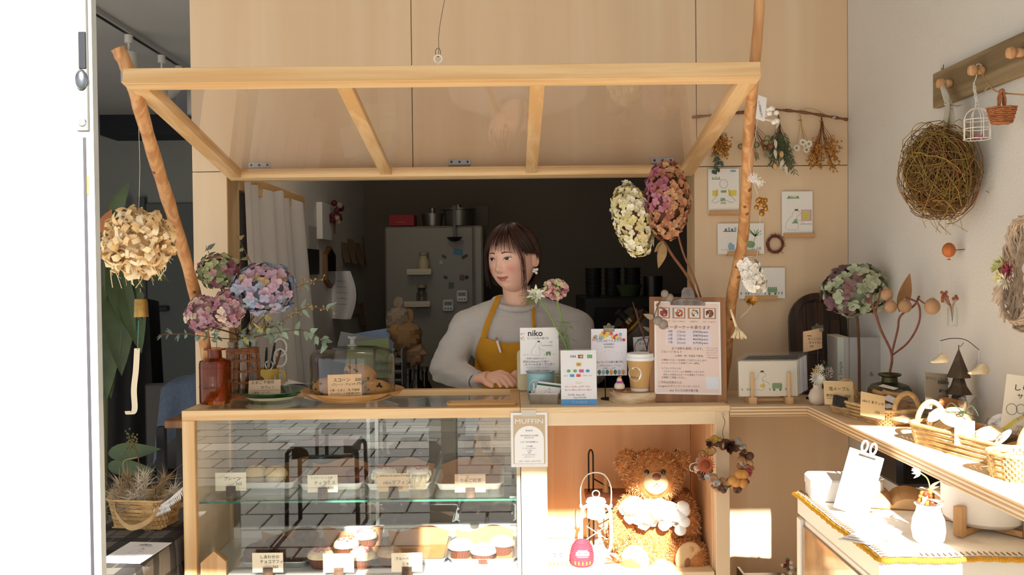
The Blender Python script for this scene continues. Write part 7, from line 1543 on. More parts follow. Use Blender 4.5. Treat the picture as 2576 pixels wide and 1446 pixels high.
spot(337, 4.39, 0, True, 'nearest white track spotlight, switched on and facing down'); spot(408, 4.80, .45, False, 'second white track spotlight, tilted to the right'); spot(446, 5.05, 1.2, False, 'third white track spotlight, turned sideways above the beam'); spot(475, 5.28, 0, False, 'farthest white track spotlight beside the plywood edge')
# -- wood shaving ball, bell and paper strip
YS = 2.2; c = P(350, 612, YS); k = YS / F; rd = random.Random(11)
sb_ = thing('shaving_ball', 'ball of curled pale wood shavings hanging from the left pole', 'hanging ornament', c); SHV = [mt('shaving pale', 'fbe0b0', .75, var=.06, scale=40), mt('shaving warm', 'f3cd94', .75, var=.08, scale=40), mt('shaving light', 'fde8c2', .75)]
gs = [G() for _ in SHV]; r0 = 84 * k
for i in range(520):
    d = Vector((rd.gauss(0, 1), rd.gauss(0, 1), rd.gauss(0, 1))).normalized(); p0 = c + d * r0 * rd.uniform(.72, 1.0); R = frame_to((d + Vector((rd.uniform(-.6, .6), rd.uniform(-.6, .6), rd.uniform(-.6, .6)))).normalized()); R = R @ Matrix.Rotation(rd.uniform(0, 6.28), 3, 'Z')
    wd2 = rd.uniform(7, 20) * k; rc = rd.uniform(9, 24) * k; arc = rd.uniform(1.4, 3.8)
    gs[i % 3].sheet(lambda u, v: p0 + R @ Vector((rc * math.cos(arc * (u - .5)), (v - .5) * wd2 * (1 - .5 * abs(u - .5)), rc * math.sin(arc * (u - .5)) * .8)), 9, 1)
for i in range(80):
    a = rd.uniform(0, 6.28); dn = rd.random() < .65; s0 = c + Vector((math.cos(a) * r0 * rd.uniform(.3, .95), math.sin(a) * r0 * .6, -r0 * rd.uniform(.2, .8) if dn else r0 * rd.uniform(-.5, .7)))
    e = s0 + (Vector((rd.uniform(-.012, .022), rd.uniform(-.02, .02), -rd.uniform(.02, .055))) if dn else Vector((math.cos(a) * .025, rd.uniform(-.02, .02), rd.uniform(-.02, .03)))); m_ = s0.lerp(e, .5) + Vector((rd.uniform(-.012, .012), 0, rd.uniform(-.006, .006))); sp = spline([s0, m_, e], 5)
    gs[i % 3].tube(sp, 1.3 * k, 3, flat=.3)
for g, m_ in zip(gs, SHV): g.build('shavings', m_, sb_, .5, w=True)['kind'] = 'stuff'
G().ell(c, r0 * .5, r0 * .5, r0 * .5, 18, 12).build('core', SHV[1], sb_, 3, w=True)
G().tube([P(349, 318, YS), P(352, 420, YS), c + Vector((0, 0, r0 * .8))], .0006, 4).build('string', THREAD, sb_, w=True)
b = P(355, 797, YS); bl = thing('brass_bell', 'small brass bell hanging under the shaving ball', 'bell', b)
G().lathe([(18 * k, 0), (17.5 * k, 2 * k), (15.5 * k, 40 * k), (14 * k, 45 * k), (0, 47 * k)], 28).lathe([(17 * k, 0), (15 * k, 40 * k)], 28).build('bell', BRASS, bl, .6); G().tube([(8 * k * math.cos(t), 0, 54 * k + 8 * k * math.sin(t)) for t in [i * PI / 8 for i in range(16)]], .0007, 5, closed=True).build('ring', WIRE, bl); G().tube([(0, 0, 61 * k), (-1 * k, 0, 72 * k)], .0006, 4).build('string', THREAD, bl); G().ell((0, 0, -4 * k), 3 * k, 3 * k, 5 * k, 8, 6).build('clapper', DKSTEEL, bl, 3)
tl = mt('teal thread', '4f9a8c', .7); pp = thing('paper_strip', 'long cream paper strip with a curled end on teal thread', 'paper strip', P(346, 876, YS)); o_ = P(346, 876, YS)
G().tube([P(349, 806, YS) - o_, P(346, 880, YS) - o_], .0008, 5).build('thread', tl, pp)
sp = spline([P(344, 876, YS), P(341, 930, YS), P(336, 980, YS), P(338, 1025, YS), P(333, 1040, YS - .004), P(323, 1042, YS - .006), P(320, 1034, YS - .004)], 6); n_ = len(sp) - 1
G().sheet(lambda u, v: sp[int(round(v * n_))] - o_ + Vector(((u - .5) * 13 * k, .004 * u, 0)), 2, n_).build('paper', CREAMP, pp, .8)
# -- broad leaved plant
pl_ = thing('leafy_plant', 'tall dark green broad leaved plant in the hall', 'plant', P(262, 1240, 3.3)); o_ = P(262, 1240, 3.3); rd = random.Random(3); LF = mt('deep green leaf', '3c4c28', .5, var=.25, scale=12)
G().tube([(0, 0, -.3), P(268, 760, 3.3) - o_, P(262, 560, 3.3) - o_], .008, 7).build('stem', mt('plant stem', '4a4a2c', .7), pl_)
for px, py, dx, dz, L in ((275, 560, .4, .6, .18), (262, 600, .5, -.5, .26), (282, 660, .35, -.9, .3), (300, 700, .1, -1, .36), (262, 720, .1, -1, .42), (320, 690, .25, -.95, .3), (255, 800, .2, -1, .3), (290, 640, .9, -.4, .24), (270, 1140, .8, .1, .22), (268, 1170, .9, -.05, .2)):
    G().leaf((0, 0, 0), (dx, -.25, dz), (.3, -1, .2), L, L * .3, 0, .12, 8).build('leaf', LF, pl_, 3, loc=P(px, py, 3.3) - o_)
G().leaf((0, 0, 0), (.35, -.2, .9), (0, -1, 0), .1, .05, 0, .2, 5).build('orange_leaf', mt('orange brown leaf', 'a8683a', .6), pl_, 3, loc=P(258, 590, 3.28) - o_)
# dark garment on a stand
co = thing('black_coat', 'long black coat hanging in the dark hall', 'coat', P(330, 1230, 4.2)); o_ = P(330, 1230, 4.2)
G().sheet(lambda u, v: Vector((lerp(-.13 - .05 * v, .10 + .04 * v, u), .08 * math.sin(u * PI) * -1 + .015 * math.sin(u * 22 + v * 3), lerp(.92, -.1, v) - .06 * abs(u - .5) * (1 - v))), 30, 16).sheet(lambda u, v: Vector((lerp(.10 + .04 * v, -.13 - .05 * v, u), .12 + .01 * math.sin(u * 18), lerp(.92, -.1, v) - .06 * abs(u - .5) * (1 - v))), 30, 16).build('coat', mt('black cloth', '0d0d0e', .95), co, 3)
# chair with denim draped and side table
ch = thing('hall_chair', 'dark chair behind the display case with a denim cover', 'chair', (P(420, 1100, 3.9).x, 3.95, 0)); CHW = mt('dark chair', '2a2622', .6)
for sx in (-.17, .17):
    for sy in (-.17, .17): G().box(sx - .015, sx + .015, sy - .015, sy + .015, 0, .44, 0, .003).build('leg', CHW, ch, 0)
G().box(-.2, .2, -.2, .2, .4405, .47, 0, .01).build('seat', CHW, ch, 0); G().box(-.19, .19, .17, .2, .4705, .88, 0, .01).build('backrest', CHW, ch, 0)
dn = thing('denim_jacket', 'blue denim jacket draped over the hall chair', 'jacket', (P(420, 1100, 3.9).x, 3.95, .9)); DEN = mt('denim', '4a5566', .9, var=.12, scale=60, bump=.2, bscale=300)
x0_, x1_ = P(360, 1000, 3.7).x - P(420, 1100, 3.9).x, P(468, 1000, 3.7).x - P(420, 1100, 3.9).x
def dnf(u, v):
    x = lerp(x0_, x1_ + .1, u); zt_ = P(400, 985, 3.75).z - .9 + .05 * math.sin(u * 2)
    if v < .35: return Vector((x, .22 - .30 * v / .35 * .9, zt_ + .015 * math.sin(v / .35 * PI) + .006 * math.sin(u * 16)))
    q = (v - .35) / .65; return Vector((x - .03 * q + .04 * q * u, -.06 - .02 * math.sin(u * 13) * q - .03 * q, zt_ - (.34 - .1 * math.sin(u * 4)) * q))
G().sheet(dnf, 30, 22).build('denim', DEN, dn, 3)
st_ = thing('side_table', 'small brown side table edge beside the case', 'table', (P(450, 1045, 3.5).x, 3.5, 0)); zt_ = P(450, 1042, 3.5).z
G().box(-.0, .3, -.15, .15, zt_ - .03, zt_, 0, .004).build('top', MIDWOOD, st_, 0); [G().box(x - .015, x + .015, y - .015, y + .015, 0, zt_ - .0305).build('leg', BLACK, st_, 0) for x in (-.03, .26) for y in (-.1, .1)]
# -- plaid table with basket
TZ2 = .64; tt = thing('plaid_table', 'low table under a black and cream plaid cloth', 'table', (-1.33, 2.25, 0))
def plaid():
    m = bpy.data.materials.new('plaid wool'); m.use_nodes = True; nt = m.node_tree; b_ = nt.nodes['Principled BSDF']; b_.inputs['Roughness'].default_value = .95; N = nt.nodes.new; L = nt.links.new
    tc = N('ShaderNodeTexCoord'); sp_ = N('ShaderNodeSeparateXYZ'); L(tc.outputs['Object'], sp_.inputs[0]); prev = None
    def band(sock, per, ofs, wd_):
        a = N('ShaderNodeMath'); a.operation = 'MULTIPLY_ADD'; a.inputs[1].default_value = 1 / per; a.inputs[2].default_value = ofs; L(sock, a.inputs[0]); f = N('ShaderNodeMath'); f.operation = 'FRACT'; L(a.outputs[0], f.inputs[0]); c_ = N('ShaderNodeMath'); c_.operation = 'LESS_THAN'; c_.inputs[1].default_value = wd_; L(f.outputs[0], c_.inputs[0]); return c_.outputs[0]
    col = None
    for (o, per, of, wd_, cc, fac) in (('X', .11, 0, .36, '1d1a1a', .8), ('Y', .11, .1, .36, '1d1a1a', .8), ('X', .11, .45, .06, '6a5a50', .7), ('Y', .11, .6, .06, '6a5a50', .7), ('X', .11, .25, .05, 'd9d2c4', .6), ('Z', .11, .1, .36, '1d1a1a', .8)):
        mx = N('ShaderNodeMix'); mx.data_type = 'RGBA'; mu = N('ShaderNodeMath'); mu.operation = 'MULTIPLY'; mu.inputs[1].default_value = fac; L(band(sp_.outputs[o], per, of, wd_), mu.inputs[0]); L(mu.outputs[0], mx.inputs[0])
        if col is None: mx.inputs[6].default_value = lin('d8d0c2')
        else: L(col, mx.inputs[6])
        mx.inputs[7].default_value = lin(cc); col = mx.outputs[2]
    L(col, b_.inputs['Base Color']); return m
PLD = plaid()
G().box(-.35, .355, -.32, .42, .6, .638).build('top', MIDWOOD, tt, 0); [G().box(x - .02, x + .02, y - .02, y + .02, 0, .5995).build('leg', DARKWOOD, tt, 0) for x in (-.3, .3) for y in (-.25, .35)]
tcl = thing('plaid_cloth', 'black and cream plaid cloth on the low table', 'tablecloth', (-1.33, 2.25, TZ2))
def pf(u, v):
    x = lerp(-.36, .362, min(1, u / .8)); y = lerp(-.33, .43, v)
    if u > .8: q = (u - .8) / .2; return (x + .004 + .012 * math.sin(v * 18) * q, y, -.26 * q)
    return (x, y, .001 + .001 * math.sin(u * 20 + v * 11))
G().sheet(pf, 40, 30).build('cloth', PLD, tcl, 3); G().sheet(lambda u, v: (lerp(.362, -.36, u), .43 + .006 * math.sin(u * 20) * v, .001 - .26 * v), 30, 8).build('back_drop', PLD, tcl, 3)
def splint(label, loc, w, d, h, rz):
    t = thing('splint_basket', label, 'basket', loc, (0, 0, rz)); SP = mt('ash splint', 'd8a868', .6, var=.15, scale=30); SP2 = mt('ash splint pale', 'e3bb80', .6, var=.12, scale=30); n = 40; o = rr(w, d, .035, 9); rows = 7
    def pt(u, zz, off):
        m_ = len(o); f = (u * m_) % m_; i = int(f); a, b_ = o[i], o[(i + 1) % m_]; s_ = lerp(.86, 1.04, zz); x, y = lerp(a[0], b_[0], f - i) * s_, lerp(a[1], b_[1], f - i) * s_; l_ = math.hypot(x, y); return Vector((x * (1 + off / l_), y * (1 + off / l_), zz * h))
    for r_ in range(rows):
        g = G(); z0, z1 = (r_ + .08) / rows, (r_ + .92) / rows; m_ = n * 2
        g.sheet(lambda u, v: pt(u, lerp(z0, z1, v), .0028 * math.cos(u * n * PI + r_ * PI)), m_, 1); g.build('splint_row', SP if r_ % 2 else SP2, t, .9)
    for j in range(n):
        if j % 2 == 0: g = G(); u0 = j / n; g.sheet(lambda u, v: pt(u0 + (u - .5) * .6 / n, v, .0014 * math.cos(v * rows * PI)), 1, 14); g.build('stake', SP, t, .9)
    G().tube([pt(j / 60, 1.0, .002) for j in range(60)], .006, 6, closed=True, flat=.6).build('rim', SP2, t, 3)
    G().box(-w * .42, w * .42, -d * .42, d * .42, .0, .003).build('base', SP, t, 0)
    for e in (-1, 1):
        hp = spline([(-w * .32, e * d * .52, h * .92), (-w * .2, e * (d * .52 + .02), h * .55), (w * .1, e * (d * .52 + .045), h * .25), (w * .4, e * (d * .52 + .04), h * .5), (w * .45, e * d * .5, h * .92)], 8); n2 = len(hp) - 1
        G().sheet(lambda u, v: hp[int(round(u * n2))] + Vector((0, 0, (v - .5) * .016)), n2, 1).sheet(lambda u, v: hp[int(round(u * n2))] + Vector((0, e * .003, (.5 - v) * .016)), n2, 1).build('handle', SP2, t, .9)
    return t
b = PZ(365, 1325, TZ2 + .003); k = b.y / F; SBs = splint('woven splint basket of pampas on the plaid table', Vector((b.x - .01, b.y + .03, TZ2 + .003)), .185, .12, .085, -.15)
pa = thing('pampas_bunch', 'fluffy pampas and dried grasses in the splint basket', 'dried flowers', Vector((b.x, b.y + .03, TZ2 + .07))); rd = random.Random(21); PM = [mt('pampas beige', 'cbb695', .9), mt('pampas pale', 'e0d3bc', .9), mt('pampas brown', 'a08763', .9)]
o_ = Vector((b.x, b.y + .03, TZ2 + .07)); tips = [((300, 1215), (330, 1290)), ((350, 1210), (350, 1300)), ((415, 1200), (380, 1300)), ((375, 1300), (375, 1260)), ((330, 1240), (345, 1310)), ((395, 1230), (370, 1300)), ((372, 1330), (372, 1280)), ((440, 1230), (390, 1300)), ((320, 1200), (340, 1290)), ((285, 1240), (330, 1300)), ((365, 1195), (360, 1290)), ((430, 1255), (385, 1305)), ((310, 1275), (340, 1310)), ((400, 1270), (375, 1310))]
for j, (tp, bs) in enumerate(tips):
    g = G(); a, e = P(*bs, b.y), P(*tp, b.y - .02 - .01 * (j % 3)); g.tube([a, e], .001, 4)
    for i in range(420):
        u = .2 + .8 * rd.random(); q = a.lerp(e, u); d = (e - a).normalized() * .6 + Vector((rd.gauss(0, .6), rd.gauss(0, .6), rd.gauss(0, .6))); L_ = rd.uniform(.016, .036); sd_ = Vector((rd.uniform(-1, 1), rd.uniform(-1, 1), rd.uniform(-1, 1))) * .0014; g.add([q - sd_, q + sd_, q + d * L_], [(0, 1, 2)])
    o2 = g.build('pampas_plume', PM[j % 3], pa, 3, w=True); o2['kind'] = 'stuff'
for j in range(3):
    f = G(); a = P(385 + 18 * j, 1290 - 12 * j, b.y - .05); e = a + Vector((.05 + .01 * j, 0, .02 + .02 * j)); f.tube([a, e], .0008, 4)
    for i in range(14): q = a.lerp(e, i / 14); [f.leaf(q, (.4, -.2, s_), (0, -1, 0), .014, .004, 0, .1, 2) for s_ in (-1, 1)]
    f.build('white_fern', mt('bleached fern', 'f2efe9', .7), pa, 3, w=True)['kind'] = 'stuff'
f = G().tube(spline([P(345, 1290, b.y), P(350, 1170, b.y), P(335, 1110, b.y)], 6), .0018, 5); f.build('tall_stem', STEMB, pa, w=True); f = G()
for i in range(60): f.ell(P(332 + rd.gauss(0, 9), 1112 + rd.gauss(0, 14), b.y + rd.uniform(-.01, .01)), .0028, .0028, .003, 6, 4)
f.build('seed_head', mt('olive seed', '6f6a40', .85), pa, 3, w=True)['kind'] = 'stuff'
G().tube(spline([P(345, 1210, b.y), P(315, 1190, b.y), P(312, 1160, b.y), P(345, 1150, b.y)], 6), .0012, 5).build('curl_stem', mt('straw stalk', 'b79a66', .8), pa, w=True)
fb = PZ(318, 1400, TZ2 + .004); tag(card('shop_flyer', 'white niko flyer lying on the plaid table', fb + Vector((0, -.05, 0)), .12, .17, 1.56, -.1, 0, PAPER, lambda l: (txt(l, 'niko', -.02, .14, .02, bold=.01), txt(l, 'ちいさな焼き菓子屋', -.03, .13, .006), bear(l, 0, .07, .05, 0), [txt(l, 'スペシャルオープンデー', -.045, .06 - .01 * i, .006) for i in range(4)]), [GREYINK], 'flyer'), None, None)
# -- kitchen: curtain
cu = thing('white_curtain', 'white gathered curtain on the kitchen partition', 'curtain', (XP + .05, 3.0, CT)); CUR = mt('curtain cotton', 'd9d4cf', .9, var=.03, scale=8)
def cuf(u, v):
    y = lerp(2.99, 3.80 + .12 * v, u); x = XP + .034 + .006 * (1 - v) + .022 * math.sin(u * 34) * (.5 + .6 * v) * min(1, u * 6 + .2) + .012 * math.sin(u * 13 + 1) + .03 * v
    zt_ = P(607, 455, 2.99).z + .02 - .018 * abs(math.sin(u * 11)) - .015 * u; return (x, y, lerp(zt_, .86, v))
G().sheet(cuf, 90, 24).build('fabric', CUR, cu, 3, w=True)
rod = thing('curtain_batten', 'pale wooden batten holding the curtain top', 'batten', (XP, 3.0, 1.72)); zc_ = P(607, 455, 2.99).z
G().box(XP + .001, XP + .03, 3.0, 3.95, zc_ - .03, zc_ + .03, 0, .002).build('batten', PINEY, rod, 0, w=True); G().box(XP + .001, XP + .025, 3.92, 3.96, zc_ - .35, zc_ - .031, 0, .002).build('upright', PINEZ, rod, 0, w=True)
def wallbit(name, label, cat, px0, py0, px1, py1, mat, th=.003, draw=None, x=XP):
    a, e = PX(px0, py0, x + .002), PX(px1, py1, x + .002); t = thing(name, label, cat, (x, (a.y + e.y) / 2, (a.z + e.z) / 2)); hy, hz = abs(e.y - a.y) / 2, abs(a.z - e.z) / 2
    G().box(.001, th, -hy, hy, -hz, hz, 0, min(.001, th / 4)).build('panel', mat, t, 0); return t, hy, hz
t, hy, hz = wallbit('memo_board', 'white slotted frame with a dried bouquet on the kitchen wall', 'frame', 796, 508, 822, 605, WHITE, .03)
rd = random.Random(4); [G().ell((.04 + rd.uniform(0, .03), -.0 + rd.uniform(-.08, .08) + .12, hz * .5 + rd.uniform(-.06, .06)), .016, .016, .016, 8, 6).build('dried_rose', [mt('dark rose', '5a1f28', .8), mt('pale rose', 'b89a8c', .8)][i % 3 == 0], t, 3) for i in range(14)]; G().tube([(.045, .12, hz * .4), (.045, .10, -hz * .6)], .005, 6).build('bouquet_stem', STEMB, t)
wallbit('wall_notice', 'pale printed notice beside the white frame', 'paper', 776, 566, 797, 640, mt('grey paper', 'b9b5ae', .8)); wallbit('black_board', 'small black board on the kitchen wall', 'board', 770, 625, 800, 690, BLACK, .01); wallbit('wall_sheet', 'folded paper sheet below the notice', 'paper', 772, 640, 782, 700, mt('grey paper', 'b9b5ae', .8))
a = PX(829, 672, XP + .01); hx = thing('hexagon_mirror', 'narrow hexagonal wooden mirror on the kitchen wall', 'mirror', (XP, a.y, a.z)); hh = PX(829, 620, XP).z - a.z; hw = .12
po = [(-hw, hh * .6), (0, hh), (hw, hh * .6), (hw, -hh * .6), (0, -hh), (-hw, -hh * .6)]
G().prism(po[::-1], -.02, 0, R=Matrix.Rotation(PI / 2, 3, 'Z')).build('frame', MIDWOOD, hx, 0); G().prism([(x * .85, z * .88) for x, z in po[::-1]], -.023, -.0205, R=Matrix.Rotation(PI / 2, 3, 'Z')).build('glass', mt('mirror glass', '8f8c86', .08, 1), hx, 0)
ca = PX(862, 735, XP + .07); cal = thing('paper_roll', 'curled white floor plan sheets hanging from the kitchen wall', 'paper', ca); G().sheet(lambda u, v: (lerp(-.0705, .04 + .03 * math.sin(v * PI), u), .04 * math.cos(u * 4) + .03, lerp(.11, -.14, v)), 16, 10).build('sheet', PAPER, cal, 3)
l = G(); [ln(l, [(-.03, .06 - i * .03), (.04, .055 - i * .03)], .002) for i in range(5)]; l.v = [(x, -.006, z) for x, y, z in l.v]; l.build('printed_lines', GREYINK, cal, 0)
for i, (px, py, w_, h_) in enumerate(((880, 635, 12, 50), (895, 632, 14, 62), (912, 638, 16, 55), (930, 630, 14, 68), (946, 625, 12, 72), (905, 760, 16, 60), (920, 790, 18, 55), (940, 740, 22, 50))):
    a = PX(px, py, XP + .03); kk = a.y / F; tag(G().sheet(lambda u, v: (.0005 + .02 * v * v * (1 + .5 * math.sin(i)), (u - .5) * .2, (.5 - v) * h_ * kk), 6, 8).build('pinned_paper', mt('tan paper', 'b39878', .8), None, 3, (XP, a.y, a.z)), ['first', 'second', 'third', 'fourth', 'fifth', 'low first', 'low second', 'low third'][i] + ' curled recipe paper pinned along the kitchen wall', 'paper', 'recipe papers on the kitchen wall')
# fridge
YFg = 4.9; fa, fb_ = P(967, 568, YFg), P(1214, 568, YFg); k = YFg / F
fg = thing('refrigerator', 'grey refrigerator at the back of the kitchen', 'refrigerator', ((fa.x + fb_.x) / 2, YFg, 0)); hw = (fb_.x - fa.x) / 2; FGM = mt('fridge enamel', '8d897e', .4)
G().box(-hw, hw, .06, .62, .02, fa.z, 0, .012).build('body', FGM, fg, .5); zsp = .55
G().box(-hw, hw - .05, 0, .058, .02, fa.z - .005, 0, .01).build('door', FGM, fg, .5); G().box(hw - .0495, hw, .0, .058, .02, fa.z - .005, 0, .01).build('handle_strip', mt('fridge strip', '9a968a', .35), fg, .5)
fx = (fa.x + fb_.x) / 2
def fz(py): return P(1090, py, YFg).z
def fX(px): return P(px, 700, YFg).x
for px, py, wpx in ((1058, 685, 60), (1052, 765, 64)):
    t = thing('magnet_shelf', ['small cream shelf with jars on the fridge door', 'lower small cream shelf with a jar on the fridge door'][py > 700], 'shelf', (fX(px), YFg, fz(py)))
    w_ = wpx * k / 2; G().box(-w_, w_, -.08, .0004, -.012, 0, 0, .002).build('plate', mt('cream shelf', 'd9cfb8', .5), t, 0); G().box(-w_, w_, -.08, -.076, .0005, .02).build('lip', mt('cream shelf', 'd9cfb8', .5), t, 0)
    j = thing('glass_jar', ['bottle of cream on the upper fridge shelf', 'lidded glass jar on the lower fridge shelf'][py > 700], 'jar', (fX(px + 10), YFg - .035, fz(py) + .0005)); G().lathe([(0, 0), (.028, 0), (.03, .01), (.03, .06), (.022, .075), (.024, .09), (0, .092)], 20).build('jar', mt('jar cream', 'c9bb95', .3) if py < 700 else pane('jar glass', (.8, .8, .78)), j, .6); G().lathe([(0, .0925), (.026, .0925), (.026, .11), (0, .112)], 20).build('lid', mt('jar lid', '9a8f7a', .5), j, .6)
for px, py, col in ((1162, 745, 'e6e4e0'), (1127, 768, 'dcdcd6')):
    t = thing('kitchen_timer', ['white digital timer reading 1000 on the fridge', 'lower white digital timer on the fridge'][py > 750], 'timer', (fX(px), YFg - .002, fz(py))); g = G(); rloft(g, .06, .065, .012, [(0, 0), (0, .012), (-.003, .016)]); g.v = [(x, -z, y) for x, y, z in g.v]; g.build('case', mt('timer ' + col, col, .4), t, .6); G().box(-.022, .022, -.0175, -.0165, .0, .022).build('screen', mt('lcd grey', '8a9a8c', .3), t, 0); l = G(); txt(l, '10:00', -.019, .004, .016, y=-.018); l.build('digits', INK, t, 0); [G().lathe([(0, 0), (.005, 0), (.004, .003), (0, .003)], 10, 0, (x, -.016, -.018), Matrix.Rotation(PI / 2, 3, 'X')).build('button', mt('timer button', '5f7f9a', .4), t) for x in (-.015, 0, .015)]
for i, (px, py, w_, h_, col, rz) in enumerate(((1153, 634, 22, 14, '3f7f9c', .2), (1118, 646, 12, 6, '33322e', .6), (1170, 646, 16, 7, '33322e', -.5), (1110, 660, 8, 10, 'b9b5aa', 0), (1121, 698, 9, 7, '3a3a38', .3), (1162, 699, 12, 14, '6a5248', 0), (1174, 698, 9, 8, '33322e', -.6), (1135, 718, 13, 15, '54675a', 0))):
    tag(G().box(-w_ * k / 2, w_ * k / 2, -.004, -.0005, -h_ * k / 2, h_ * k / 2, 0, .001).build('fridge_magnet', mt('magnet ' + col, col, .5), None, 0, (fX(px), YFg, fz(py)), (0, rz, 0)), ['blue paper magnet high on the fridge', 'dark tilted magnet left of the blue one', 'dark tilted magnet right of the blue one', 'small silver magnet on the fridge', 'small dark magnet above the green one', 'brown square magnet on the fridge', 'small dark magnet right of the brown one', 'green square magnet on the fridge'][i], 'magnet', 'fridge magnets')
ld_ = thing('ladle', 'dark steel ladle hanging in front of the fridge', 'ladle', (fX(1146), YFg - .05, fz(600))); G().lathe([(0, 0), (.012, 0), (.012, .049), (0, .049)], 14, 0, (0, .0005, fz(524) - fz(600)), Matrix.Rotation(-PI / 2, 3, 'X')).build('magnet_hook', DKSTEEL, ld_, .6); G().box(-.008, .008, -.002, .002, fz(522) - fz(600), -.0 + 0, 0, .001, c=(0, 0, (fz(522) - fz(600)) / 2)).build('handle', DKSTEEL, ld_, 0); G().lathe([(0, -.025), (.025, -.02), (.045, 0), (.043, 0), (.024, -.017), (0, -.022)], 24, 0, (0, 0, .004)).build('bowl', DKSTEEL, ld_, .8)
ft = fa.z; rb = thing('red_box', 'red cardboard box on top of the fridge', 'box', (fX(1010), YFg + .1, ft + .001)); G().box(-.07, .07, -.06, .08, 0, .062, 0, .002).build('box', mt('red card', '9c2328', .6), rb, 0); l = G(); txt(l, 'PANETTONE', -.03, .018, .008, y=-.0606); l.build('lettering', mt('gold print', 'b58a4a', .5), rb, 0)
ALP = mt('dull aluminium', '8d8a82', .4, .9)
for px, r_, h_, lab in ((1085, .062, .068, 'small aluminium tube cake pan on the fridge'), (1152, .085, .085, 'large aluminium tube cake pan on the fridge')):
    t = thing('cake_pan', lab, 'pan', (fX(px), YFg + .12, ft + .001)); G().lathe([(0, 0), (r_ * .85, 0), (r_, h_), (r_ * 1.06, h_), (r_ * 1.06, h_ + .003), (r_ * .97, h_), (r_ * .8, .004)], 32).build('pan', ALP, t, .6); G().lathe([(.016, 0), (.016, h_ + .035), (.012, h_ + .035), (.012, 0)], 18).build('tube', ALP, t, .6)
t = thing('pan_lid', 'flat aluminium lid plate stacked on the large pan', 'lid', (fX(1152), YFg + .12, ft + .091)); G().lathe([(.02, 0), (.1, 0), (.1, .008), (.02, .012)], 32).build('plate', ALP, t, .6)
tag(G().box(-.05, .05, 0, .03, 0, .12, 0, .003).build('paper_pack', mt('dim pack', '5a5348', .8), None, 0, (fX(1205), YFg + .2, ft + .001)), 'dim carton standing behind the large pan', 'box')
# -- kitchen worktop behind the case
kw = thing('kitchen_worktop', 'dark worktop inside the kitchen behind the case', 'worktop', (XP + .02, 3.6, 0)); G().box(XP + .01, -.1, 3.5, 4.1, .82, .86, 0, .003).build('top', mt('grey worktop', '6a645c', .5), kw, 0, w=True); G().box(XP + .02, -.12, 3.52, 4.08, 0, .8195).build('cabinet', mt('dark cabinet', '3a3632', .6), kw, 0, w=True)
yk = 3.7; KZ = .8605
def kb(px): return Vector((P(px, 800, yk).x, yk, KZ))
t = thing('file_rack', 'grey plastic letter tray rack beside the green folders', 'file rack', kb(965) + Vector((0, -.05, 0)))
GP = mt('grey plastic', '7f8488', .5)
for i in range(5): G().box(-.02, .09, -.1, .12, .02 + i * .036, .024 + i * .036, 0, .001).build('shelf', GP, t, 0)
for s_ in (-.022, .091): G().box(s_, s_ + .004, -.1, .12, 0, .22, 0, .001).build('side', GP, t, 0)
for i, (px, py, w_, h_, col, lab, rz) in enumerate(((930, 900, 118, 50, '9aa57a', 'front sage green folder standing behind the dome', .05), (925, 880, 110, 50, '8c9a6a', 'second sage green folder tilted behind the first', -.12), (905, 868, 110, 52, '8d9399', 'grey clear folder behind the green ones', .2), (940, 850, 100, 40, '7d94b5', 'pale blue clear envelope topmost in the stack', -.15))):
    a = P(px, py, yk - .12 + .05 * i); k = a.y / F; t = thing('folder', lab, 'folder', a, (-.35, rz, 0)); G().box(-w_ * k / 2, w_ * k / 2, 0, .006, -h_ * k, h_ * k / 2, 0, .001).build('cover', mt('folder ' + col, col, .6), t, 0); G().box(-w_ * k / 2 + .003, w_ * k / 2 - .003, .0065, .009, -h_ * k, h_ * k / 2 - .004).build('pages', PAPER, t, 0)
rd = random.Random(6)
for i, (px, py, r_, col, lab) in enumerate(((1020, 850, .07, '8a6844', 'crumpled brown paper bag in the kitchen'), (1035, 890, .06, 'a38160', 'crumpled tan bag below the brown one'), (1005, 830, .05, '9c7a4c', 'small crumpled ochre bag'), (1000, 800, .05, '8a7a68', 'clear crinkled wrapper above the bags'))):
    a = P(px, py, 3.75); G_ = G().ell((0, 0, 0), r_, r_ * .8, r_, 16, 12, fn=lambda q: 1 + .16 * math.sin(q.x * 7 + i) * math.sin(q.z * 8 + i) + rd.uniform(-.07, .07)); t = thing('paper_bag', lab, 'bag', a); G_.build('bag', mt('bag ' + col, col, .7), t, .3); G().leaf((0, 0, r_ * .8), (.2, -.2, 1), (0, -1, 0), r_, r_ * .8, 0, .2, 4, .7, True).build('bag_mouth', mt('bag ' + col, col, .7), t, .3)
for i, (px, h_, lab) in enumerate(((1048, .2, 'dark sauce bottle with white label'), (1066, .19, 'dark brown bottle right of the labelled one'), (1022, .18, 'dark bottle left of the sauce bottle'))):
    t = thing('dark_bottle', lab, 'bottle', Vector((P(px, 950, 3.3).x, 3.3 + .03 * i, .84))); G().lathe([(0, 0), (.03, 0), (.032, .01), (.032, h_ * .55), (.012, h_ * .75), (.012, h_ * .92)], 20).build('bottle', mt('dark glass', '1c110c', .1), t, .6); G().lathe([(0, h_ * .921), (.014, h_ * .921), (.014, h_), (0, h_)], 16).build('cap', BLACK, t, .6); G().lathe([(.0325, .03), (.0325, .08)], 20).build('label_band', PAPER if i == 0 else mt('brown label', '6a4a34', .7), t, .6)
tag(G().box(XP + .3, .2, 3.22, 3.42, .80, .8395, 0, .003).build('inner_ledge', mt('grey worktop', '6a645c', .5)), 'low ledge holding dark bottles inside the hatch', 'ledge'); tag(G().box(XP + .3, .2, 3.24, 3.40, 0, .7995).build('inner_cabinet', mt('dark cabinet', '3a3632', .6)), 'dark cabinet under the bottle ledge', 'cabinet')
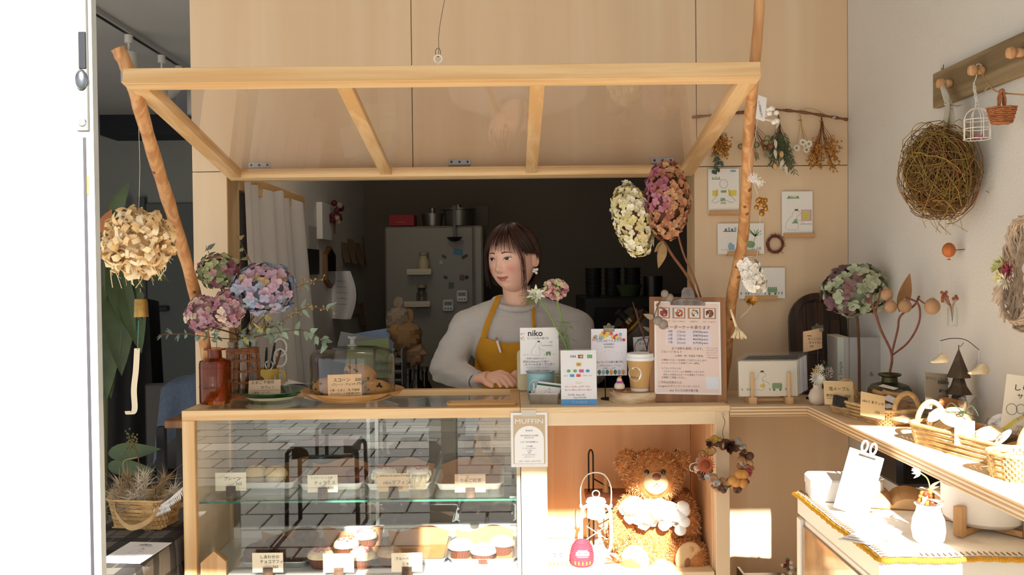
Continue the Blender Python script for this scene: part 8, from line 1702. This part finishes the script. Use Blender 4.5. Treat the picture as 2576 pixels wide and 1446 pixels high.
# -- oven with black tins, mixer
YO = 4.4; oa, ob = P(1470, 748, YO), P(1745, 1000, YO); k = YO / F
ov = thing('oven', 'dark steel deck oven at the right of the kitchen', 'oven', (oa.x, YO, 0)); ow = ob.x - oa.x + .3
G().box(0, ow, 0, .6, .02, oa.z, 0, .006).build('body', mt('oven steel', '3c3a36', .35, .6), ov, 0); G().box(.05, ow - .05, -.02, -.001, .35, oa.z - .05, 0, .004).build('door', mt('oven door', '2a2826', .3, .6), ov, 0)
for r_ in range(3):
    for c_ in range(5): G().box(.07 + c_ * .06, .11 + c_ * .06, -.0215, -.0202, oa.z - .10 - r_ * .03, oa.z - .094 - r_ * .03).build('vent_slot', BLACK, ov, 0)
G().tube([(.08, -.05, .7), (ow - .08, -.05, .7)], .012, 8).build('handle', STEEL, ov)
mm = G().lathe([(0, 0), (.036, 0), (.042, .03), (.044, .03), (.044, .033), (.038, .033), (.034, .004)], 20).mesh('mould', mt('black mould', '1d1d1c', .5), .6); rd = random.Random(3)
for c_ in range(4):
    for r_ in range(6 if c_ != 3 else 4):
        o = link('baking_mould', mm, None, (oa.x + .06 + c_ * .1, YO + .15 + .01 * (c_ % 2), oa.z + .001 + r_ * .0225)); tag(o, 'black baking mould in stack %s from the left on the oven, %s' % (['first', 'second', 'third', 'fourth'][c_], ['at the bottom', 'second up', 'third up', 'fourth up', 'fifth up', 'sixth up'][r_]), 'mould', 'black baking moulds on the oven')
t = thing('mixing_bowl', 'dim green bowl on the oven beside the moulds', 'bowl', (P(1590, 740, YO).x, YO + .12, oa.z + .001)); G().lathe([(0, 0), (.04, 0), (.07, .06), (.068, .06), (.038, .004)], 24).build('bowl', mt('dim green', '4a5a3a', .4), t, .8)
t = thing('steel_pot', 'dim steel canister on the oven right side', 'canister', (P(1655, 740, YO).x, YO + .15, oa.z + .001)); G().lathe([(0, 0), (.05, 0), (.05, .1), (.048, .1), (.046, .005)], 24).build('pot', DKSTEEL, t, .6)
c = P(1612, 838, 3.25); mx = thing('stand_mixer', 'grey stand mixer head with golden band behind the cup', 'mixer', (c.x, 3.25, 0)); R = frame_to((-.8, -.2, .75)); MG = mt('mixer grey', '6a6560', .3, .3)
G().lathe([(0, -.12), (.05, -.11), (.075, -.05), (.08, .02), (.07, .055), (.0, .06)], 32, 0, (0, 0, c.z), R).build('head', MG, mx, .8); G().lathe([(.071, .05), (.074, .058), (.071, .066)], 32, 0, (0, 0, c.z), R).build('gold_band', BRASS, mx, 3); G().lathe([(0, .0605), (.05, .0605), (.05, .09), (0, .092)], 28, 0, (0, 0, c.z), R).build('hub', CHROME, mx, .6); G().lathe([(0, .0925), (.015, .0925), (.015, .12), (0, .12)], 16, 0, (0, 0, c.z), R).build('knob', BLACK, mx, .6)
G().box(.02, .1, -.04, .06, .8, c.z - .02, 0, .02).build('column', MG, mx, .6); G().box(-.1, .12, -.06, .1, .78, .799, 0, .01).build('base', MG, mx, .6)
mt_ = thing('mixer_bench', 'dark bench under the stand mixer', 'bench', (c.x, 3.25, 0)); G().box(-.12, .5, -.1, .3, .74, .7795).build('top', mt('dark cabinet', '3a3632', .6), mt_, 0); [G().box(x - .02, x + .02, y - .02, y + .02, 0, .7395).build('leg', DKSTEEL, mt_, 0) for x in (-.08, .45) for y in (-.06, .26)]
# -- street stool, seen only as a reflection in the case
so = thing('street_stool', 'dark metal stool on the pavement reflected in the case glass', 'stool', (-1.02, .2, 0)); BM = mt('brown metal', '4a3430', .4, .6)
G().box(-.17, .17, -.15, .15, .45, .47, 0, .008).build('seat', BM, so, 0); G().box(-.16, .16, -.14, .14, .40, .4495).build('apron', BM, so, 0)
for sx in (-1, 1):
    for sy in (-1, 1): G().tube([(sx * .17, sy * .13, .45), (sx * .185, sy * .14, .43), (sx * .19, sy * .15, 0)], .012, 8).build('leg', BM, so)
# -- the shopkeeper
YH_ = 3.06; HC = P(1290, 652, YH_); YAW = math.radians(-33)
HR = Matrix.Rotation(YAW, 4, 'Z') @ Matrix.Rotation(math.radians(3), 4, 'X') @ Matrix.Rotation(math.radians(-2), 4, 'Y')
HM = Matrix.Translation(HC) @ HR
wo = thing('person', 'woman in a grey sweater and mustard apron resting her hands on the counter', 'person', (HC.x, 3.12, 0))
def gs_(x, z, cx, cz, sx, sz): return math.exp(-((x - cx) / sx) ** 2 - ((z - cz) / sz) ** 2)
def head_pt(a, t, infl=0.0, feat=True):
    dx, dy, dz = math.sin(t) * math.sin(a), -math.sin(t) * math.cos(a), math.cos(t)
    x, y, z = (.0805 + infl) * dx, (.093 + infl) * dy, (.114 + infl) * dz
    if z < 0:
        q = -z / (.114 + infl); x *= 1 - .17 * q ** 2.6
        y *= (1 - .42 * q ** 1.3) if y > 0 else (1 - .06 * q ** 2)
    if y < 0 and feat:
        f = min(1, -dy * 1.6); b = 0
        y *= 1 - .05 * f
        b += .0165 * gs_(x, z, 0, -.031, .0105, .0115) + .0085 * gs_(x, z, 0, -.010, .0075, .021)
        for s_ in (-1, 1):
            b += .0065 * gs_(x, z, s_ * .0125, -.035, .0065, .0065) - .0055 * gs_(x, z, s_ * .031, .004, .017, .010) + .0035 * gs_(x, z, s_ * .03, .025, .022, .008) + .0065 * gs_(x, z, s_ * .037, -.034, .021, .024) - .002 * gs_(x, z, s_ * .023, -.061, .006, .008)
        b += .0055 * gs_(x, z, 0, -.0565, .017, .0055) + .0060 * gs_(x, z, 0, -.0665, .015, .006) - .0035 * gs_(x, z, 0, -.0615, .022, .0018) + .0085 * gs_(x, z, 0, -.096, .018, .014) - .003 * gs_(x, z, 0, -.078, .02, .006) + .003 * gs_(x, z, 0, .06, .05, .03)
        y -= b * f
    return Vector((x, y, z))
def head_grid(nu, nv):
    vs = [head_pt(2 * PI * i / nu - PI, .02 + (PI - .04) * j / nv) for j in range(nv + 1) for i in range(nu)]
    fs = [(j * nu + i, j * nu + (i + 1) % nu, (j + 1) * nu + (i + 1) % nu, (j + 1) * nu + i) for j in range(nv) for i in range(nu)]
    fs = [f[::-1] for f in fs]; fs.append(tuple(range(nu))); fs.append(tuple(range((nv + 1) * nu - 1, nv * nu - 1, -1)))
    return vs, fs
hv, hf = head_grid(120, 96)
BV = BVHTree.FromPolygons(hv, hf)
def face(x, z, off=.0006):
    r = BV.ray_cast(Vector((x, -.5, z)), Vector((0, 1, 0)))
    return Vector((x, (r[0].y if r[0] else -.08) - off, z))
def remesh(g, vox, smooth_it=6):
    me = g.mesh('tmp', [PAPER], 0); ob = bpy.data.objects.new('tmp', me); C.objects.link(ob)
    r = ob.modifiers.new('r', 'REMESH'); r.mode = 'VOXEL'; r.voxel_size = vox
    s_ = ob.modifiers.new('s', 'SMOOTH'); s_.iterations = smooth_it; s_.factor = .5
    dg = bpy.context.evaluated_depsgraph_get(); m2 = bpy.data.meshes.new_from_object(ob.evaluated_get(dg))
    vs = [tuple(v.co) for v in m2.vertices]; fs = [tuple(p.vertices) for p in m2.polygons]
    bpy.data.objects.remove(ob); bpy.data.meshes.remove(me); bpy.data.meshes.remove(m2); return vs, fs
def caps(g, pts, rs, seg=14):
    for i in range(len(pts)): g.ell(pts[i], rs[i], rs[i], rs[i], seg, 10)
    for i in range(len(pts) - 1): g.tube([Vector(pts[i]), Vector(pts[i + 1])], [rs[i], rs[i + 1]], seg)
# hands: palm and five fingers each, resting on the rail behind the case
def hand(g, wrist, palm, knuck, tips, thumb, r=.0088):
    g.tube([wrist, wrist.lerp(palm, .5), palm], [.026, .029, .031], 14, flat=.68); g.ell(wrist, .026, .024, .019, 14, 10)
    cen = sum(knuck, Vector()) / 4
    for kx in knuck: g.tube([palm.lerp(wrist, .35), kx], [.014, .0125], 10); g.ell(kx, .0118, .0118, .0112, 12, 8)
    for i, (kx, tp) in enumerate(zip(knuck, tips)):
        m1 = kx.lerp(tp, .45) + Vector((0, 0, .007 + .002 * (i == 1))); m2 = kx.lerp(tp, .78) + Vector((0, 0, .004)); rr_ = r * (1, 1.03, .98, .88)[i]
        caps(g, [kx, m1, m2, tp], [rr_ * 1.18, rr_ * 1.08, rr_, rr_ * .86], 12)
    caps(g, thumb, [.0125, .0108, .0088], 12)
gb = G()
W1 = P(1196, 954, 2.95); PM1 = P(1230, 948, 2.925); K1 = [P(1262, 938, 2.912), P(1258, 944, 2.903), P(1252, 951, 2.896), P(1246, 957, 2.893)]; T1 = [P(1297, 962, 2.885), P(1290, 968, 2.878), P(1276, 970.5, 2.876), P(1259, 970.5, 2.874)]
hand(gb, W1, PM1, K1, T1, [P(1212, 953, 2.925), P(1224, 962, 2.895), P(1237, 969.5, 2.88)])
W2 = P(1362, 958, 2.98); PM2 = P(1332, 950, 2.95); K2 = [P(1308, 937, 2.935), P(1311, 943, 2.925), P(1315, 950, 2.918), P(1320, 957, 2.914)]; T2 = [P(1284, 950, 2.905), P(1285, 958, 2.896), P(1289, 966, 2.888), P(1298, 968.5, 2.885)]
hand(gb, W2, PM2, K2, T2, [P(1342, 955, 2.945), P(1326, 964, 2.91), P(1314, 969, 2.895)])
hv2, hf2 = remesh(gb, .0026, 3)
gt = G(); nk0, nk1 = P(1306, 800, 3.115), P(1297, 705, 3.10)
gt.tube([nk0, nk0.lerp(nk1, .5), nk1], [.056, .049, .050], 24)
TOR = [(P(1310, 862, 3.13), (.172, .108, .165)), (P(1310, 1010, 3.12), (.162, .112, .24))]
for c_, R_ in TOR: gt.ell(c_, R_[0] * .93, R_[1] * .93, R_[2] * .93, 24, 16)
S1, E1, F1 = P(1176, 822, 3.13), P(1124, 926, 3.08), P(1190, 955, 2.955); S2, E2, F2 = P(1446, 822, 3.13), P(1482, 930, 3.08), P(1372, 960, 2.985)
for s_, e_, f_ in ((S1, E1, F1), (S2, E2, F2)): caps(gt, [s_, e_, f_], [.05, .042, .027])
tv, tf = remesh(gt, .009, 6)
# one body mesh: head, ears, neck, torso, arms and hands
bg = G(); bg.add([HM @ v for v in hv], hf)
for s_ in (-1, 1):
    ec = HM @ Vector((s_ * .079, .010, -.004)); er = (HR.to_3x3() @ Matrix.Rotation(s_ * -.35, 3, 'Z') @ Matrix.Rotation(.12, 3, 'X'))
    bg.ell(ec, .0075, .0175, .030, 18, 14, R=er, fn=lambda q: 1 - .12 * max(0, -q.z)); bg.tube([ec + er @ Vector((s_ * .007, .013 * math.cos(t) , .024 * math.sin(t))) for t in [(-.5 + i / 12) * PI * 1.25 for i in range(13)]], .0032, 7)
bg.add(tv, tf); bg.add(hv2, hf2)
SK = bpy.data.materials.new('skin'); SK.use_nodes = True; MC['skin'] = SK
b_ = SK.node_tree.nodes['Principled BSDF']; at = SK.node_tree.nodes.new('ShaderNodeAttribute'); at.attribute_name = 'tone'; SK.node_tree.links.new(at.outputs['Color'], b_.inputs['Base Color']); b_.inputs['Roughness'].default_value = .5; b_.inputs['Subsurface Weight'].default_value = .12; b_.inputs['Subsurface Radius'].default_value = (.012, .005, .003)
bo_ = bg.build('body', SK, wo, 3, w=True)
ca_ = bo_.data.color_attributes.new('tone', 'FLOAT_COLOR', 'POINT'); base = np.array(lin('efbfa8')[:3]); cols = np.ones((len(bo_.data.vertices), 4), dtype=np.float32); cols[:, :3] = base
bl_, lp_ = np.array(lin('dc8f7c')[:3]), np.array(lin('c1605c')[:3])
for i, v in enumerate(hv):
    if v.y > -.02: continue
    q = base.copy()
    for s_ in (-1, 1): q = q + (bl_ - q) * .8 * gs_(v.x, v.z, s_ * .040, -.030, .018, .014)
    q = q + (bl_ - q) * .35 * gs_(v.x, v.z, 0, -.034, .009, .008)
    up = .0225 * (1 - (v.x / .0225) ** 2) if abs(v.x) < .0225 else 0
    z0 = -.0605 + .0035 * (v.x / .02) ** 2
    if abs(v.x) < .0225 and z0 - .0105 * math.sqrt(max(0, 1 - (v.x / .0225) ** 2)) < v.z < z0 + .0065 * math.sqrt(max(0, 1 - (v.x / .0225) ** 2)): q = q + (lp_ - q) * .85
    cols[i, :3] = q
hn = len(bo_.data.vertices) - len(hv2); cols[hn:, :3] = base * np.array([1.0, .93, .9])
ca_.data.foreach_set('color', cols.ravel())
# face details
EW = mt('eye white', 'e9e2dc', .3); IR = mt('dark iris', '1c120e', .15); HAIRM = mt('hair dark', '2c1913', .45); HAIR2 = mt('hair brown', '4e2d20', .45); LASH = mt('lash', '1a100d', .6)
def drape(name, pts_fn, nu, nv, mat, off=.0008):
    g = G(); g.sheet(lambda u, v: HM @ face(*pts_fn(u, v), off), nu, nv); return g.build(name, mat, wo, 3, w=True)
for s_ in (-1, 1):
    ex, ez = s_ * .0315, .0035
    def alm(u, v): x = (u - .5) * .027; hgt = math.sqrt(max(0, 1 - (2 * (u - .5)) ** 2)); return ex + x, ez + .001 * s_ * 0 + lerp(-.0042, .0054, v) * hgt + .0012 * (x * s_ / .0135)
    drape('eye', alm, 14, 5, EW, .0012)
    g = G(); ix = ex - .003; vs = [HM @ face(ix, ez + .0006, .0024)] + [HM @ face(ix + .0060 * math.cos(t), ez + .0006 + min(.0046, max(-.0040, .0060 * math.sin(t))), .0020) for t in [k_ * 2 * PI / 20 for k_ in range(20)]]
    g.add(vs, [(0, 1 + k_, 1 + (k_ + 1) % 20) for k_ in range(20)]); g.build('iris', IR, wo, 3, w=True)
    G().tube([HM @ face(*alm(u, 1.0), .0018) for u in [k_ / 12 for k_ in range(13)]], [.0006 + .0009 * math.sin(PI * min(1, .15 + .85 * k_ / 12)) for k_ in range(13)], 6).build('lash_line', LASH, wo, 3, w=True)
    G().tube([HM @ (face(alm(u, 1.0)[0], alm(u, 1.0)[1] + .0042, .0004)) for u in [k_ / 10 for k_ in range(11)]], .0005, 5).build('lid_crease', mt('lid crease', 'b57f68', .6), wo, 3, w=True)
    drape('eyebrow', lambda u, v: (s_ * lerp(.014, .048, u), .0235 + .004 * math.sin(u * 2.4) - .004 * u * u + (v - .5) * .005 * (1 - .7 * u)), 12, 2, mt('brow hair', '4a3024', .8), .0010)
G().tube([HM @ face((u - .5) * .043, -.0612 + .0062 * (2 * u - 1) ** 2, .0006) for u in [k_ / 14 for k_ in range(15)]], [.0003 + .0007 * math.sin(PI * k_ / 14) for k_ in range(15)], 5).build('mouth_line', mt('mouth line', '7d3a38', .6), wo, 3, w=True)
for s_ in (-1, 1): G().ell(HM @ face(s_ * .0062, -.0425, -.0006), .0026, .0015, .0014, 8, 6).build('nostril', mt('nostril', '7a463a', .7), wo, 3, w=True)
# hair
cp_ = G(); nu, nv = 64, 40; vs = [HM @ head_pt(2 * PI * i / nu - PI, .02 + 2.45 * j / nv, .0085, False) for j in range(nv + 1) for i in range(nu)]; fs = []
for j in range(nv):
    for i in range(nu):
        a = abs(2 * PI * (i + .5) / nu - PI); t = .02 + 2.45 * (j + .5) / nv
        lim = 0.80 if a < .6 else (lerp(.80, 1.42, (a - .6) / .45) if a < 1.05 else (1.42 if a < 1.5 else (lerp(1.42, 1.3, (a - 1.5) / .3) if a < 1.8 else 2.45)))
        if t < lim: fs.append((j * nu + (i + 1) % nu, j * nu + i, (j + 1) * nu + i, (j + 1) * nu + (i + 1) % nu))
cp_.add(vs, fs); cp_.build('hair_cap', HAIRM, wo, 3, w=True)
rd = random.Random(17); hs = [G(), G()]
def strand(a0, a1, tmax, drop, infl, r=.0012, sway=0.0, curve=0.0):
    pts = []
    n = 9
    for k_ in range(n + 1):
        u = k_ / n; t = .05 + (tmax - .05) * u; a = lerp(a0, a1, u ** 1.6); pts.append(head_pt(a, t, infl + .004 * math.sin(u * PI), False))
    last = pts[-1]
    if drop > 0:
        for k_ in range(1, 5): u = k_ / 4; pts.append(last + Vector((curve * math.sin(u * 2.2) + sway * u, .004 * u, -drop * u)))
    m_ = len(pts); return [HM @ p for p in pts], [r * (1.0 - .55 * (k_ / (m_ - 1)) ** 2) for k_ in range(m_)]
def ad(i, *a, **q): p, r_ = strand(*a, **q); hs[i % 2 if rd.random() < .8 else 1].tube(p, r_, 3, cap=False)
for i in range(1250):           # back and sides, falling to the neck
    a = rd.uniform(1.35, 2 * PI - 1.35); a = a - 2 * PI if a > PI else a
    s_ = 1 if a > 0 else -1; aa = abs(a); a1 = s_ * (max(aa, 1.95) if s_ > 0 else max(aa, 1.25)) + rd.uniform(-.05, .05)
    ad(i, a * rd.uniform(.8, 1.0), a1, rd.uniform(1.75, 1.95), rd.uniform(.02, .055), rd.uniform(.006, .013), sway=rd.uniform(-.008, .008) - .006 * s_, curve=-.006 * s_)
for i in range(260):            # crown to temples
    a = rd.choice([-1, 1]) * rd.uniform(.75, 1.4); ad(i, a * .6 + .15, a, rd.uniform(.95, 1.2), .0, rd.uniform(.008, .013))
for i in range(340):            # temples swept back over the ear
    s_ = rd.choice([-1, 1]); a = rd.uniform(.85, 1.5); ad(i, s_ * a * .6, s_ * (a + rd.uniform(.05, .45)), rd.uniform(1.3, 1.5), .0, rd.uniform(.009, .0125))
for i in range(130):            # thin fringe over the forehead
    a = rd.uniform(-.75, .85); ad(i, a * .55 + .1, a + rd.uniform(-.06, .06), rd.uniform(1.08, 1.36) if abs(a) < .5 else rd.uniform(1.2, 1.5), .0, rd.uniform(.010, .015), r=.0009)
for i in range(46):             # side locks framing the face
    s_ = 1 if i % 2 else -1; a = s_ * rd.uniform(.88, 1.08); ad(i, a * .55, a, rd.uniform(1.5, 1.6), rd.uniform(.09, .125) if s_ > 0 else rd.uniform(.07, .10), rd.uniform(.009, .014), r=.0010, sway=s_ * -.018 * rd.random(), curve=s_ * .006)
for i, g in enumerate(hs): o = g.build('hair', (HAIRM, HAIR2)[i], wo, 3, w=True); o['kind'] = 'stuff'
ee = HM @ Vector((.0855, .004, -.042)); 
for i in range(4): G().leaf((0, 0, 0), (math.cos(i * 1.57 + .5), -.3, math.sin(i * 1.57 + .5)), (.3, -1, 0), .011, .010, 0, .1, 3, .7, True).build('earring', mt('pearl white', 'efeae4', .4), wo, 3, loc=ee + Vector((0, -.004, -.004 * (i % 2))) - Vector((HC.x, 3.12, 0)))
# sweater
sw = G()
for c_, R_ in TOR: sw.ell(c_, R_[0], R_[1], R_[2], 28, 18)
caps(sw, [S1, P(1240, 800, 3.13), P(1310, 792, 3.135), P(1380, 800, 3.13), S2], [.064, .066, .064, .066, .064], 18)
caps(sw, [P(1262, 776, 3.125), P(1352, 776, 3.125)], [.05, .05], 16)
caps(sw, [S1, S1.lerp(E1, .5) + Vector((-.004, 0, 0)), E1, E1.lerp(F1, .5), F1], [.064, .060, .060, .050, .036], 18); caps(sw, [S2, S2.lerp(E2, .5), E2, E2.lerp(F2, .5), F2], [.064, .060, .060, .050, .036], 18)
sv_, sf_ = remesh(sw, .008, 8)
nkc = nk0.lerp(nk1, .30)
from mathutils import noise
out = []
for v in sv_:
    v = Vector(v); n1_ = noise.noise(Vector((v.x * 14, v.y * 14, v.z * 22))) * .010 + noise.noise(Vector((v.x * 30, v.y * 30, v.z * 45))) * .004
    arm = max(0, 1 - min((v - E1).length, (v - E2).length) / .14); n1_ += math.sin((v.x - v.z * 1.2) * 105) * .0065 * arm
    d = (v - Vector((HC.x + .015, 3.13, v.z))); d = d.normalized() if d.length > .01 else Vector((0, -1, 0)); out.append(tuple(v + d * n1_))
SWM = bpy.data.materials.new('waffle knit'); SWM.use_nodes = True; nt = SWM.node_tree; b_ = nt.nodes['Principled BSDF']; b_.inputs['Base Color'].default_value = lin('cfcac5'); b_.inputs['Roughness'].default_value = .95; b_.inputs['Sheen Weight'].default_value = .2
tc = nt.nodes.new('ShaderNodeTexCoord'); ck = nt.nodes.new('ShaderNodeTexBrick'); mp = nt.nodes.new('ShaderNodeMapping'); mp.inputs['Rotation'].default_value = (PI / 2, 0, 0); mp.inputs['Scale'].default_value = (70, 70, 70); nt.links.new(tc.outputs['Object'], mp.inputs[0]); nt.links.new(mp.outputs[0], ck.inputs[0]); ck.offset = 0; ck.inputs['Brick Width'].default_value = .35; ck.inputs['Row Height'].default_value = .35; ck.inputs['Mortar Size'].default_value = .06; ck.inputs['Mortar Smooth'].default_value = 1; ck.inputs['Scale'].default_value = 1
bp = nt.nodes.new('ShaderNodeBump'); bp.inputs['Strength'].default_value = .6; bp.inputs['Distance'].default_value = .003; bp.invert = True; nt.links.new(ck.outputs['Fac'], bp.inputs['Height']); nt.links.new(bp.outputs[0], b_.inputs['Normal'])
g = G(); keep = [f for f in sf_]; nkv = nkc + Vector((0, -.004, .0))
g.add(out, keep); SWO = g.build('sweater', SWM, wo, 3, w=True)
def ring(rx, ry, r_, z, tilt, name, mat, cx=0):
    c0 = Vector((nk0.x - .004 + cx, 3.112, z)); G().tube([c0 + Vector((rx * math.cos(t), ry * math.sin(t), tilt * math.sin(t))) for t in [k_ * PI / 24 for k_ in range(48)]], r_, 10, closed=True).build(name, mat, SWO, 3, w=True)
zc0 = P(1300, 762, 3.08).z
ring(.073, .066, .011, zc0, .020, 'collar', SWM); ring(.062, .056, .0045, zc0 + .004, .020, 'undershirt', BLACK)
for f_, e_ in ((F1, E1), (F2, E2)):
    d = (f_ - e_).normalized(); R = frame_to(d); G().tube([f_ + d * .012 + R @ Vector((.033 * math.cos(t), .030 * math.sin(t), 0)) for t in [k_ * PI / 12 for k_ in range(24)]], .007, 8, closed=True).build('cuff', SWM, SWO, 3, w=True); G().tube([f_ + d * .017 + R @ Vector((.028 * math.cos(t), .025 * math.sin(t), 0)) for t in [k_ * PI / 12 for k_ in range(24)]], .002, 8, closed=True).build('undersleeve', BLACK, SWO, 3, w=True)
# apron
BVs = BVHTree.FromPolygons([Vector(v) for v in out], sf_); gto = G()
for c_, R_ in TOR: gto.ell(c_, R_[0], R_[1], R_[2], 28, 18)
caps(gto, [S1, P(1240, 800, 3.13), P(1310, 792, 3.135), P(1380, 800, 3.13), S2], [.064, .066, .064, .066, .064], 18); caps(gto, [P(1262, 776, 3.125), P(1352, 776, 3.125)], [.05, .05], 16)
BVt = BVHTree.FromPolygons([Vector(v) for v in gto.v], gto.f)
def onb(px, py, off):
    q = P(px, py, 3.02); h = [B_.ray_cast(Vector((q.x, 2.0, q.z)), Vector((0, 1, 0)))[0] for B_ in (BVt,)]; h = [z.y for z in h if z is not None]
    return Vector((q.x, (min(h) if h else 3.06) - off, q.z))
AP = mt('mustard linen', 'c48a1e', .85, var=.06, scale=18, bump=.25, bscale=220)
def xl_(y): return 1213 - 20 * min(1, max(0, (y - 845) / 50)) ** .6
def xr_(y): return 1350 + 22 * min(1, max(0, (y - 850) / 50)) ** .6
def apf(u, v):
    top = 846 + 16 * math.sin(PI * min(1, u)) ; y = lerp(top, 1200, v); x = lerp(xl_(max(y, 846)), xr_(max(y, 846)) + 40 * v, u); return onb(x, y, .013 + .0025 * math.sin(u * 11 + v * 14))
g = G(); g.sheet(apf, 36, 46); APO = g.build('apron', AP, wo, 3, w=True)
def strap(pts, w_):
    sp = [onb(x, y, .016) for x, y in pts]; sp = spline(sp, 6); n_ = len(sp) - 1; g = G().sheet(lambda u, v: sp[int(round(v * n_))] + Vector(((u - .5) * w_, -.001 * math.sin(u * PI), 0)), 3, n_); g.build('apron_strap', AP, APO, 3, w=True)
strap([(1216, 850), (1226, 815), (1238, 785), (1249, 758), (1256, 745)], .020); strap([(1344, 852), (1343, 825), (1342, 795), (1341, 770), (1338, 752)], .011)
G().ell(onb(1343, 826, .022), .008, .007, .010, 12, 8, fn=lambda q: 1 + .15 * math.sin(q.z * 6)).build('strap_knot', AP, APO, 3, w=True)
pn = thing('ballpoint_pen', 'white ballpoint pen with pink top clipped on the apron', 'pen', onb(1256, 866, .024)); a, e = onb(1248, 848, .024), onb(1260, 887, .024)
G().tube([a.lerp(e, .22), e.lerp(a, .08), e], [.0042, .0042, .0015], 10).build('barrel', WHITE, pn, .6, w=True); G().tube([a, a.lerp(e, .22)], [.0036, .0042], 10).build('pink_top', mt('pink plastic', 'b5707c', .4), pn, .6, w=True); G().box(-.0008, .0008, -.0012, 0, -.02, .0, c=a.lerp(e, .35) + Vector((0, -.006, 0))).build('pocket_clip', WHITE, pn, 0, w=True)
# -- fill lamp added on the kitchen ceiling, unseen, to brighten the kitchen
kl = thing('added_kitchen_lamp', 'round white ceiling lamp inside the kitchen', 'ceiling lamp', (-.45, 3.45, 2.6)); G().lathe([(0, 0), (.17, 0), (.17, -.02), (.15, -.05), (0, -.06)], 32).build('diffuser', mt('fill lamp diffuser', 'fff1dd', .5, emit=1.5), kl, .6)
ld = bpy.data.lights.new('kitchen_fill_light', 'POINT'); ld.energy = 4.5; ld.color = (1, .9, .78); ld.shadow_soft_size = .12; lo = bpy.data.objects.new('kitchen_fill_light', ld); C.objects.link(lo); lo.parent = kl; lo.location = (0, 0, -.2)
